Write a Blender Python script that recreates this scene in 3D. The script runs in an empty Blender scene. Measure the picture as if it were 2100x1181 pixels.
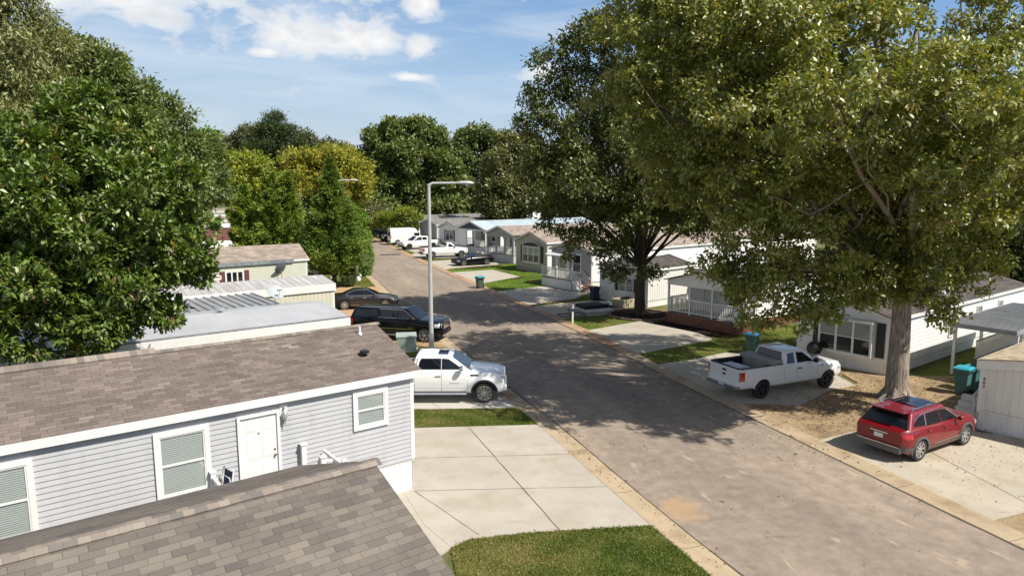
import bpy, bmesh, math, random
import numpy as np
from mathutils import Vector, Matrix
random.seed(7); RNG = np.random.default_rng(11)
S = bpy.context.scene
C = S.collection
R = math.radians

# ---------------------------------------------------------------- camera, world, sun, exposure
CAM_H, F_PX, PITCH = 8.8, 1420.0, math.atan(205.5/1420.0)
cam = bpy.data.objects.new('camera', bpy.data.cameras.new('camera')); C.objects.link(cam)
cam.location = (0, 0, CAM_H); cam.rotation_euler = (R(90)-PITCH, 0, 0)
cam.data.sensor_width = 36.0; cam.data.lens = 36.0*F_PX/2100.0
cam.data.clip_start = 0.1; cam.data.clip_end = 6000
S.camera = cam
SUN_HEAD, SUN_EL = 121.0, 50.0
sv = Vector((math.sin(R(SUN_HEAD))*math.cos(R(SUN_EL)), math.cos(R(SUN_HEAD))*math.cos(R(SUN_EL)), math.sin(R(SUN_EL))))
sun = bpy.data.objects.new('sun', bpy.data.lights.new('sun', 'SUN')); C.objects.link(sun)
sun.data.energy = 4.9; sun.data.angle = R(0.55); sun.data.color = (1.0, 0.93, 0.82)
sun.rotation_euler = (-sv).to_track_quat('-Z', 'Y').to_euler()
S.view_settings.view_transform = 'Standard'; S.view_settings.look = 'None'
S.view_settings.exposure = 0.44; S.view_settings.gamma = 1.0

CP, SP = math.cos(PITCH), math.sin(PITCH)
def ray(u, v):
    x = (u-1050)/F_PX; y = -(v-590.5)/F_PX
    return Vector((x, CP+y*SP, -SP+y*CP))
def G(u, v, z=0.0):
    """world point at height z seen at photo pixel (u, v): used to survey where things stand"""
    d = ray(u, v); t = (z-CAM_H)/d.z
    return Vector((0, 0, CAM_H))+d*t

# ---- node helpers
class NT:
    def __init__(s, tree): s.t = tree; s.n = tree.nodes; s.l = tree.links
    def node(s, typ, **kw):
        n = s.n.new(typ)
        for k, v in kw.items():
            if k == 'i':
                for a, b in v.items(): s.set(n.inputs[a], b)
            else: setattr(n, k, v)
        return n
    def set(s, sock, v):
        if isinstance(v, bpy.types.NodeSocket): s.l.new(v, sock)
        elif isinstance(v, (tuple, list)) and len(v) == 3 and sock.type == 'RGBA': sock.default_value = (*v, 1)
        else: sock.default_value = v
    def m(s, op, a, b=0.0, c=0.0, clamp=False):
        n = s.node('ShaderNodeMath', operation=op, use_clamp=clamp)
        s.set(n.inputs[0], a); s.set(n.inputs[1], b); s.set(n.inputs[2], c); return n.outputs[0]
    def vm(s, op, a, b=(0, 0, 0)):
        n = s.node('ShaderNodeVectorMath', operation=op)
        s.set(n.inputs[0], a); s.set(n.inputs[1], b); return n
    def mix(s, f, a, b, mode='MIX'):
        n = s.node('ShaderNodeMix', data_type='RGBA', blend_type=mode)
        s.set(n.inputs[0], f); s.set(n.inputs[6], a); s.set(n.inputs[7], b); return n.outputs[2]
    def ramp(s, f, stops, interp='LINEAR'):
        n = s.node('ShaderNodeValToRGB'); cr = n.color_ramp; cr.interpolation = interp
        while len(cr.elements) < len(stops): cr.elements.new(0.5)
        for e, (p, c) in zip(cr.elements, stops):
            e.position = p; e.color = (*c, 1) if isinstance(c, tuple) else (c, c, c, 1)
        s.set(n.inputs[0], f); return n.outputs[0]
    def noise(s, vec, scale, detail=3.0, rough=0.55, dist=0.0):
        n = s.node('ShaderNodeTexNoise'); s.set(n.inputs['Vector'], vec)
        n.inputs['Scale'].default_value = scale; n.inputs['Detail'].default_value = detail
        n.inputs['Roughness'].default_value = rough; n.inputs['Distortion'].default_value = dist
        return n.outputs['Fac']
    def obj(s): return s.node('ShaderNodeTexCoord').outputs['Object']
    def mapv(s, vec, scale=(1, 1, 1), rot=(0, 0, 0), loc=(0, 0, 0)):
        n = s.node('ShaderNodeMapping'); s.set(n.inputs[0], vec)
        n.inputs['Scale'].default_value = scale; n.inputs['Rotation'].default_value = rot; n.inputs['Location'].default_value = loc
        return n.outputs[0]

W = bpy.data.worlds.new('World'); S.world = W; W.use_nodes = True
def build_world():
    t = NT(W.node_tree); t.n.clear()
    out = t.node('ShaderNodeOutputWorld'); bg = t.node('ShaderNodeBackground')
    sky = t.node('ShaderNodeTexSky', sky_type='NISHITA', sun_disc=False, sun_elevation=R(SUN_EL), sun_rotation=R(SUN_HEAD))
    sky.air_density = 1.0; sky.dust_density = 1.2; sky.ozone_density = 1.2; sky.altitude = 100
    vec = t.node('ShaderNodeTexCoord').outputs['Generated']
    # clouds lie on a flat layer far above: direction -> plane coordinates
    sep = t.node('ShaderNodeSeparateXYZ'); t.set(sep.inputs[0], vec)
    az = t.m('ARCTAN2', sep.outputs[0], sep.outputs[1]); el = t.m('ARCSINE', sep.outputs[2])
    cv = t.node('ShaderNodeCombineXYZ'); t.set(cv.inputs[0], az); t.set(cv.inputs[1], t.m('MULTIPLY', el, 1.7)); cv = cv.outputs[0]
    n1 = t.noise(cv, 15.0, 8, 0.60, 0.2); n2 = t.noise(t.mapv(cv, loc=(0.004, 0.022, 0.0)), 15.0, 8, 0.60, 0.2)
    wisp = t.noise(t.mapv(cv, scale=(1.6, 5.5, 1), loc=(3, 1, 0)), 2.2, 6, 0.6, 0.6)
    # cumulus: (azimuth, elevation, half widths) in degrees
    CL = [(-31, 14.2, 6.0, 2.6), (-27, 12.8, 6.0, 1.9), (-36, 16, 6, 2.0), (-24, 15.0, 3.5, 1.0), (-17, 16.9, 9.5, 3.1), (-15.0, 11.5, 7.0, 1.9), (-11.5, 11.2, 3.6, 1.3), (-7.2, 11.0, 1.6, 1.1),
          (-27, 18, 9, 2.2), (3.5, 16.4, 7.5, 1.6), (2.4, 9.0, 1.8, 0.8), (-8.2, 8.6, 1.6, .35), (-7, 14.0, 1.5, 1.6), (-19, 10.0, 1.4, .4), (75, 26, 14, 5), (-60, 22, 18, 6), (50, 24, 20, 7), (95, 35, 25, 9), (170, 30, 25, 8), (-120, 28, 20, 8)]
    acc = None
    for a, e, sa, se in CL:
        dx = t.m('DIVIDE', t.m('SUBTRACT', az, R(a)), R(sa)); dy = t.m('DIVIDE', t.m('SUBTRACT', el, R(e)), R(se))
        g = t.m('EXPONENT', t.m('MULTIPLY', t.m('ADD', t.m('MULTIPLY', dx, dx), t.m('MULTIPLY', dy, dy)), -0.9))
        acc = g if acc is None else t.m('MAXIMUM', acc, g)
    dens = t.m('ADD', t.m('MULTIPLY', acc, 0.80), t.m('MULTIPLY', t.m('SUBTRACT', n1, 0.5), 1.9))
    mask = t.ramp(dens, [(0.26, 0.0), (0.46, 0.55), (0.74, 1.0)])
    below = t.m('SUBTRACT', n2, n1)
    shade = t.m('ADD', 0.80, t.m('MULTIPLY', below, 1.6), clamp=True)
    ccol = t.mix(shade, (0.50, 0.55, 0.63), (1.0, 0.985, 0.96))
    wm = t.m('MULTIPLY', t.ramp(wisp, [(0.42, 0.0), (0.75, 1.0)]), 0.42)
    lowhaze = t.ramp(t.m('DIVIDE', el, R(40)), [(0.0, 0.80), (0.22, 0.72), (0.45, 0.50), (0.65, 0.0)])
    hzc = t.ramp(t.m('ADD', t.m('DIVIDE', el, R(22)), t.m('MULTIPLY', az, 0.35)), [(0.0, (0.66, 0.76, 0.85)), (0.35, (0.47, 0.67, 0.91)), (0.8, (0.23, 0.48, 0.90))])
    hz = t.node('ShaderNodeVectorMath', operation='SCALE'); t.set(hz.inputs[0], hzc); hz.inputs['Scale'].default_value = 9.5
    skyb = t.mix(1.0, sky.outputs[0], (0.98, 1.0, 1.03), 'MULTIPLY')
    c0 = t.mix(lowhaze, skyb, hz.outputs[0])
    c1 = t.mix(wm, c0, (8.6, 9.0, 9.6))
    cc = t.node('ShaderNodeVectorMath', operation='SCALE'); t.set(cc.inputs[0], ccol); cc.inputs['Scale'].default_value = 10.2
    c2 = t.mix(t.m('MULTIPLY', mask, 0.96), c1, cc.outputs[0])
    t.set(bg.inputs[0], c2); bg.inputs[1].default_value = 0.075
    t.l.new(bg.outputs[0], out.inputs[0])
build_world()

# ---------------------------------------------------------------- materials
MATS = {}
def newmat(name):
    m = bpy.data.materials.new(name); m.use_nodes = True; t = NT(m.node_tree); t.n.clear()
    out = t.node('ShaderNodeOutputMaterial'); p = t.node('ShaderNodeBsdfPrincipled'); t.l.new(p.outputs[0], out.inputs[0])
    MATS[name] = m; return m, t, p, out
def bump(t, p, h, strength=0.3, dist=0.01):
    b = t.node('ShaderNodeBump'); b.inputs['Strength'].default_value = strength; b.inputs['Distance'].default_value = dist
    t.set(b.inputs['Height'], h); t.l.new(b.outputs[0], p.inputs['Normal'])
def plain(name, col, rough=0.5, metal=0.0, var=0.10, vscale=1.5, coat=0.0, spec=0.5, bumpy=0.0, dirt=None, dirts=0.0):
    """a plain surface with a little uneven colour and dirt streaks"""
    m, t, p, out = newmat(name)
    o = t.obj(); n = t.noise(o, vscale, 5, 0.6)
    a = tuple(c*(1-var) for c in col); b = tuple(min(1, c*(1+var)) for c in col)
    c = t.ramp(n, [(0.3, a), (0.7, b)])
    if dirt:
        d = t.noise(t.mapv(o, scale=(2.2, 2.2, 0.5)), 1.3, 6, 0.65)
        c = t.mix(t.ramp(d, [(0.5, 0.0), (0.75, dirts)]), c, dirt)
    t.set(p.inputs['Base Color'], c)
    p.inputs['Roughness'].default_value = rough; p.inputs['Metallic'].default_value = metal
    p.inputs['Coat Weight'].default_value = coat; p.inputs['Coat Roughness'].default_value = 0.04
    p.inputs['Specular IOR Level'].default_value = spec
    if bumpy: bump(t, p, t.noise(o, 60, 3), bumpy, 0.01)
    return m
def paint(name, col, metal=0.0, rough=0.35, dusty=0.4, coat=1.0):
    m, t, p, out = newmat(name)
    o = t.obj(); n = t.noise(o, 2.0, 4)
    # road dust low on the doors and panels: a stain with its own edge
    sp = t.node('ShaderNodeSeparateXYZ'); t.set(sp.inputs[0], o)
    dust = t.m('MULTIPLY', t.ramp(t.m('ADD', sp.outputs[2], t.m('MULTIPLY', n, 0.3)), [(0.45, 0.35), (0.85, 0.0)]), dusty)
    t.set(p.inputs['Base Color'], t.mix(dust, col, (0.30, 0.26, 0.21)))
    p.inputs['Roughness'].default_value = rough; p.inputs['Metallic'].default_value = metal
    p.inputs['Coat Weight'].default_value = coat; p.inputs['Coat Roughness'].default_value = 0.03; p.inputs['Specular IOR Level'].default_value = .5*coat
    return m
def glassmat(name, tint, trans=0.0, rough=0.02, ior=1.5):
    m, t, p, out = newmat(name)
    p.inputs['Base Color'].default_value = (*tint, 1); p.inputs['Roughness'].default_value = rough
    p.inputs['Specular IOR Level'].default_value = 0.8; p.inputs['IOR'].default_value = ior
    if trans > 0:
        tr = t.node('ShaderNodeBsdfTransparent'); tr.inputs[0].default_value = (0.90, 0.92, 0.91, 1)
        lw = t.node('ShaderNodeLayerWeight'); lw.inputs[0].default_value = 0.5
        gl = t.node('ShaderNodeBsdfGlossy'); gl.inputs['Roughness'].default_value = 0.02
        a = t.node('ShaderNodeMixShader'); t.set(a.inputs[0], 1-trans); t.l.new(tr.outputs[0], a.inputs[1]); t.l.new(p.outputs[0], a.inputs[2])
        b = t.node('ShaderNodeMixShader'); t.set(b.inputs[0], t.m('ADD', 0.05, t.m('MULTIPLY', t.m('POWER', lw.outputs['Facing'], 4.0), 0.55))); t.l.new(a.outputs[0], b.inputs[1]); t.l.new(gl.outputs[0], b.inputs[2])
        t.l.new(b.outputs[0], out.inputs[0])
    return m
def shingle(name, cols, w=0.32, h=0.145, slope=0.9, line=0.45, rough=0.9, blend=0.35):
    """asphalt shingles: random tab colours in courses, dark cut-outs, painted shadow lines at course edges, granule grain"""
    m, t, p, out = newmat(name)
    o = t.obj(); sp = t.node('ShaderNodeSeparateXYZ'); t.set(sp.inputs[0], o)
    y = t.m('DIVIDE', sp.outputs[1], h*slope); row = t.m('FLOOR', y); fy = t.m('FRACT', y)
    wn = t.node('ShaderNodeTexWhiteNoise', noise_dimensions='1D'); t.set(wn.inputs['W'], row)
    x = t.m('ADD', t.m('DIVIDE', sp.outputs[0], w), t.m('ADD', t.m('MULTIPLY', row, 0.5), t.m('MULTIPLY', wn.outputs[0], 0.22)))
    col = t.m('FLOOR', x); fx = t.m('FRACT', x)
    cv = t.node('ShaderNodeCombineXYZ'); t.set(cv.inputs[0], col); t.set(cv.inputs[1], row)
    w2 = t.node('ShaderNodeTexWhiteNoise', noise_dimensions='2D'); t.set(w2.inputs['Vector'], cv.outputs[0])
    val = t.m('ADD', t.m('MULTIPLY', w2.outputs[0], 1-blend*0.5), t.m('MULTIPLY', t.m('SUBTRACT', t.noise(o, 0.8, 3), 0.5), blend))
    c = t.ramp(val, cols)
    gr = t.noise(o, 190, 2, 0.7); big = t.noise(o, 0.55, 4)
    c = t.mix(1.0, c, t.ramp(gr, [(0.25, 0.72), (0.75, 1.25)]), 'MULTIPLY')
    c = t.mix(1.0, c, t.ramp(big, [(0.3, 0.86), (0.7, 1.12)]), 'MULTIPLY')
    lx = t.m('LESS_THAN', fx, 0.045); ly = t.m('LESS_THAN', fy, 0.10)  # tab cut-outs, and the lap shadow of each course put into the colour
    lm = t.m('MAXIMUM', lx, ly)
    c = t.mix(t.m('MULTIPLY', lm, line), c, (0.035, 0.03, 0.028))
    t.set(p.inputs['Base Color'], c); p.inputs['Roughness'].default_value = rough
    p.inputs['Specular IOR Level'].default_value = 0.15
    hgt = t.m('ADD', t.m('MULTIPLY', t.m('SUBTRACT', 1.0, lm), t.m('SUBTRACT', 1.15, t.m('MULTIPLY', fy, 0.6))), t.m('MULTIPLY', gr, 0.25))
    bump(t, p, hgt, 0.6, 0.012)
    return m

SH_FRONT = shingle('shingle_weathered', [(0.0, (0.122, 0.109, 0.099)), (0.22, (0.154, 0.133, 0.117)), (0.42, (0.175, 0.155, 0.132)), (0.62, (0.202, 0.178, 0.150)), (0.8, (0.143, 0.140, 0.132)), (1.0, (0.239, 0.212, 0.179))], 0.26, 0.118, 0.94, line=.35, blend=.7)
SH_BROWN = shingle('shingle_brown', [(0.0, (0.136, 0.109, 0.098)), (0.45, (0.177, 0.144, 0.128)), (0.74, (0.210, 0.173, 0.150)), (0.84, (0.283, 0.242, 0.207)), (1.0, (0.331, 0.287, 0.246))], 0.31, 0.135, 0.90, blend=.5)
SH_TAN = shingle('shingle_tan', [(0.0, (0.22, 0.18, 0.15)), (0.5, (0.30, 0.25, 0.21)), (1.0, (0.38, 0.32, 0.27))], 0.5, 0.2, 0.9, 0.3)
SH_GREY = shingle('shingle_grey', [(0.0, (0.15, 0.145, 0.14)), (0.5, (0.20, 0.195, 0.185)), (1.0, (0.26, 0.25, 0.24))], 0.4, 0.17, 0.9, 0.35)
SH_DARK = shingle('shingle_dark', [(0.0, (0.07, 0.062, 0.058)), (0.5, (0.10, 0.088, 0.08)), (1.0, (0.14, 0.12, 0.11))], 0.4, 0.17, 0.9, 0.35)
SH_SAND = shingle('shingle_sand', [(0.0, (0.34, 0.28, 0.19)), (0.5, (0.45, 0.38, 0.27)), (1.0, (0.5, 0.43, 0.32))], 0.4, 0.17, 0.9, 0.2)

V_GREY = plain('vinyl_grey', (0.425, 0.432, 0.452), 0.5, var=0.05, vscale=0.6, dirt=(0.28, 0.285, 0.29), dirts=0.35)
V_WHITE = plain('vinyl_white', (0.78, 0.78, 0.77), 0.45, var=0.03, vscale=0.6, dirt=(0.55, 0.53, 0.48), dirts=0.2)
V_OLDWHITE = plain('metal_siding_white', (0.70, 0.695, 0.67), 0.5, var=0.05, dirt=(0.46, 0.43, 0.36), dirts=0.35)
V_CREAM = plain('metal_siding_cream', (0.70, 0.68, 0.63), 0.5, var=0.05, dirt=(0.45, 0.40, 0.33), dirts=0.35)
V_TAN = plain('vinyl_tan', (0.40, 0.36, 0.29), 0.55, var=0.04)
V_TAUPE = plain('vinyl_taupe', (0.38, 0.36, 0.32), 0.55, var=0.04)
V_SAND = plain('siding_sand', (0.56, 0.54, 0.44), 0.55, var=0.05, dirt=(0.5, 0.46, 0.34), dirts=0.3)
V_SAGE = plain('vinyl_sage', (0.50, 0.515, 0.43), 0.55, var=0.04)
V_MID = plain('vinyl_mid_grey', (0.30, 0.30, 0.31), 0.55, var=0.04)
V_NAVY = plain('vinyl_navy', (0.035, 0.045, 0.08), 0.5)
V_BRICKRED = plain('siding_dull_red', (0.22, 0.10, 0.085), 0.6)
TRIM = plain('trim_white', (0.70, 0.70, 0.69), 0.45, var=0.05, dirt=(0.54, 0.54, 0.53), dirts=0.3)
TRIM_OLD = plain('trim_old_white', (0.74, 0.73, 0.70), 0.5, var=0.06, dirt=(0.45, 0.40, 0.32), dirts=0.4)
SKIRT_W = plain('skirt_white', (0.74, 0.74, 0.73), 0.5, var=0.05, dirt=(0.5, 0.45, 0.36), dirts=0.4)
SKIRT_TAN = plain('skirt_tan', (0.38, 0.345, 0.28), 0.6)
SKIRT_GREY = plain('skirt_grey', (0.46, 0.46, 0.47), 0.6)
WOOD_RED = plain('stained_wood', (0.17, 0.072, 0.045), 0.7, var=0.25, vscale=3)
WOOD_DECK = plain('deck_boards', (0.16, 0.14, 0.12), 0.8, var=0.2)
DOOR_W = plain('door_white', (0.68, 0.68, 0.675), 0.35, var=0.02)
BLACK = plain('black_plastic', (0.015, 0.015, 0.016), 0.45)
SHUT_BLACK = plain('shutter_black', (0.018, 0.019, 0.022), 0.5)
RUBBER = plain('rubber', (0.022, 0.022, 0.023), 0.75, var=0.2)
CHROME = plain('chrome', (0.75, 0.76, 0.78), 0.12, 1.0, var=0.02)
ALLOY = plain('alloy', (0.62, 0.63, 0.65), 0.28, 0.85, var=0.03)
DARKALLOY = plain('dark_alloy', (0.05, 0.05, 0.052), 0.4, 0.5)
STEEL = plain('galvanised_steel', (0.50, 0.51, 0.52), 0.45, 0.6, var=0.1)
GREYPOLE = plain('pole_grey', (0.52, 0.53, 0.52), 0.5, 0.2, var=0.08, dirt=(0.35, 0.33, 0.30), dirts=0.3)
BRASS = plain('door_hardware', (0.45, 0.42, 0.36), 0.3, 0.9)
BLIND = plain('blind_slats', (0.62, 0.64, 0.65), 0.6, var=0.03)
CURTAIN = plain('curtain', (0.60, 0.60, 0.58), 0.9, var=0.08, vscale=6)
ROOM = plain('room_dark', (0.035, 0.035, 0.035), 0.9)
GLASS = glassmat('window_glass', (0.02, 0.03, 0.03), 0.93)
GLASS_DARK = glassmat('dark_glass', (0.012, 0.015, 0.02), 0.0)
CARGLASS = glassmat('car_glass', (0.006, 0.008, 0.012), 0.0, 0.02, 1.42)
LAMP_RED = plain('lamp_red', (0.42, 0.012, 0.012), 0.15, coat=1)
LAMP_CLEAR = plain('lamp_clear', (0.55, 0.56, 0.58), 0.1, 0.3, coat=1)
PLATE = plain('plate_white', (0.62, 0.64, 0.66), 0.4)
CLAD = plain('grey_cladding', (0.085, 0.085, 0.087), 0.6)
BRICK = plain('brick_step', (0.36, 0.22, 0.17), 0.85, var=0.35, vscale=9)
P_WHITE = paint('paint_white', (0.80, 0.80, 0.79)); P_WHITE2 = paint('paint_white_older', (0.72, 0.72, 0.71), 0, .4)
P_BLACK = paint('paint_black', (0.004, 0.005, 0.007), 0.0, .2, 0.03, .35); P_RED = paint('paint_red', (0.165, 0.003, 0.008), 0.0, 0.4, .03, .7)
P_BROWN = paint('paint_brown_grey', (0.022, 0.020, 0.020), 0.4, 0.3, .03); P_JEEP = paint('paint_bright_red', (0.5, 0.02, 0.02))
P_SAGE = paint('paint_green_grey', (0.16, 0.20, 0.18), 0.4)

def ribbed(name, col, pitch, axis=0, dark=0.7, rough=0.45, metal=0.3, rust=None, rusts=0.5, streak=0.3):
    """weathered sheet metal: streaks run down the slope"""
    m, t, p, out = newmat(name)
    o = t.obj(); n = t.noise(t.mapv(o, scale=(2.4, 0.35, 1)), 1.2, 6, 0.65); n2 = t.noise(o, 0.5, 5)
    c = t.mix(t.ramp(n, [(0.40, 0.0), (0.68, streak)]), col, tuple(x*0.45 for x in col))
    if rust: c = t.mix(t.ramp(t.noise(t.mapv(o, scale=(0.5, 0.16, 1), loc=(2, 0, 0)), 1.4, 5, .6), [(0.52, 0.0), (0.66, rusts)]), c, rust)
    c = t.mix(1.0, c, t.ramp(n2, [(0.3, 0.88), (0.7, 1.08)]), 'MULTIPLY')
    t.set(p.inputs['Base Color'], c); p.inputs['Roughness'].default_value = rough; p.inputs['Metallic'].default_value = metal
    return m
M_FLAT = ribbed('coated_metal_roof', (0.40, 0.415, 0.435), 1, metal=0.0, rough=0.55, streak=0.12)
M_RUST = ribbed('weathered_metal_roof', (0.50, 0.49, 0.485), 1, metal=0.05, rough=0.5, rust=(0.32, 0.23, 0.20), rusts=0.35, streak=0.55)
M_CARPORT = ribbed('carport_metal', (0.36, 0.37, 0.38), 1, metal=0.2, rough=0.5, streak=0.5)
M_RUSTY = ribbed('rusty_white_roof', (0.66, 0.655, 0.65), 1, metal=0.05, rough=0.5, rust=(0.30, 0.17, 0.11), rusts=0.75, streak=0.3)
M_BLUE = ribbed('blue_metal_roof', (0.44, 0.53, 0.58), 1, metal=0.0, rough=0.4, streak=0.08)
M_WHITE = ribbed('white_metal_roof', (0.74, 0.75, 0.76), 1, metal=0.0, rough=0.5, streak=0.15)

def asphalt():
    m, t, p, out = newmat('asphalt')
    o = t.obj(); al = t.mapv(o, rot=(0, 0, R(-20)))           # x across, y along the road
    big = t.noise(t.mapv(al, scale=(0.55, 0.10, 1)), 1.0, 6, 0.6); mid = t.noise(o, 2.2, 6, 0.65); fine = t.noise(o, 75, 3, 0.75)
    c = t.ramp(big, [(0.30, (0.21, 0.175, 0.145)), (0.52, (0.262, 0.217, 0.176)), (0.72, (0.34, 0.278, 0.212))])
    c = t.mix(1.0, c, t.ramp(mid, [(0.25, 0.74), (0.75, 1.24)]), 'MULTIPLY')
    c = t.mix(1.0, c, t.ramp(fine, [(0.28, 0.50), (0.72, 1.50)]), 'MULTIPLY')
    # pale mortar scuffs drawn out along the road
    sc = t.noise(t.mapv(al, scale=(2.6, 0.8, 1), loc=(5, 3, 0)), 1.0, 5, 0.6, 0.3)
    c = t.mix(t.ramp(sc, [(0.62, 0.0), (0.68, 0.65)]), c, (0.42, 0.35, 0.265))
    # oil drips
    od = t.noise(t.mapv(o, loc=(9, 4, 0)), 1.7, 2, 0.4)
    c = t.mix(t.ramp(od, [(0.755, 0.0), (0.78, 0.75)]), c, (0.05, 0.043, 0.038))
    # fine cracks
    vo = t.node('ShaderNodeTexVoronoi', feature='DISTANCE_TO_EDGE'); vo.inputs['Scale'].default_value = 0.16
    wn = t.node('ShaderNodeTexNoise'); t.set(wn.inputs['Vector'], o); wn.inputs['Scale'].default_value = 0.9; wn.inputs['Detail'].default_value = 5
    sca = t.node('ShaderNodeVectorMath', operation='SCALE'); t.set(sca.inputs[0], wn.outputs['Color']); sca.inputs['Scale'].default_value = 1.6
    t.set(vo.inputs['Vector'], t.vm('ADD', o, sca.outputs[0]).outputs[0])
    cr = t.m('MULTIPLY', t.m('LESS_THAN', vo.outputs['Distance'], 0.0022), t.ramp(t.noise(o, 0.25, 2), [(0.5, 0.0), (0.6, 0.4)]))
    c = t.mix(cr, c, (0.05, 0.042, 0.036))
    # orange clay washed out at the kerb
    d0 = G(1395, 1045); dv = t.vm('SUBTRACT', o, (d0.x, d0.y, 0)).outputs[0]; dl = t.node('ShaderNodeVectorMath', operation='LENGTH'); t.set(dl.inputs[0], t.mapv(dv, scale=(1.0, 0.8, 0)))
    cl = t.ramp(t.m('SUBTRACT', t.m('MULTIPLY', t.noise(o, 2.6, 5, .6), 1.5), dl.outputs['Value']), [(-0.25, 0.0), (0.10, 0.22), (0.5, 0.55)])
    c = t.mix(cl, c, (0.44, 0.29, 0.15))
    t.set(p.inputs['Base Color'], c); p.inputs['Roughness'].default_value = 0.95; p.inputs['Specular IOR Level'].default_value = 0.12
    bump(t, p, fine, 0.5, 0.006); return m
ASPHALT = asphalt()
def concrete(name, col, stain=(0.40, 0.35, 0.25), stains=0.5, scuff=0.4):
    m, t, p, out = newmat(name)
    o = t.obj(); n = t.noise(o, 0.7, 6, 0.6); f = t.noise(o, 45, 3, 0.7)
    c = t.ramp(n, [(0.3, tuple(x*0.88 for x in col)), (0.7, tuple(min(1, x*1.08) for x in col))])
    c = t.mix(t.ramp(t.noise(t.mapv(o, loc=(7, 2, 0)), 0.9, 6, 0.62), [(0.5, 0.0), (0.72, stains)]), c, stain)
    c = t.mix(t.ramp(t.noise(t.mapv(o, scale=(0.5, 1.9, 1), rot=(0, 0, R(35)), loc=(1, 6, 0)), 1.6, 6, 0.7), [(0.60, 0.0), (0.74, scuff)]), c, tuple(x*0.5 for x in col))
    c = t.mix(1.0, c, t.ramp(f, [(0.25, 0.90), (0.75, 1.08)]), 'MULTIPLY')
    t.set(p.inputs['Base Color'], c); p.inputs['Roughness'].default_value = 0.9; p.inputs['Specular IOR Level'].default_value = 0.2
    bump(t, p, f, 0.25, 0.004); return m
CONC = concrete('concrete_new', (0.42, 0.385, 0.33), (0.33, 0.285, 0.195), 0.7, 0.35)
CONC_R = concrete('concrete_worn', (0.43, 0.385, 0.31), (0.34, 0.265, 0.17), 0.8, 0.6)
CONC_PALE = concrete('concrete_pale', (0.47, 0.45, 0.41), (0.45, 0.41, 0.33), 0.3, 0.15)
KERB = concrete('kerb_concrete', (0.41, 0.325, 0.22), (0.23, 0.15, 0.085), 0.85, 0.7)
KERB_RED = concrete('kerb_clay_stained', (0.40, 0.27, 0.17), (0.28, 0.14, 0.08), 0.8, 0.5)
JOINT = plain('joint_dirt', (0.085, 0.068, 0.05), 0.95)
ADOBE = concrete('drive_clay_stained', (0.44, 0.30, 0.18), (0.34, 0.19, 0.10), 0.6, 0.3)
def ground_mat(name, stops, scale=0.5, fine=30):
    m, t, p, out = newmat(name)
    o = t.obj(); n = t.m('ADD', t.m('MULTIPLY', t.noise(o, scale, 6, 0.62), 0.7), t.m('MULTIPLY', t.noise(o, scale*7, 5, 0.7), 0.3))
    f = t.noise(o, fine, 4, 0.75)
    c = t.ramp(n, stops)
    c = t.mix(1.0, c, t.ramp(f, [(0.25, 0.55), (0.75, 1.45)]), 'MULTIPLY')
    t.set(p.inputs['Base Color'], c); p.inputs['Roughness'].default_value = 1.0; p.inputs['Specular IOR Level'].default_value = 0.05
    bump(t, p, f, 0.8, 0.03); return m
GROUND = ground_mat('rough_ground', [(0.30, (0.045, 0.075, 0.02)), (0.48, (0.09, 0.115, 0.035)), (0.62, (0.19, 0.15, 0.085)), (0.75, (0.25, 0.19, 0.115))], 0.25)
LAWN = ground_mat('lawn_turf', [(0.28, (0.055, 0.10, 0.016)), (0.46, (0.095, 0.14, 0.025)), (0.58, (0.16, 0.17, 0.05)), (0.72, (0.26, 0.205, 0.10))], 1.1, 40)
LAWN_LUSH = ground_mat('lawn_lush', [(0.28, (0.06, 0.15, 0.012)), (0.5, (0.09, 0.20, 0.016)), (0.75, (0.14, 0.22, 0.035))], 0.5, 25)
DIRT = ground_mat('straw_dirt', [(0.32, (0.12, 0.09, 0.06)), (0.45, (0.24, 0.175, 0.11)), (0.58, (0.35, 0.26, 0.16)), (0.70, (0.14, 0.13, 0.06))], 1.1, 22)
MULCH = ground_mat('dark_mulch', [(0.3, (0.02, 0.015, 0.012)), (0.7, (0.05, 0.036, 0.026))], 2, 30)
def barkmat(name, a, b):
    m, t, p, out = newmat(name)
    o = t.obj(); n = t.noise(t.mapv(o, scale=(1, 1, 0.18)), 13, 6, 0.75); g = t.noise(o, 1.2, 4)
    c = t.ramp(n, [(0.35, a), (0.62, b)]); c = t.mix(1.0, c, t.ramp(g, [(0.3, .75), (.7, 1.2)]), 'MULTIPLY')
    t.set(p.inputs['Base Color'], c); p.inputs['Roughness'].default_value = 0.95; p.inputs['Specular IOR Level'].default_value = 0.1
    bump(t, p, n, 1.0, 0.05); return m
BARK = barkmat('oak_bark', (0.13, 0.11, 0.09), (0.46, 0.40, 0.33)); BARK_DARK = barkmat('dark_bark', (0.035, 0.028, 0.022), (0.11, 0.09, 0.07))
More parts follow.
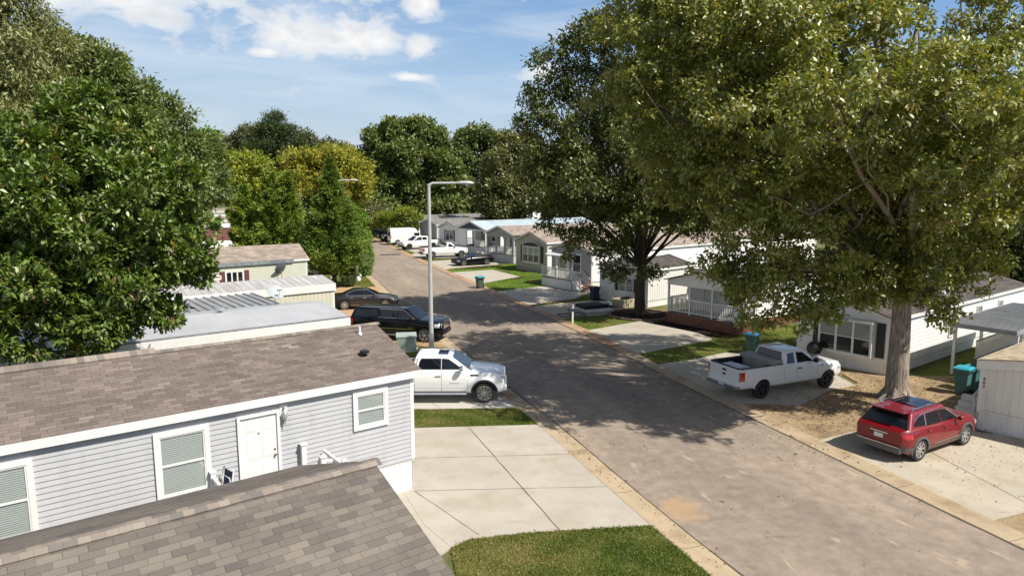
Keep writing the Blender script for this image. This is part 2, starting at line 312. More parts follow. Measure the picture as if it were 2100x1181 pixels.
def leafmat(name, stops, trans=0.35, gloss=0.12, grough=0.35):
    m, t, p, out = newmat(name); t.n.remove(p)
    a = t.node('ShaderNodeAttribute', attribute_name='tint')
    c = t.ramp(a.outputs['Fac'], stops)
    d = t.node('ShaderNodeBsdfDiffuse'); t.set(d.inputs[0], c)
    tr = t.node('ShaderNodeBsdfTranslucent'); t.set(tr.inputs[0], t.mix(1.0, c, (1.25, 1.2, 0.55), 'MULTIPLY'))
    gl = t.node('ShaderNodeBsdfGlossy'); gl.inputs['Roughness'].default_value = max(grough, .5); gl.inputs[0].default_value = (0.9, 0.92, 0.8, 1)
    a1 = t.node('ShaderNodeMixShader'); a1.inputs[0].default_value = trans; t.l.new(d.outputs[0], a1.inputs[1]); t.l.new(tr.outputs[0], a1.inputs[2])
    lw = t.node('ShaderNodeFresnel'); lw.inputs[0].default_value = 1.4
    a2 = t.node('ShaderNodeMixShader'); t.set(a2.inputs[0], t.m('MINIMUM', t.m('MULTIPLY', t.m('ADD', lw.outputs[0], 0.30), gloss), 0.05+gloss*.3)); t.l.new(a1.outputs[0], a2.inputs[1]); t.l.new(gl.outputs[0], a2.inputs[2])
    t.l.new(a2.outputs[0], out.inputs[0]); return m

# ---------------------------------------------------------------- mesh building
class MB:
    def __init__(s): s.v = []; s.f = []; s.mi = []
    def add(s, vs, fs, m=0):
        k = len(s.v); s.v.extend(tuple(map(float, v)) for v in vs)
        s.f.extend(tuple(i+k for i in f) for f in fs); s.mi.extend([m]*len(fs)); return s
    def box(s, x0, x1, y0, y1, z0, z1, m=0):
        x0, x1 = min(x0, x1), max(x0, x1); y0, y1 = min(y0, y1), max(y0, y1); z0, z1 = min(z0, z1), max(z0, z1)
        return s.add([(x, y, z) for x in (x0, x1) for y in (y0, y1) for z in (z0, z1)],
                     [(0, 1, 3, 2), (4, 6, 7, 5), (0, 4, 5, 1), (2, 3, 7, 6), (0, 2, 6, 4), (1, 5, 7, 3)], m)
    def obox(s, p, a, b, c, ra, rb, rc, m=0):
        p, a, b, c = map(Vector, (p, a, b, c)); 
        vs = [p+a*x+b*y+c*z for x in ra for y in rb for z in rc]
        fs = [(0, 1, 3, 2), (4, 6, 7, 5), (0, 4, 5, 1), (2, 3, 7, 6), (0, 2, 6, 4), (1, 5, 7, 3)]
        if a.cross(b).dot(c) < 0: fs = [f[::-1] for f in fs]
        return s.add(vs, fs, m)
    def prism(s, poly, p, a, b, n, d0, d1, m=0):
        p, a, b, n = map(Vector, (p, a, b, n)); k = len(poly)
        v0 = [p+a*x+b*y+n*d0 for x, y in poly]; v1 = [p+a*x+b*y+n*d1 for x, y in poly]
        fs = [tuple(range(k-1, -1, -1)), tuple(range(k, 2*k))]+[(i, (i+1) % k, k+(i+1) % k, k+i) for i in range(k)]
        return s.add(v0+v1, fs, m)
    def poly(s, pts, m=0): return s.add(pts, [tuple(range(len(pts)))], m)
    def tube(s, pts, r, seg=8, m=0, cap=True):
        pts = [Vector(p) for p in pts]; rs = r if isinstance(r, (list, tuple)) else [r]*len(pts)
        up = Vector((0, 0, 1)); rings = []
        for i, p in enumerate(pts):
            d = (pts[min(i+1, len(pts)-1)]-pts[max(i-1, 0)]).normalized()
            if i == 0:
                x = d.cross(up if abs(d.z) < 0.95 else Vector((1, 0, 0))).normalized()
            else: x = (x-d*x.dot(d)).normalized()
            y = d.cross(x)
            rings.append([p+(x*math.cos(2*math.pi*k/seg)+y*math.sin(2*math.pi*k/seg))*rs[i] for k in range(seg)])
        vs = [q for rr in rings for q in rr]; n = len(pts)
        fs = [(i*seg+k, i*seg+(k+1) % seg, (i+1)*seg+(k+1) % seg, (i+1)*seg+k) for i in range(n-1) for k in range(seg)]
        if cap: fs += [tuple(range(seg-1, -1, -1)), tuple((n-1)*seg+k for k in range(seg))]
        return s.add(vs, fs, m)
    def lathe(s, prof, p=(0, 0, 0), ax=(0, 0, 1), seg=20, m=0, cap=True):
        p, ax = Vector(p), Vector(ax).normalized(); x = ax.orthogonal().normalized(); y = ax.cross(x)
        vs = [p+ax*h+(x*math.cos(2*math.pi*k/seg)+y*math.sin(2*math.pi*k/seg))*max(r, 1e-4) for r, h in prof for k in range(seg)]
        n = len(prof); fs = [(i*seg+k, i*seg+(k+1) % seg, (i+1)*seg+(k+1) % seg, (i+1)*seg+k) for i in range(n-1) for k in range(seg)]
        if cap: fs += [tuple(range(seg-1, -1, -1)), tuple((n-1)*seg+k for k in range(seg))]
        return s.add(vs, fs, m)
    def mesh(s, name, mats, smooth=None):
        me = bpy.data.meshes.new(name); me.from_pydata(s.v, [], s.f)
        for m in mats: me.materials.append(m)
        if len(mats) > 1: me.polygons.foreach_set('material_index', s.mi)
        if smooth is not None:
            me.polygons.foreach_set('use_smooth', [True]*len(me.polygons)); me.set_sharp_from_angle(angle=R(smooth))
        me.update(); return me
    def build(s, name, mats, parent=None, smooth=None):
        if not isinstance(mats, (list, tuple)): mats = [mats]
        o = bpy.data.objects.new(name, s.mesh(name, mats, smooth)); C.objects.link(o)
        if parent: o.parent = parent
        return o
def tag(o, label=None, cat=None, group=None, kind=None):
    if label: o['label'] = label
    if cat: o['category'] = cat
    if group: o['group'] = group
    if kind: o['kind'] = kind
    return o
def thing(name, label, cat, loc=(0, 0, 0), rotz=0.0, group=None):
    o = bpy.data.objects.new(name, None); C.objects.link(o); o.empty_display_size = 0.3
    o.location = loc; o.rotation_euler = (0, 0, rotz); return tag(o, label, cat, group)
def dup(root, loc, rotz, label=None):
    r = root.copy(); C.objects.link(r); r.location = loc; r.rotation_euler = (0, 0, rotz)
    if label: r['label'] = label
    for ch in list(root.children):
        c = ch.copy(); C.objects.link(c); c.parent = r
        for g in list(ch.children):
            d = g.copy(); C.objects.link(d); d.parent = c
    return r
def struct(name, mb, m, smooth=None): return tag(mb.build(name, m, None, smooth), kind='structure')
# ---------------------------------------------------------------- the setting
def spline(pts, step=0.5):
    out = []; P = [Vector((*p, 0)) for p in pts]; P = [P[0]*2-P[1]]+P+[P[-1]*2-P[-2]]
    for i in range(1, len(P)-2):
        a, b, c, d = P[i-1:i+3]; n = max(2, int((c-b).length/step))
        for k in range(n):
            t = k/n; out.append(0.5*((2*b)+(c-a)*t+(2*a-5*b+4*c-d)*t*t+(3*b-a-3*c+d)*t**3))
    out.append(P[-2]); return out
ROAD_L = spline([(12.4, -4), (8.9, 5.0), (5.26, 14.75), (3.54, 19.47), (1.65, 25.09), (-0.30, 30.23), (-4.37, 41.68), (-8.19, 51.66), (-14.62, 70.8), (-21.6, 91), (-29.3, 113), (-44, 155), (-70, 230)])
ROAD_R = spline([(19.6, -4), (16.2, 5.5), (12.58, 15.92), (10.55, 21.88), (7.3, 31.5), (4.12, 41.83), (-2.05, 58.62), (-8.89, 76.99), (-14.2, 91.8), (-22.0, 114), (-36.7, 155), (-62, 230)])
def strip(A, B, zA, zB, mb, m=0):
    n = min(len(A), len(B)); k = len(mb.v)
    vs = []; fs = []
    for i in range(n): vs += [(A[i].x, A[i].y, zA), (B[i].x, B[i].y, zB)]
    for i in range(n-1): fs.append((2*i, 2*i+1, 2*i+3, 2*i+2))
    mb.add(vs, fs, m)
def resample(P, n):
    L = [0]
    for a, b in zip(P, P[1:]): L.append(L[-1]+(b-a).length)
    out = []; j = 0
    for k in range(n):
        s = L[-1]*k/(n-1)
        while j < len(P)-2 and L[j+1] < s: j += 1
        t = (s-L[j])/max(1e-6, L[j+1]-L[j]); out.append(P[j].lerp(P[j+1], min(1, max(0, t))))
    return out
rl = resample(ROAD_L, 520); rr = resample(ROAD_R, 520)
def rough(P, amp, seed):
    r = random.Random(seed); out = []; w = 0
    for i, p in enumerate(P):
        d = (P[min(i+1, len(P)-1)]-P[max(i-1, 0)]).normalized(); w = 0.7*w+r.uniform(-amp, amp)
        out.append(p+Vector((d.y, -d.x, 0))*w)
    return out
def offset(P, dist):
    out = []
    for i, p in enumerate(P):
        d = (P[min(i+1, len(P)-1)]-P[max(i-1, 0)]).normalized(); out.append(p+Vector((d.y, -d.x, 0))*dist)
    return out
g = MB(); g.poly([(-1500, -300, 0), (1500, -300, 0), (1500, 3000, 0), (-1500, 3000, 0)]); struct('ground', g, GROUND)
g = MB(); a = rough(rl, 0.018, 1); b = rough(rr, 0.018, 2); strip(b, a, 0.012, 0.012, g); struct('road', g, ASPHALT)
def gutter(P, sgn, name, mat):
    g = MB()
    prof = [(-0.03, 0.004), (0.0, 0.016), (0.06, 0.024), (0.34, 0.022), (0.50, 0.036), (0.64, 0.058), (0.70, 0.056), (0.705, 0.0)]
    rows = [offset(P, sgn*d) for d, z in prof]; n = len(P); k = len(prof)
    vs = [(rows[j][i].x, rows[j][i].y, prof[j][1]) for i in range(n) for j in range(k)]
    fs = [(i*k+j, i*k+j+1, (i+1)*k+j+1, (i+1)*k+j) if sgn > 0 else (i*k+j+1, i*k+j, (i+1)*k+j, (i+1)*k+j+1) for i in range(n-1) for j in range(k-1)]
    g.add(vs, fs)
    acc_ = 0.0
    for i in range(4, n-4):
        acc_ += (P[i]-P[i-1]).length
        if acc_ > 3.0 and P[i].y < 75:
            acc_ = 0.0; d = (P[i+1]-P[i-1]).normalized(); q = []
            for j in range(1, k-1): q += [(rows[j][i].x-d.x*.008, rows[j][i].y-d.y*.008, prof[j][1]+.004), (rows[j][i].x+d.x*.008, rows[j][i].y+d.y*.008, prof[j][1]+.004)]
            g.add(q, [(2*j, 2*j+1, 2*j+3, 2*j+2) for j in range(k-3)], 1)
    o = struct(name, g, [mat, JOINT], 50); return o
gutter(rl, -1, 'kerb', KERB); 
split = next(i for i, p in enumerate(rr) if p.y > 36)
gutter(rr[:split+1], 1, 'kerb', KERB); gutter(rr[split:], 1, 'kerb', KERB_RED)
# leaf litter and dark dirt line where asphalt meets the kerb
g = MB(); strip(rough(offset(rl, 0.05), .02, 5), rough(offset(rl, -0.02), 0.012, 3), 0.02, 0.022, g)
strip(rough(offset(rr, 0.02), .012, 6), rough(offset(rr, -0.05), 0.02, 4), 0.022, 0.02, g); struct('road_edge_dirt', g, JOINT)

def off_road(p):
    """keep yard slabs behind the back of the kerb"""
    for P, sg in ((rr, 1), (rl, -1)):
        i = min(range(1, len(P)-1), key=lambda k: (P[k].x-p.x)**2+(P[k].y-p.y)**2)
        d = (P[i+1]-P[i-1]).normalized(); n = Vector((d.y, -d.x, 0))*sg; s = (Vector((p.x, p.y, 0))-P[i]).dot(n)
        if -3.5 < s < 1.15: p = p+n*(.70-s)
    return p
def slab(name, pix, mat, z=0.05, joints=(), world=None, bottom=0.0):
    pts = [off_road(G(*p, z)) for p in pix] if world is None else [Vector((*p, z)) for p in world]
    area = sum(pts[i].x*pts[(i+1) % len(pts)].y-pts[(i+1) % len(pts)].x*pts[i].y for i in range(len(pts)))
    if area < 0: pts = pts[::-1]
    g = MB(); g.poly(pts); n = len(pts)
    for i in range(n):
        a, b = pts[i], pts[(i+1) % n]; g.poly([(a.x, a.y, 0.0), (b.x, b.y, 0.0), tuple(b), tuple(a)])
    for (p, q, wd) in joints:
        a = G(*p, z); b = G(*q, z); d = (b-a).normalized(); s = Vector((-d.y, d.x, 0))*wd*0.5; up = Vector((0, 0, 0.004))
        pa = []; pb = []; m = 24; w = 0
        for i in range(m+1):
            c = a.lerp(b, i/m); w = 0.6*w+random.uniform(-.006, .006); c = c+s.normalized()*w
            pa.append(c+s*random.uniform(.6, 1.3)+up); pb.append(c-s*random.uniform(.6, 1.3)+up)
        strip2 = [(x, y) for x, y in zip(pa, pb)]
        vs = [v for xy in strip2 for v in xy]; g.add(vs, [(2*i+1, 2*i+3, 2*i+2, 2*i) for i in range(m)], 1)
    return struct(name, g, [mat, JOINT])
slab('driveway', [(700, 878), (850, 877), (1096, 871), (1343, 1075), (1150, 1087), (1020, 1098), (962, 1106), (925, 1122), (880, 1150), (700, 1100)], CONC,
     joints=[((848, 939), (1168, 931), .022), ((848, 1006), (1243, 997), .022), ((960, 875), (1147, 1086), .03), ((700, 1090), (985, 1096), .0001)])
slab('front_path', [(830, 1012), (850, 1005), (985, 1096), (940, 1110), (926, 1121), (870, 1075)], CONC, z=0.058, joints=[((850, 1006), (983, 1096), .02)])
slab('driveway', [(800, 840), (850, 838), (1060, 836), (1012, 795), (960, 760), (800, 765)], CONC_PALE, joints=[((905, 838), (880, 822), .015)])
slab('driveway', [(720, 708), (800, 712), (925, 712), (880, 676), (842, 655), (700, 660)], ADOBE)
slab('driveway', [(640, 600), (668, 588), (795, 587), (822, 608), (800, 612), (690, 612)], ADOBE)
slab('driveway', [(690, 650), (905, 690), (866, 664), (832, 640), (760, 628), (700, 625)], ADOBE, z=0.045)
# right side
slab('driveway', [(1655, 905), (1765, 880), (1990, 872), (2003, 884), (2110, 900), (2300, 990), (2300, 1110), (2100, 1050), (2046, 1064), (1985, 1042), (1790, 958)], CONC_R, joints=[((1905, 925), (2160, 1060), .025)])
slab('driveway', [(1345, 747), (1420, 737), (1490, 722), (1560, 726), (1700, 760), (1755, 790), (1700, 800), (1640, 830), (1500, 825)], CONC, z=0.05)
slab('driveway', [(1190, 683), (1215, 676), (1320, 657), (1400, 670), (1462, 695), (1380, 712), (1285, 727)], CONC, joints=[((1250, 700), (1370, 675), .02)])
slab('driveway', [(1072, 630), (1090, 625), (1225, 614), (1262, 620), (1290, 640), (1180, 650), (1120, 656)], CONC_R, z=0.05)
slab('driveway', [(1008, 601), (1030, 597), (1110, 587), (1190, 600), (1215, 596), (1180, 612), (1062, 626)], CONC)
slab('driveway', [(908, 560), (935, 558), (1010, 553), (1078, 570), (985, 581), (950, 577)], CONC)
slab('driveway', [(868, 537), (885, 534), (1000, 530), (1030, 545), (990, 551), (905, 553)], CONC, joints=[((884, 545), (1015, 541), .02)])
slab('driveway', [(838, 522), (850, 519), (960, 512), (985, 524), (870, 532)], CONC)
slab('driveway', [(818, 509), (830, 506), (920, 502), (940, 511), (850, 517)], CONC)
slab('driveway', [(795, 496), (808, 494), (880, 490), (890, 498), (812, 504)], CONC)
# grass: turf sheets with blades standing in them
def lawn(name, pix, mat, n, h=0.038, z=0.05, blade=(0.006, 0.022)):
    o = slab(name, pix, mat, z=z); pts = [off_road(G(*p, z)) for p in pix]
    xs = [p.x for p in pts]; ys = [p.y for p in pts]
    P = np.array([(p.x, p.y) for p in pts]); m = len(P)
    q = np.column_stack([RNG.uniform(min(xs), max(xs), n*3), RNG.uniform(min(ys), max(ys), n*3)])
    ins = np.zeros(len(q), bool); j = m-1
    for i in range(m):
        c = (P[i, 1] > q[:, 1]) != (P[j, 1] > q[:, 1])
        xx = (P[j, 0]-P[i, 0])*(q[:, 1]-P[i, 1])/(P[j, 1]-P[i, 1]+1e-12)+P[i, 0]
        ins ^= c & (q[:, 0] < xx); j = i
    q = q[ins][:n]; k = len(q); q = q+RNG.normal(0, .035, (k, 2))
    clump = 0.5+0.5*np.sin(q[:, 0]*2.1+np.sin(q[:, 1]*1.7)*2)*np.sin(q[:, 1]*2.6+np.cos(q[:, 0]*1.3)*2)
    hh = h*RNG.uniform(0.5, 1.3, k)*(0.6+0.7*clump); a = RNG.uniform(0, 6.283, k); w = RNG.uniform(*blade, k)
    b = np.column_stack([q, np.full(k, z)]); s = np.column_stack([np.cos(a)*w, np.sin(a)*w, np.zeros(k)])
    tip = b+np.column_stack([RNG.normal(0, .6, k)*hh, RNG.normal(0, .6, k)*hh, hh])
    v = np.stack([b-s, b+s, tip], 1).reshape(-1, 3); me = bpy.data.meshes.new('grass')
    fill_mesh(me, v, 3); at = me.attributes.new('tint', 'FLOAT', 'FACE'); at.data.foreach_set('value', np.clip(0.5*clump+.25*np.sin(q[:, 0]*.9+2)*np.sin(q[:, 1]*1.1)+RNG.normal(0.16, .22, k), 0, 1).astype(np.float32))
    me.materials.append(GRASSM); g = bpy.data.objects.new('grass', me); C.objects.link(g); tag(g, kind='stuff', label='green grass blades on the '+name.replace('_', ' ')+' strip', cat='grass')
    return o
def fill_mesh(me, v, k):
    n = len(v)//k; me.vertices.add(len(v)); me.vertices.foreach_set('co', v.astype(np.float32).ravel())
    me.loops.add(len(v)); me.loops.foreach_set('vertex_index', np.arange(len(v), dtype=np.int32))
    me.polygons.add(n); me.polygons.foreach_set('loop_start', np.arange(0, len(v), k, dtype=np.int32))
    me.update(calc_edges=True)
GRASSM = leafmat('grass_blade', [(0.0, (0.30, 0.24, 0.10)), (0.25, (0.21, 0.20, 0.06)), (0.55, (0.125, 0.165, 0.03)), (1.0, (0.08, 0.135, 0.02))], 0.3, 0.05)
lawn('front_lawn', [(925, 1122), (962, 1106), (1020, 1098), (1150, 1087), (1343, 1076), (1462, 1181), (1560, 1270), (1000, 1290), (940, 1200)], LAWN, 60000)
lawn('lawn_strip', [(820, 840), (1062, 837), (1098, 870), (850, 876), (820, 877)], LAWN, 22000)
lawn('lawn_strip', [(720, 708), (910, 700), (1000, 770), (960, 758), (850, 745), (740, 740)], LAWN, 12000, z=0.04)
lawn('lawn_strip', [(668, 580), (770, 567), (800, 587), (668, 588)], LAWN, 7000, blade=(.012, .04))
lawn('lawn_strip', [(770, 613), (822, 609), (845, 632), (800, 628)], LAWN, 3000, blade=(.012, .04))
lawn('far_lawn', [(985, 582), (1110, 560), (1112, 586), (1030, 597), (1007, 600)], LAWN_LUSH, 9000, blade=(.012, .04))
lawn('far_lawn', [(908, 553), (935, 550), (1057, 540), (1060, 552), (1000, 553), (935, 558)], LAWN_LUSH, 5000, blade=(.012, .04))
lawn('far_lawn', [(1040, 558), (1062, 553), (1115, 562), (1112, 580), (1075, 574)], LAWN_LUSH, 4000, z=0.045, blade=(.012, .04))
lawn('far_lawn', [(1062, 627), (1180, 613), (1240, 600), (1250, 612), (1220, 614), (1074, 629)], LAWN, 6000, blade=(.012, .04))
lawn('far_lawn', [(848, 530), (870, 532), (985, 525), (990, 529), (872, 536)], LAWN, 2500, blade=(.02, .05))
lawn('far_lawn', [(806, 510), (822, 509), (850, 517), (835, 521)], LAWN, 1500, blade=(.02, .05))
lawn('side_lawn', [(1288, 728), (1462, 697), (1620, 665), (1660, 690), (1640, 735), (1560, 726), (1490, 720), (1420, 735), (1342, 746)], LAWN, 20000, z=0.04)
lawn('side_lawn', [(1122, 657), (1190, 650), (1290, 642), (1370, 650), (1380, 662), (1320, 656), (1215, 675), (1188, 682)], LAWN, 7000, z=0.035)
lawn('side_lawn', [(1870, 775), (1925, 745), (2060, 690), (2100, 720), (1960, 800), (1900, 800)], LAWN, 9000, z=0.03)
slab('dirt_yard', [(1500, 828), (1640, 832), (1700, 802), (1760, 785), (1700, 750), (1840, 770), (1960, 770), (2010, 830), (2000, 880), (1765, 880), (1655, 905), (1700, 928)], DIRT, z=0.035)
slab('dirt_yard', [(2046, 1066), (2100, 1052), (2300, 1112), (2300, 1250), (2100, 1082)], DIRT, z=0.045)
# fallen leaves and straw scattered over the bare yard under the oak
LITTER = leafmat('leaf_litter', [(0.0, (0.10, 0.06, 0.03)), (0.5, (0.30, 0.20, 0.10)), (1.0, (0.42, 0.33, 0.16))], 0.2, 0.05)
def litter(name, label, n, cx, cy, rx, ry, rot, z, size=(0.03, 0.09)):
    q = RNG.normal(0, 0.45, (n, 2)); c, s = math.cos(rot), math.sin(rot)
    x = cx+q[:, 0]*rx*c-q[:, 1]*ry*s; y = cy+q[:, 0]*rx*s+q[:, 1]*ry*c; a = RNG.uniform(0, 6.28, n); l = RNG.uniform(*size, n)
    b = np.column_stack([x, y, np.full(n, z)+RNG.uniform(0, .012, n)]); d = np.column_stack([np.cos(a)*l, np.sin(a)*l, RNG.uniform(0, .03, n)]); e = np.column_stack([-np.sin(a)*l*.4, np.cos(a)*l*.4, RNG.uniform(0, .03, n)])
    v = np.stack([b-d, b-e, b+d, b+e], 1).reshape(-1, 3); me = bpy.data.meshes.new(name); fill_mesh(me, v, 4)
    at = me.attributes.new('tint', 'FLOAT', 'FACE'); at.data.foreach_set('value', RNG.uniform(0, 1, n).astype(np.float32)); me.materials.append(LITTER)
    o = bpy.data.objects.new(name, me); C.objects.link(o); return tag(o, label, 'fallen leaves', kind='stuff')
litter('leaf_litter', 'brown leaf litter over the bare yard round the big oak', 3600, 14.6, 26.8, 6.5, 5.5, 0.4, 0.045, (0.02, 0.06))
litter('leaf_litter', 'dry leaves scattered over the sunny road and gutter', 90, 9, 20, 9, 9, 0, 0.03, (0.015, 0.04))
litter('leaf_litter', 'brown leaves lying along the left gutter', 260, 2.5, 21.5, 16, 0.5, R(110), 0.04, (0.015, 0.04))
litter('leaf_litter', 'dry leaves lying on the worn driveway behind the red car', 60, 14.6, 20.3, 4, 3.4, 0, 0.06, (0.015, 0.04))

# ---------------------------------------------------------------- houses
def lap(mb, p0, a, n, z0, z1, dz, ext, m=0):
    """clapboard courses; ext(z) gives the wall's start and end along a at height z"""
    p0, a, n = Vector(p0), Vector(a), Vector(n); z = z0
    while z < z1-1e-4:
        t = min(z+dz, z1); b0, b1 = ext(z); t0, t1 = ext(t)
        if b1-b0 > 0.02:
            Z = Vector((0, 0, 1))
            q = [p0+a*b0+n*.024+Z*z, p0+a*b1+n*.024+Z*z, p0+a*t1+n*.005+Z*t, p0+a*t0+n*.005+Z*t]
            u = [p0+a*b0+n*.0+Z*z, p0+a*b1+n*.0+Z*z, q[1], q[0]]
            if a.cross(Z).dot(n) < 0: q = q[::-1]; u = u[::-1]
            mb.poly(q, m); mb.poly(u, m)
        z = t
def ribs(mb, p0, a, n, z0, z1, s0, s1, pitch, d=0.018, m=0):
    """vertical ribbed panels (skirting, sheet siding)"""
    p0, a, n = Vector(p0), Vector(a), Vector(n); s = s0; vs = []
    prof = []
    while s < s1:
        prof += [(s, d), (min(s1, s+pitch*.80), d), (min(s1, s+pitch*.86), 0.002), (min(s1, s+pitch*.94), 0.002)]; s += pitch
    prof.append((s1, d)); Z = Vector((0, 0, 1))
    fl = a.cross(Z).dot(n) < 0
    for i, (s, h) in enumerate(prof): vs += [p0+a*s+n*h+Z*z0, p0+a*s+n*h+Z*z1]
    mb.add(vs, [((2*i+1, 2*i+3, 2*i+2, 2*i) if fl else (2*i, 2*i+2, 2*i+3, 2*i+1)) for i in range(len(prof)-1)], m)
HA = R(37.5)
def house(label, o, x0, x1, Wd, zs, ze, rise, wall, skirt, roof, trim=None, lapd=0.115, oe=0.12, orr=0.22, ang=HA, wallkind='lap', ridge=0.5, fascia=0.15, roofkind='shingle', group=None, skpitch=0.2, caps=False, ridge_z=None):
    trim = trim or TRIM
    H = thing('mobile_home', label, 'house', (o[0], o[1], 0), ang, group)
    yr = Wd*ridge; sl = rise/yr; sl2 = rise/(Wd-yr)
    ztop = lambda z: (max(0, (z-ze)/sl) if z > ze else 0, Wd-(max(0, (z-ze)/sl2) if z > ze else 0))
    w = MB(); w.box(x0+.03, x1-.03, .03, Wd-.03, zs, ze)
    for x, sgn in ((x0+.03, -1), (x1-.03, 1)):
        tri = [(x, .03, ze), (x, Wd-.03, ze), (x, yr, ze+rise-.02)]; w.poly(tri if sgn > 0 else tri[::-1])
    if wallkind == 'lap':
        lap(w, (x0, .0, 0), (1, 0, 0), (0, -1, 0), zs, ze, lapd, lambda z: (0, x1-x0)); lap(w, (x1, Wd, 0), (-1, 0, 0), (0, 1, 0), zs, ze, lapd, lambda z: (0, x1-x0))
        lap(w, (x0, 0, 0), (0, 1, 0), (-1, 0, 0), zs, ze+rise, lapd, ztop); lap(w, (x1, 0, 0), (0, 1, 0), (1, 0, 0), zs, ze+rise, lapd, ztop)
    else:
        for p, a, n, s in (((x0, 0, 0), (1, 0, 0), (0, -1, 0), x1-x0), ((x1, Wd, 0), (-1, 0, 0), (0, 1, 0), x1-x0), ((x0, Wd, 0), (0, -1, 0), (-1, 0, 0), Wd), ((x1, 0, 0), (0, 1, 0), (1, 0, 0), Wd)):
            ribs(w, p, a, n, zs, ze, 0, s, .25, .022)
        lap(w, (x0, 0, 0), (0, 1, 0), (-1, 0, 0), ze, ze+rise, .3, ztop); lap(w, (x1, 0, 0), (0, 1, 0), (1, 0, 0), ze, ze+rise, .3, ztop)
    w.build('wall', wall, H)
    k = MB()
    for p, a, n, s in (((x0, .05, 0), (1, 0, 0), (0, -1, 0), x1-x0), ((x1, Wd-.05, 0), (-1, 0, 0), (0, 1, 0), x1-x0), ((x0+.05, Wd, 0), (0, -1, 0), (-1, 0, 0), Wd), ((x1-.05, 0, 0), (0, 1, 0), (1, 0, 0), Wd)):
        ribs(k, p, a, n, 0.0, zs-.01, 0, s, skpitch)
        k.obox(Vector(p), a, n, (0, 0, 1), (0, s), (.0, .035), (zs-.07, zs-.012))
    k.build('skirting', skirt, H)
    for x, sx in ((x0, 1), (x1, -1)):
        for y, sy in ((0, 1), (Wd, -1)):
            t = MB(); t.prism([(x-.026*sx, y-.026*sy), (x+.085*sx, y-.026*sy), (x+.085*sx, y-.002*sy), (x-.002*sx, y-.002*sy), (x-.002*sx, y+.085*sy), (x-.026*sx, y+.085*sy)], (0, 0, 0), (1, 0, 0), (0, 1, 0), (0, 0, 1), zs, ze-.01); t.build('corner_trim', trim, H)
    r = MB(); xa, xb = x0-orr, x1+orr; th = .05
    zf, zb = ze-oe*sl+.02, ze-oe*sl2+.02; zr = ze+rise+.02
    pr = [(-oe, zf), (yr, zr), (Wd+oe, zb), (Wd+oe, zb+th), (yr, zr+th), (-oe, zf+th)]
    k2 = len(pr); vs = [(x, y, z) for x in (xa, xb) for y, z in pr]
    r.add(vs, [(0, 1, 4, 5), (1, 2, 3, 4)], 0); r.add(vs, [(k2+1, k2, k2+5, k2+4), (k2+2, k2+1, k2+4, k2+3)], 0)
    r.add(vs, [(5, 4, k2+4, k2+5), (4, 3, k2+3, k2+4)], 0); r.add(vs, [(1, 0, k2+0, k2+1), (2, 1, k2+1, k2+2), (0, 5, k2+5, k2), (3, 2, k2+2, k2+3)], 0)
    if caps:
        s = xa
        while s < xb:
            for sg, sl_ in ((-1, sl), (1, sl2)):
                r.obox((s, yr, zr+th+.008), (1, 0, .035), Vector((0, sg, -sl_)).normalized(), Vector((0, sg*sl_, 1)).normalized(), (0, .20), (0, .155), (0, .014), 1)
            s += .145
    if roofkind == 'ribbed':
        s = xa+.1
        while s < xb-.05:
            for sg, sl_, yy, zz, ln in ((-1, sl, yr, zr, math.hypot(yr+oe, zr-zf)), (1, sl2, yr, zr, math.hypot(Wd-yr+oe, zr-zb))):
                r.obox((s, yy, zz+th), (1, 0, 0), Vector((0, sg, -sl_)).normalized(), (0, 0, 1), (0, .05), (0, ln), (-.01, .022))
            s += .42
    r.build('roof', [roof, CAPM] if caps else [roof], H)
    f = MB()
    f.box(xa, xb, -oe-.03, -oe-.002, zf-fascia+.03, zf+th-.012); f.box(xa, xb, Wd+oe+.002, Wd+oe+.03, zb-fascia+.03, zb+th-.012)
    f.box(xa, xb, -oe-.004, .0, zf-fascia+.035, zf-fascia+.055); f.box(xa, xb, Wd, Wd+oe+.004, zb-fascia+.035, zb-fascia+.055)
    for x, sx in ((xa, -1), (xb, 1)):
        for (y, z), (y2, z2) in (((-oe-.03, zf), (yr, zr)), ((Wd+oe+.03, zb), (yr, zr))):
            q = [(x-sx*.045, y, z-fascia+.03), (x-sx*.045, y2, z2-fascia+.03), (x-sx*.045, y2, z2-.002), (x-sx*.045, y, z-.002)]
            v = q+[(a+sx*.03, b, c_) for a, b, c_ in q]
            f.add(v, [(3, 2, 1, 0), (4, 5, 6, 7), (0, 1, 5, 4), (1, 2, 6, 5), (2, 3, 7, 6), (3, 0, 4, 7)])
    f.build('fascia', trim, H)
    return H
CAPM = shingle('ridge_cap_shingle', [(0.0, (0.15, 0.14, 0.13)), (0.35, (0.22, 0.19, 0.165)), (0.7, (0.28, 0.24, 0.20)), (1.0, (0.31, 0.26, 0.225))], 0.145, 3.0, 1, 0.3)
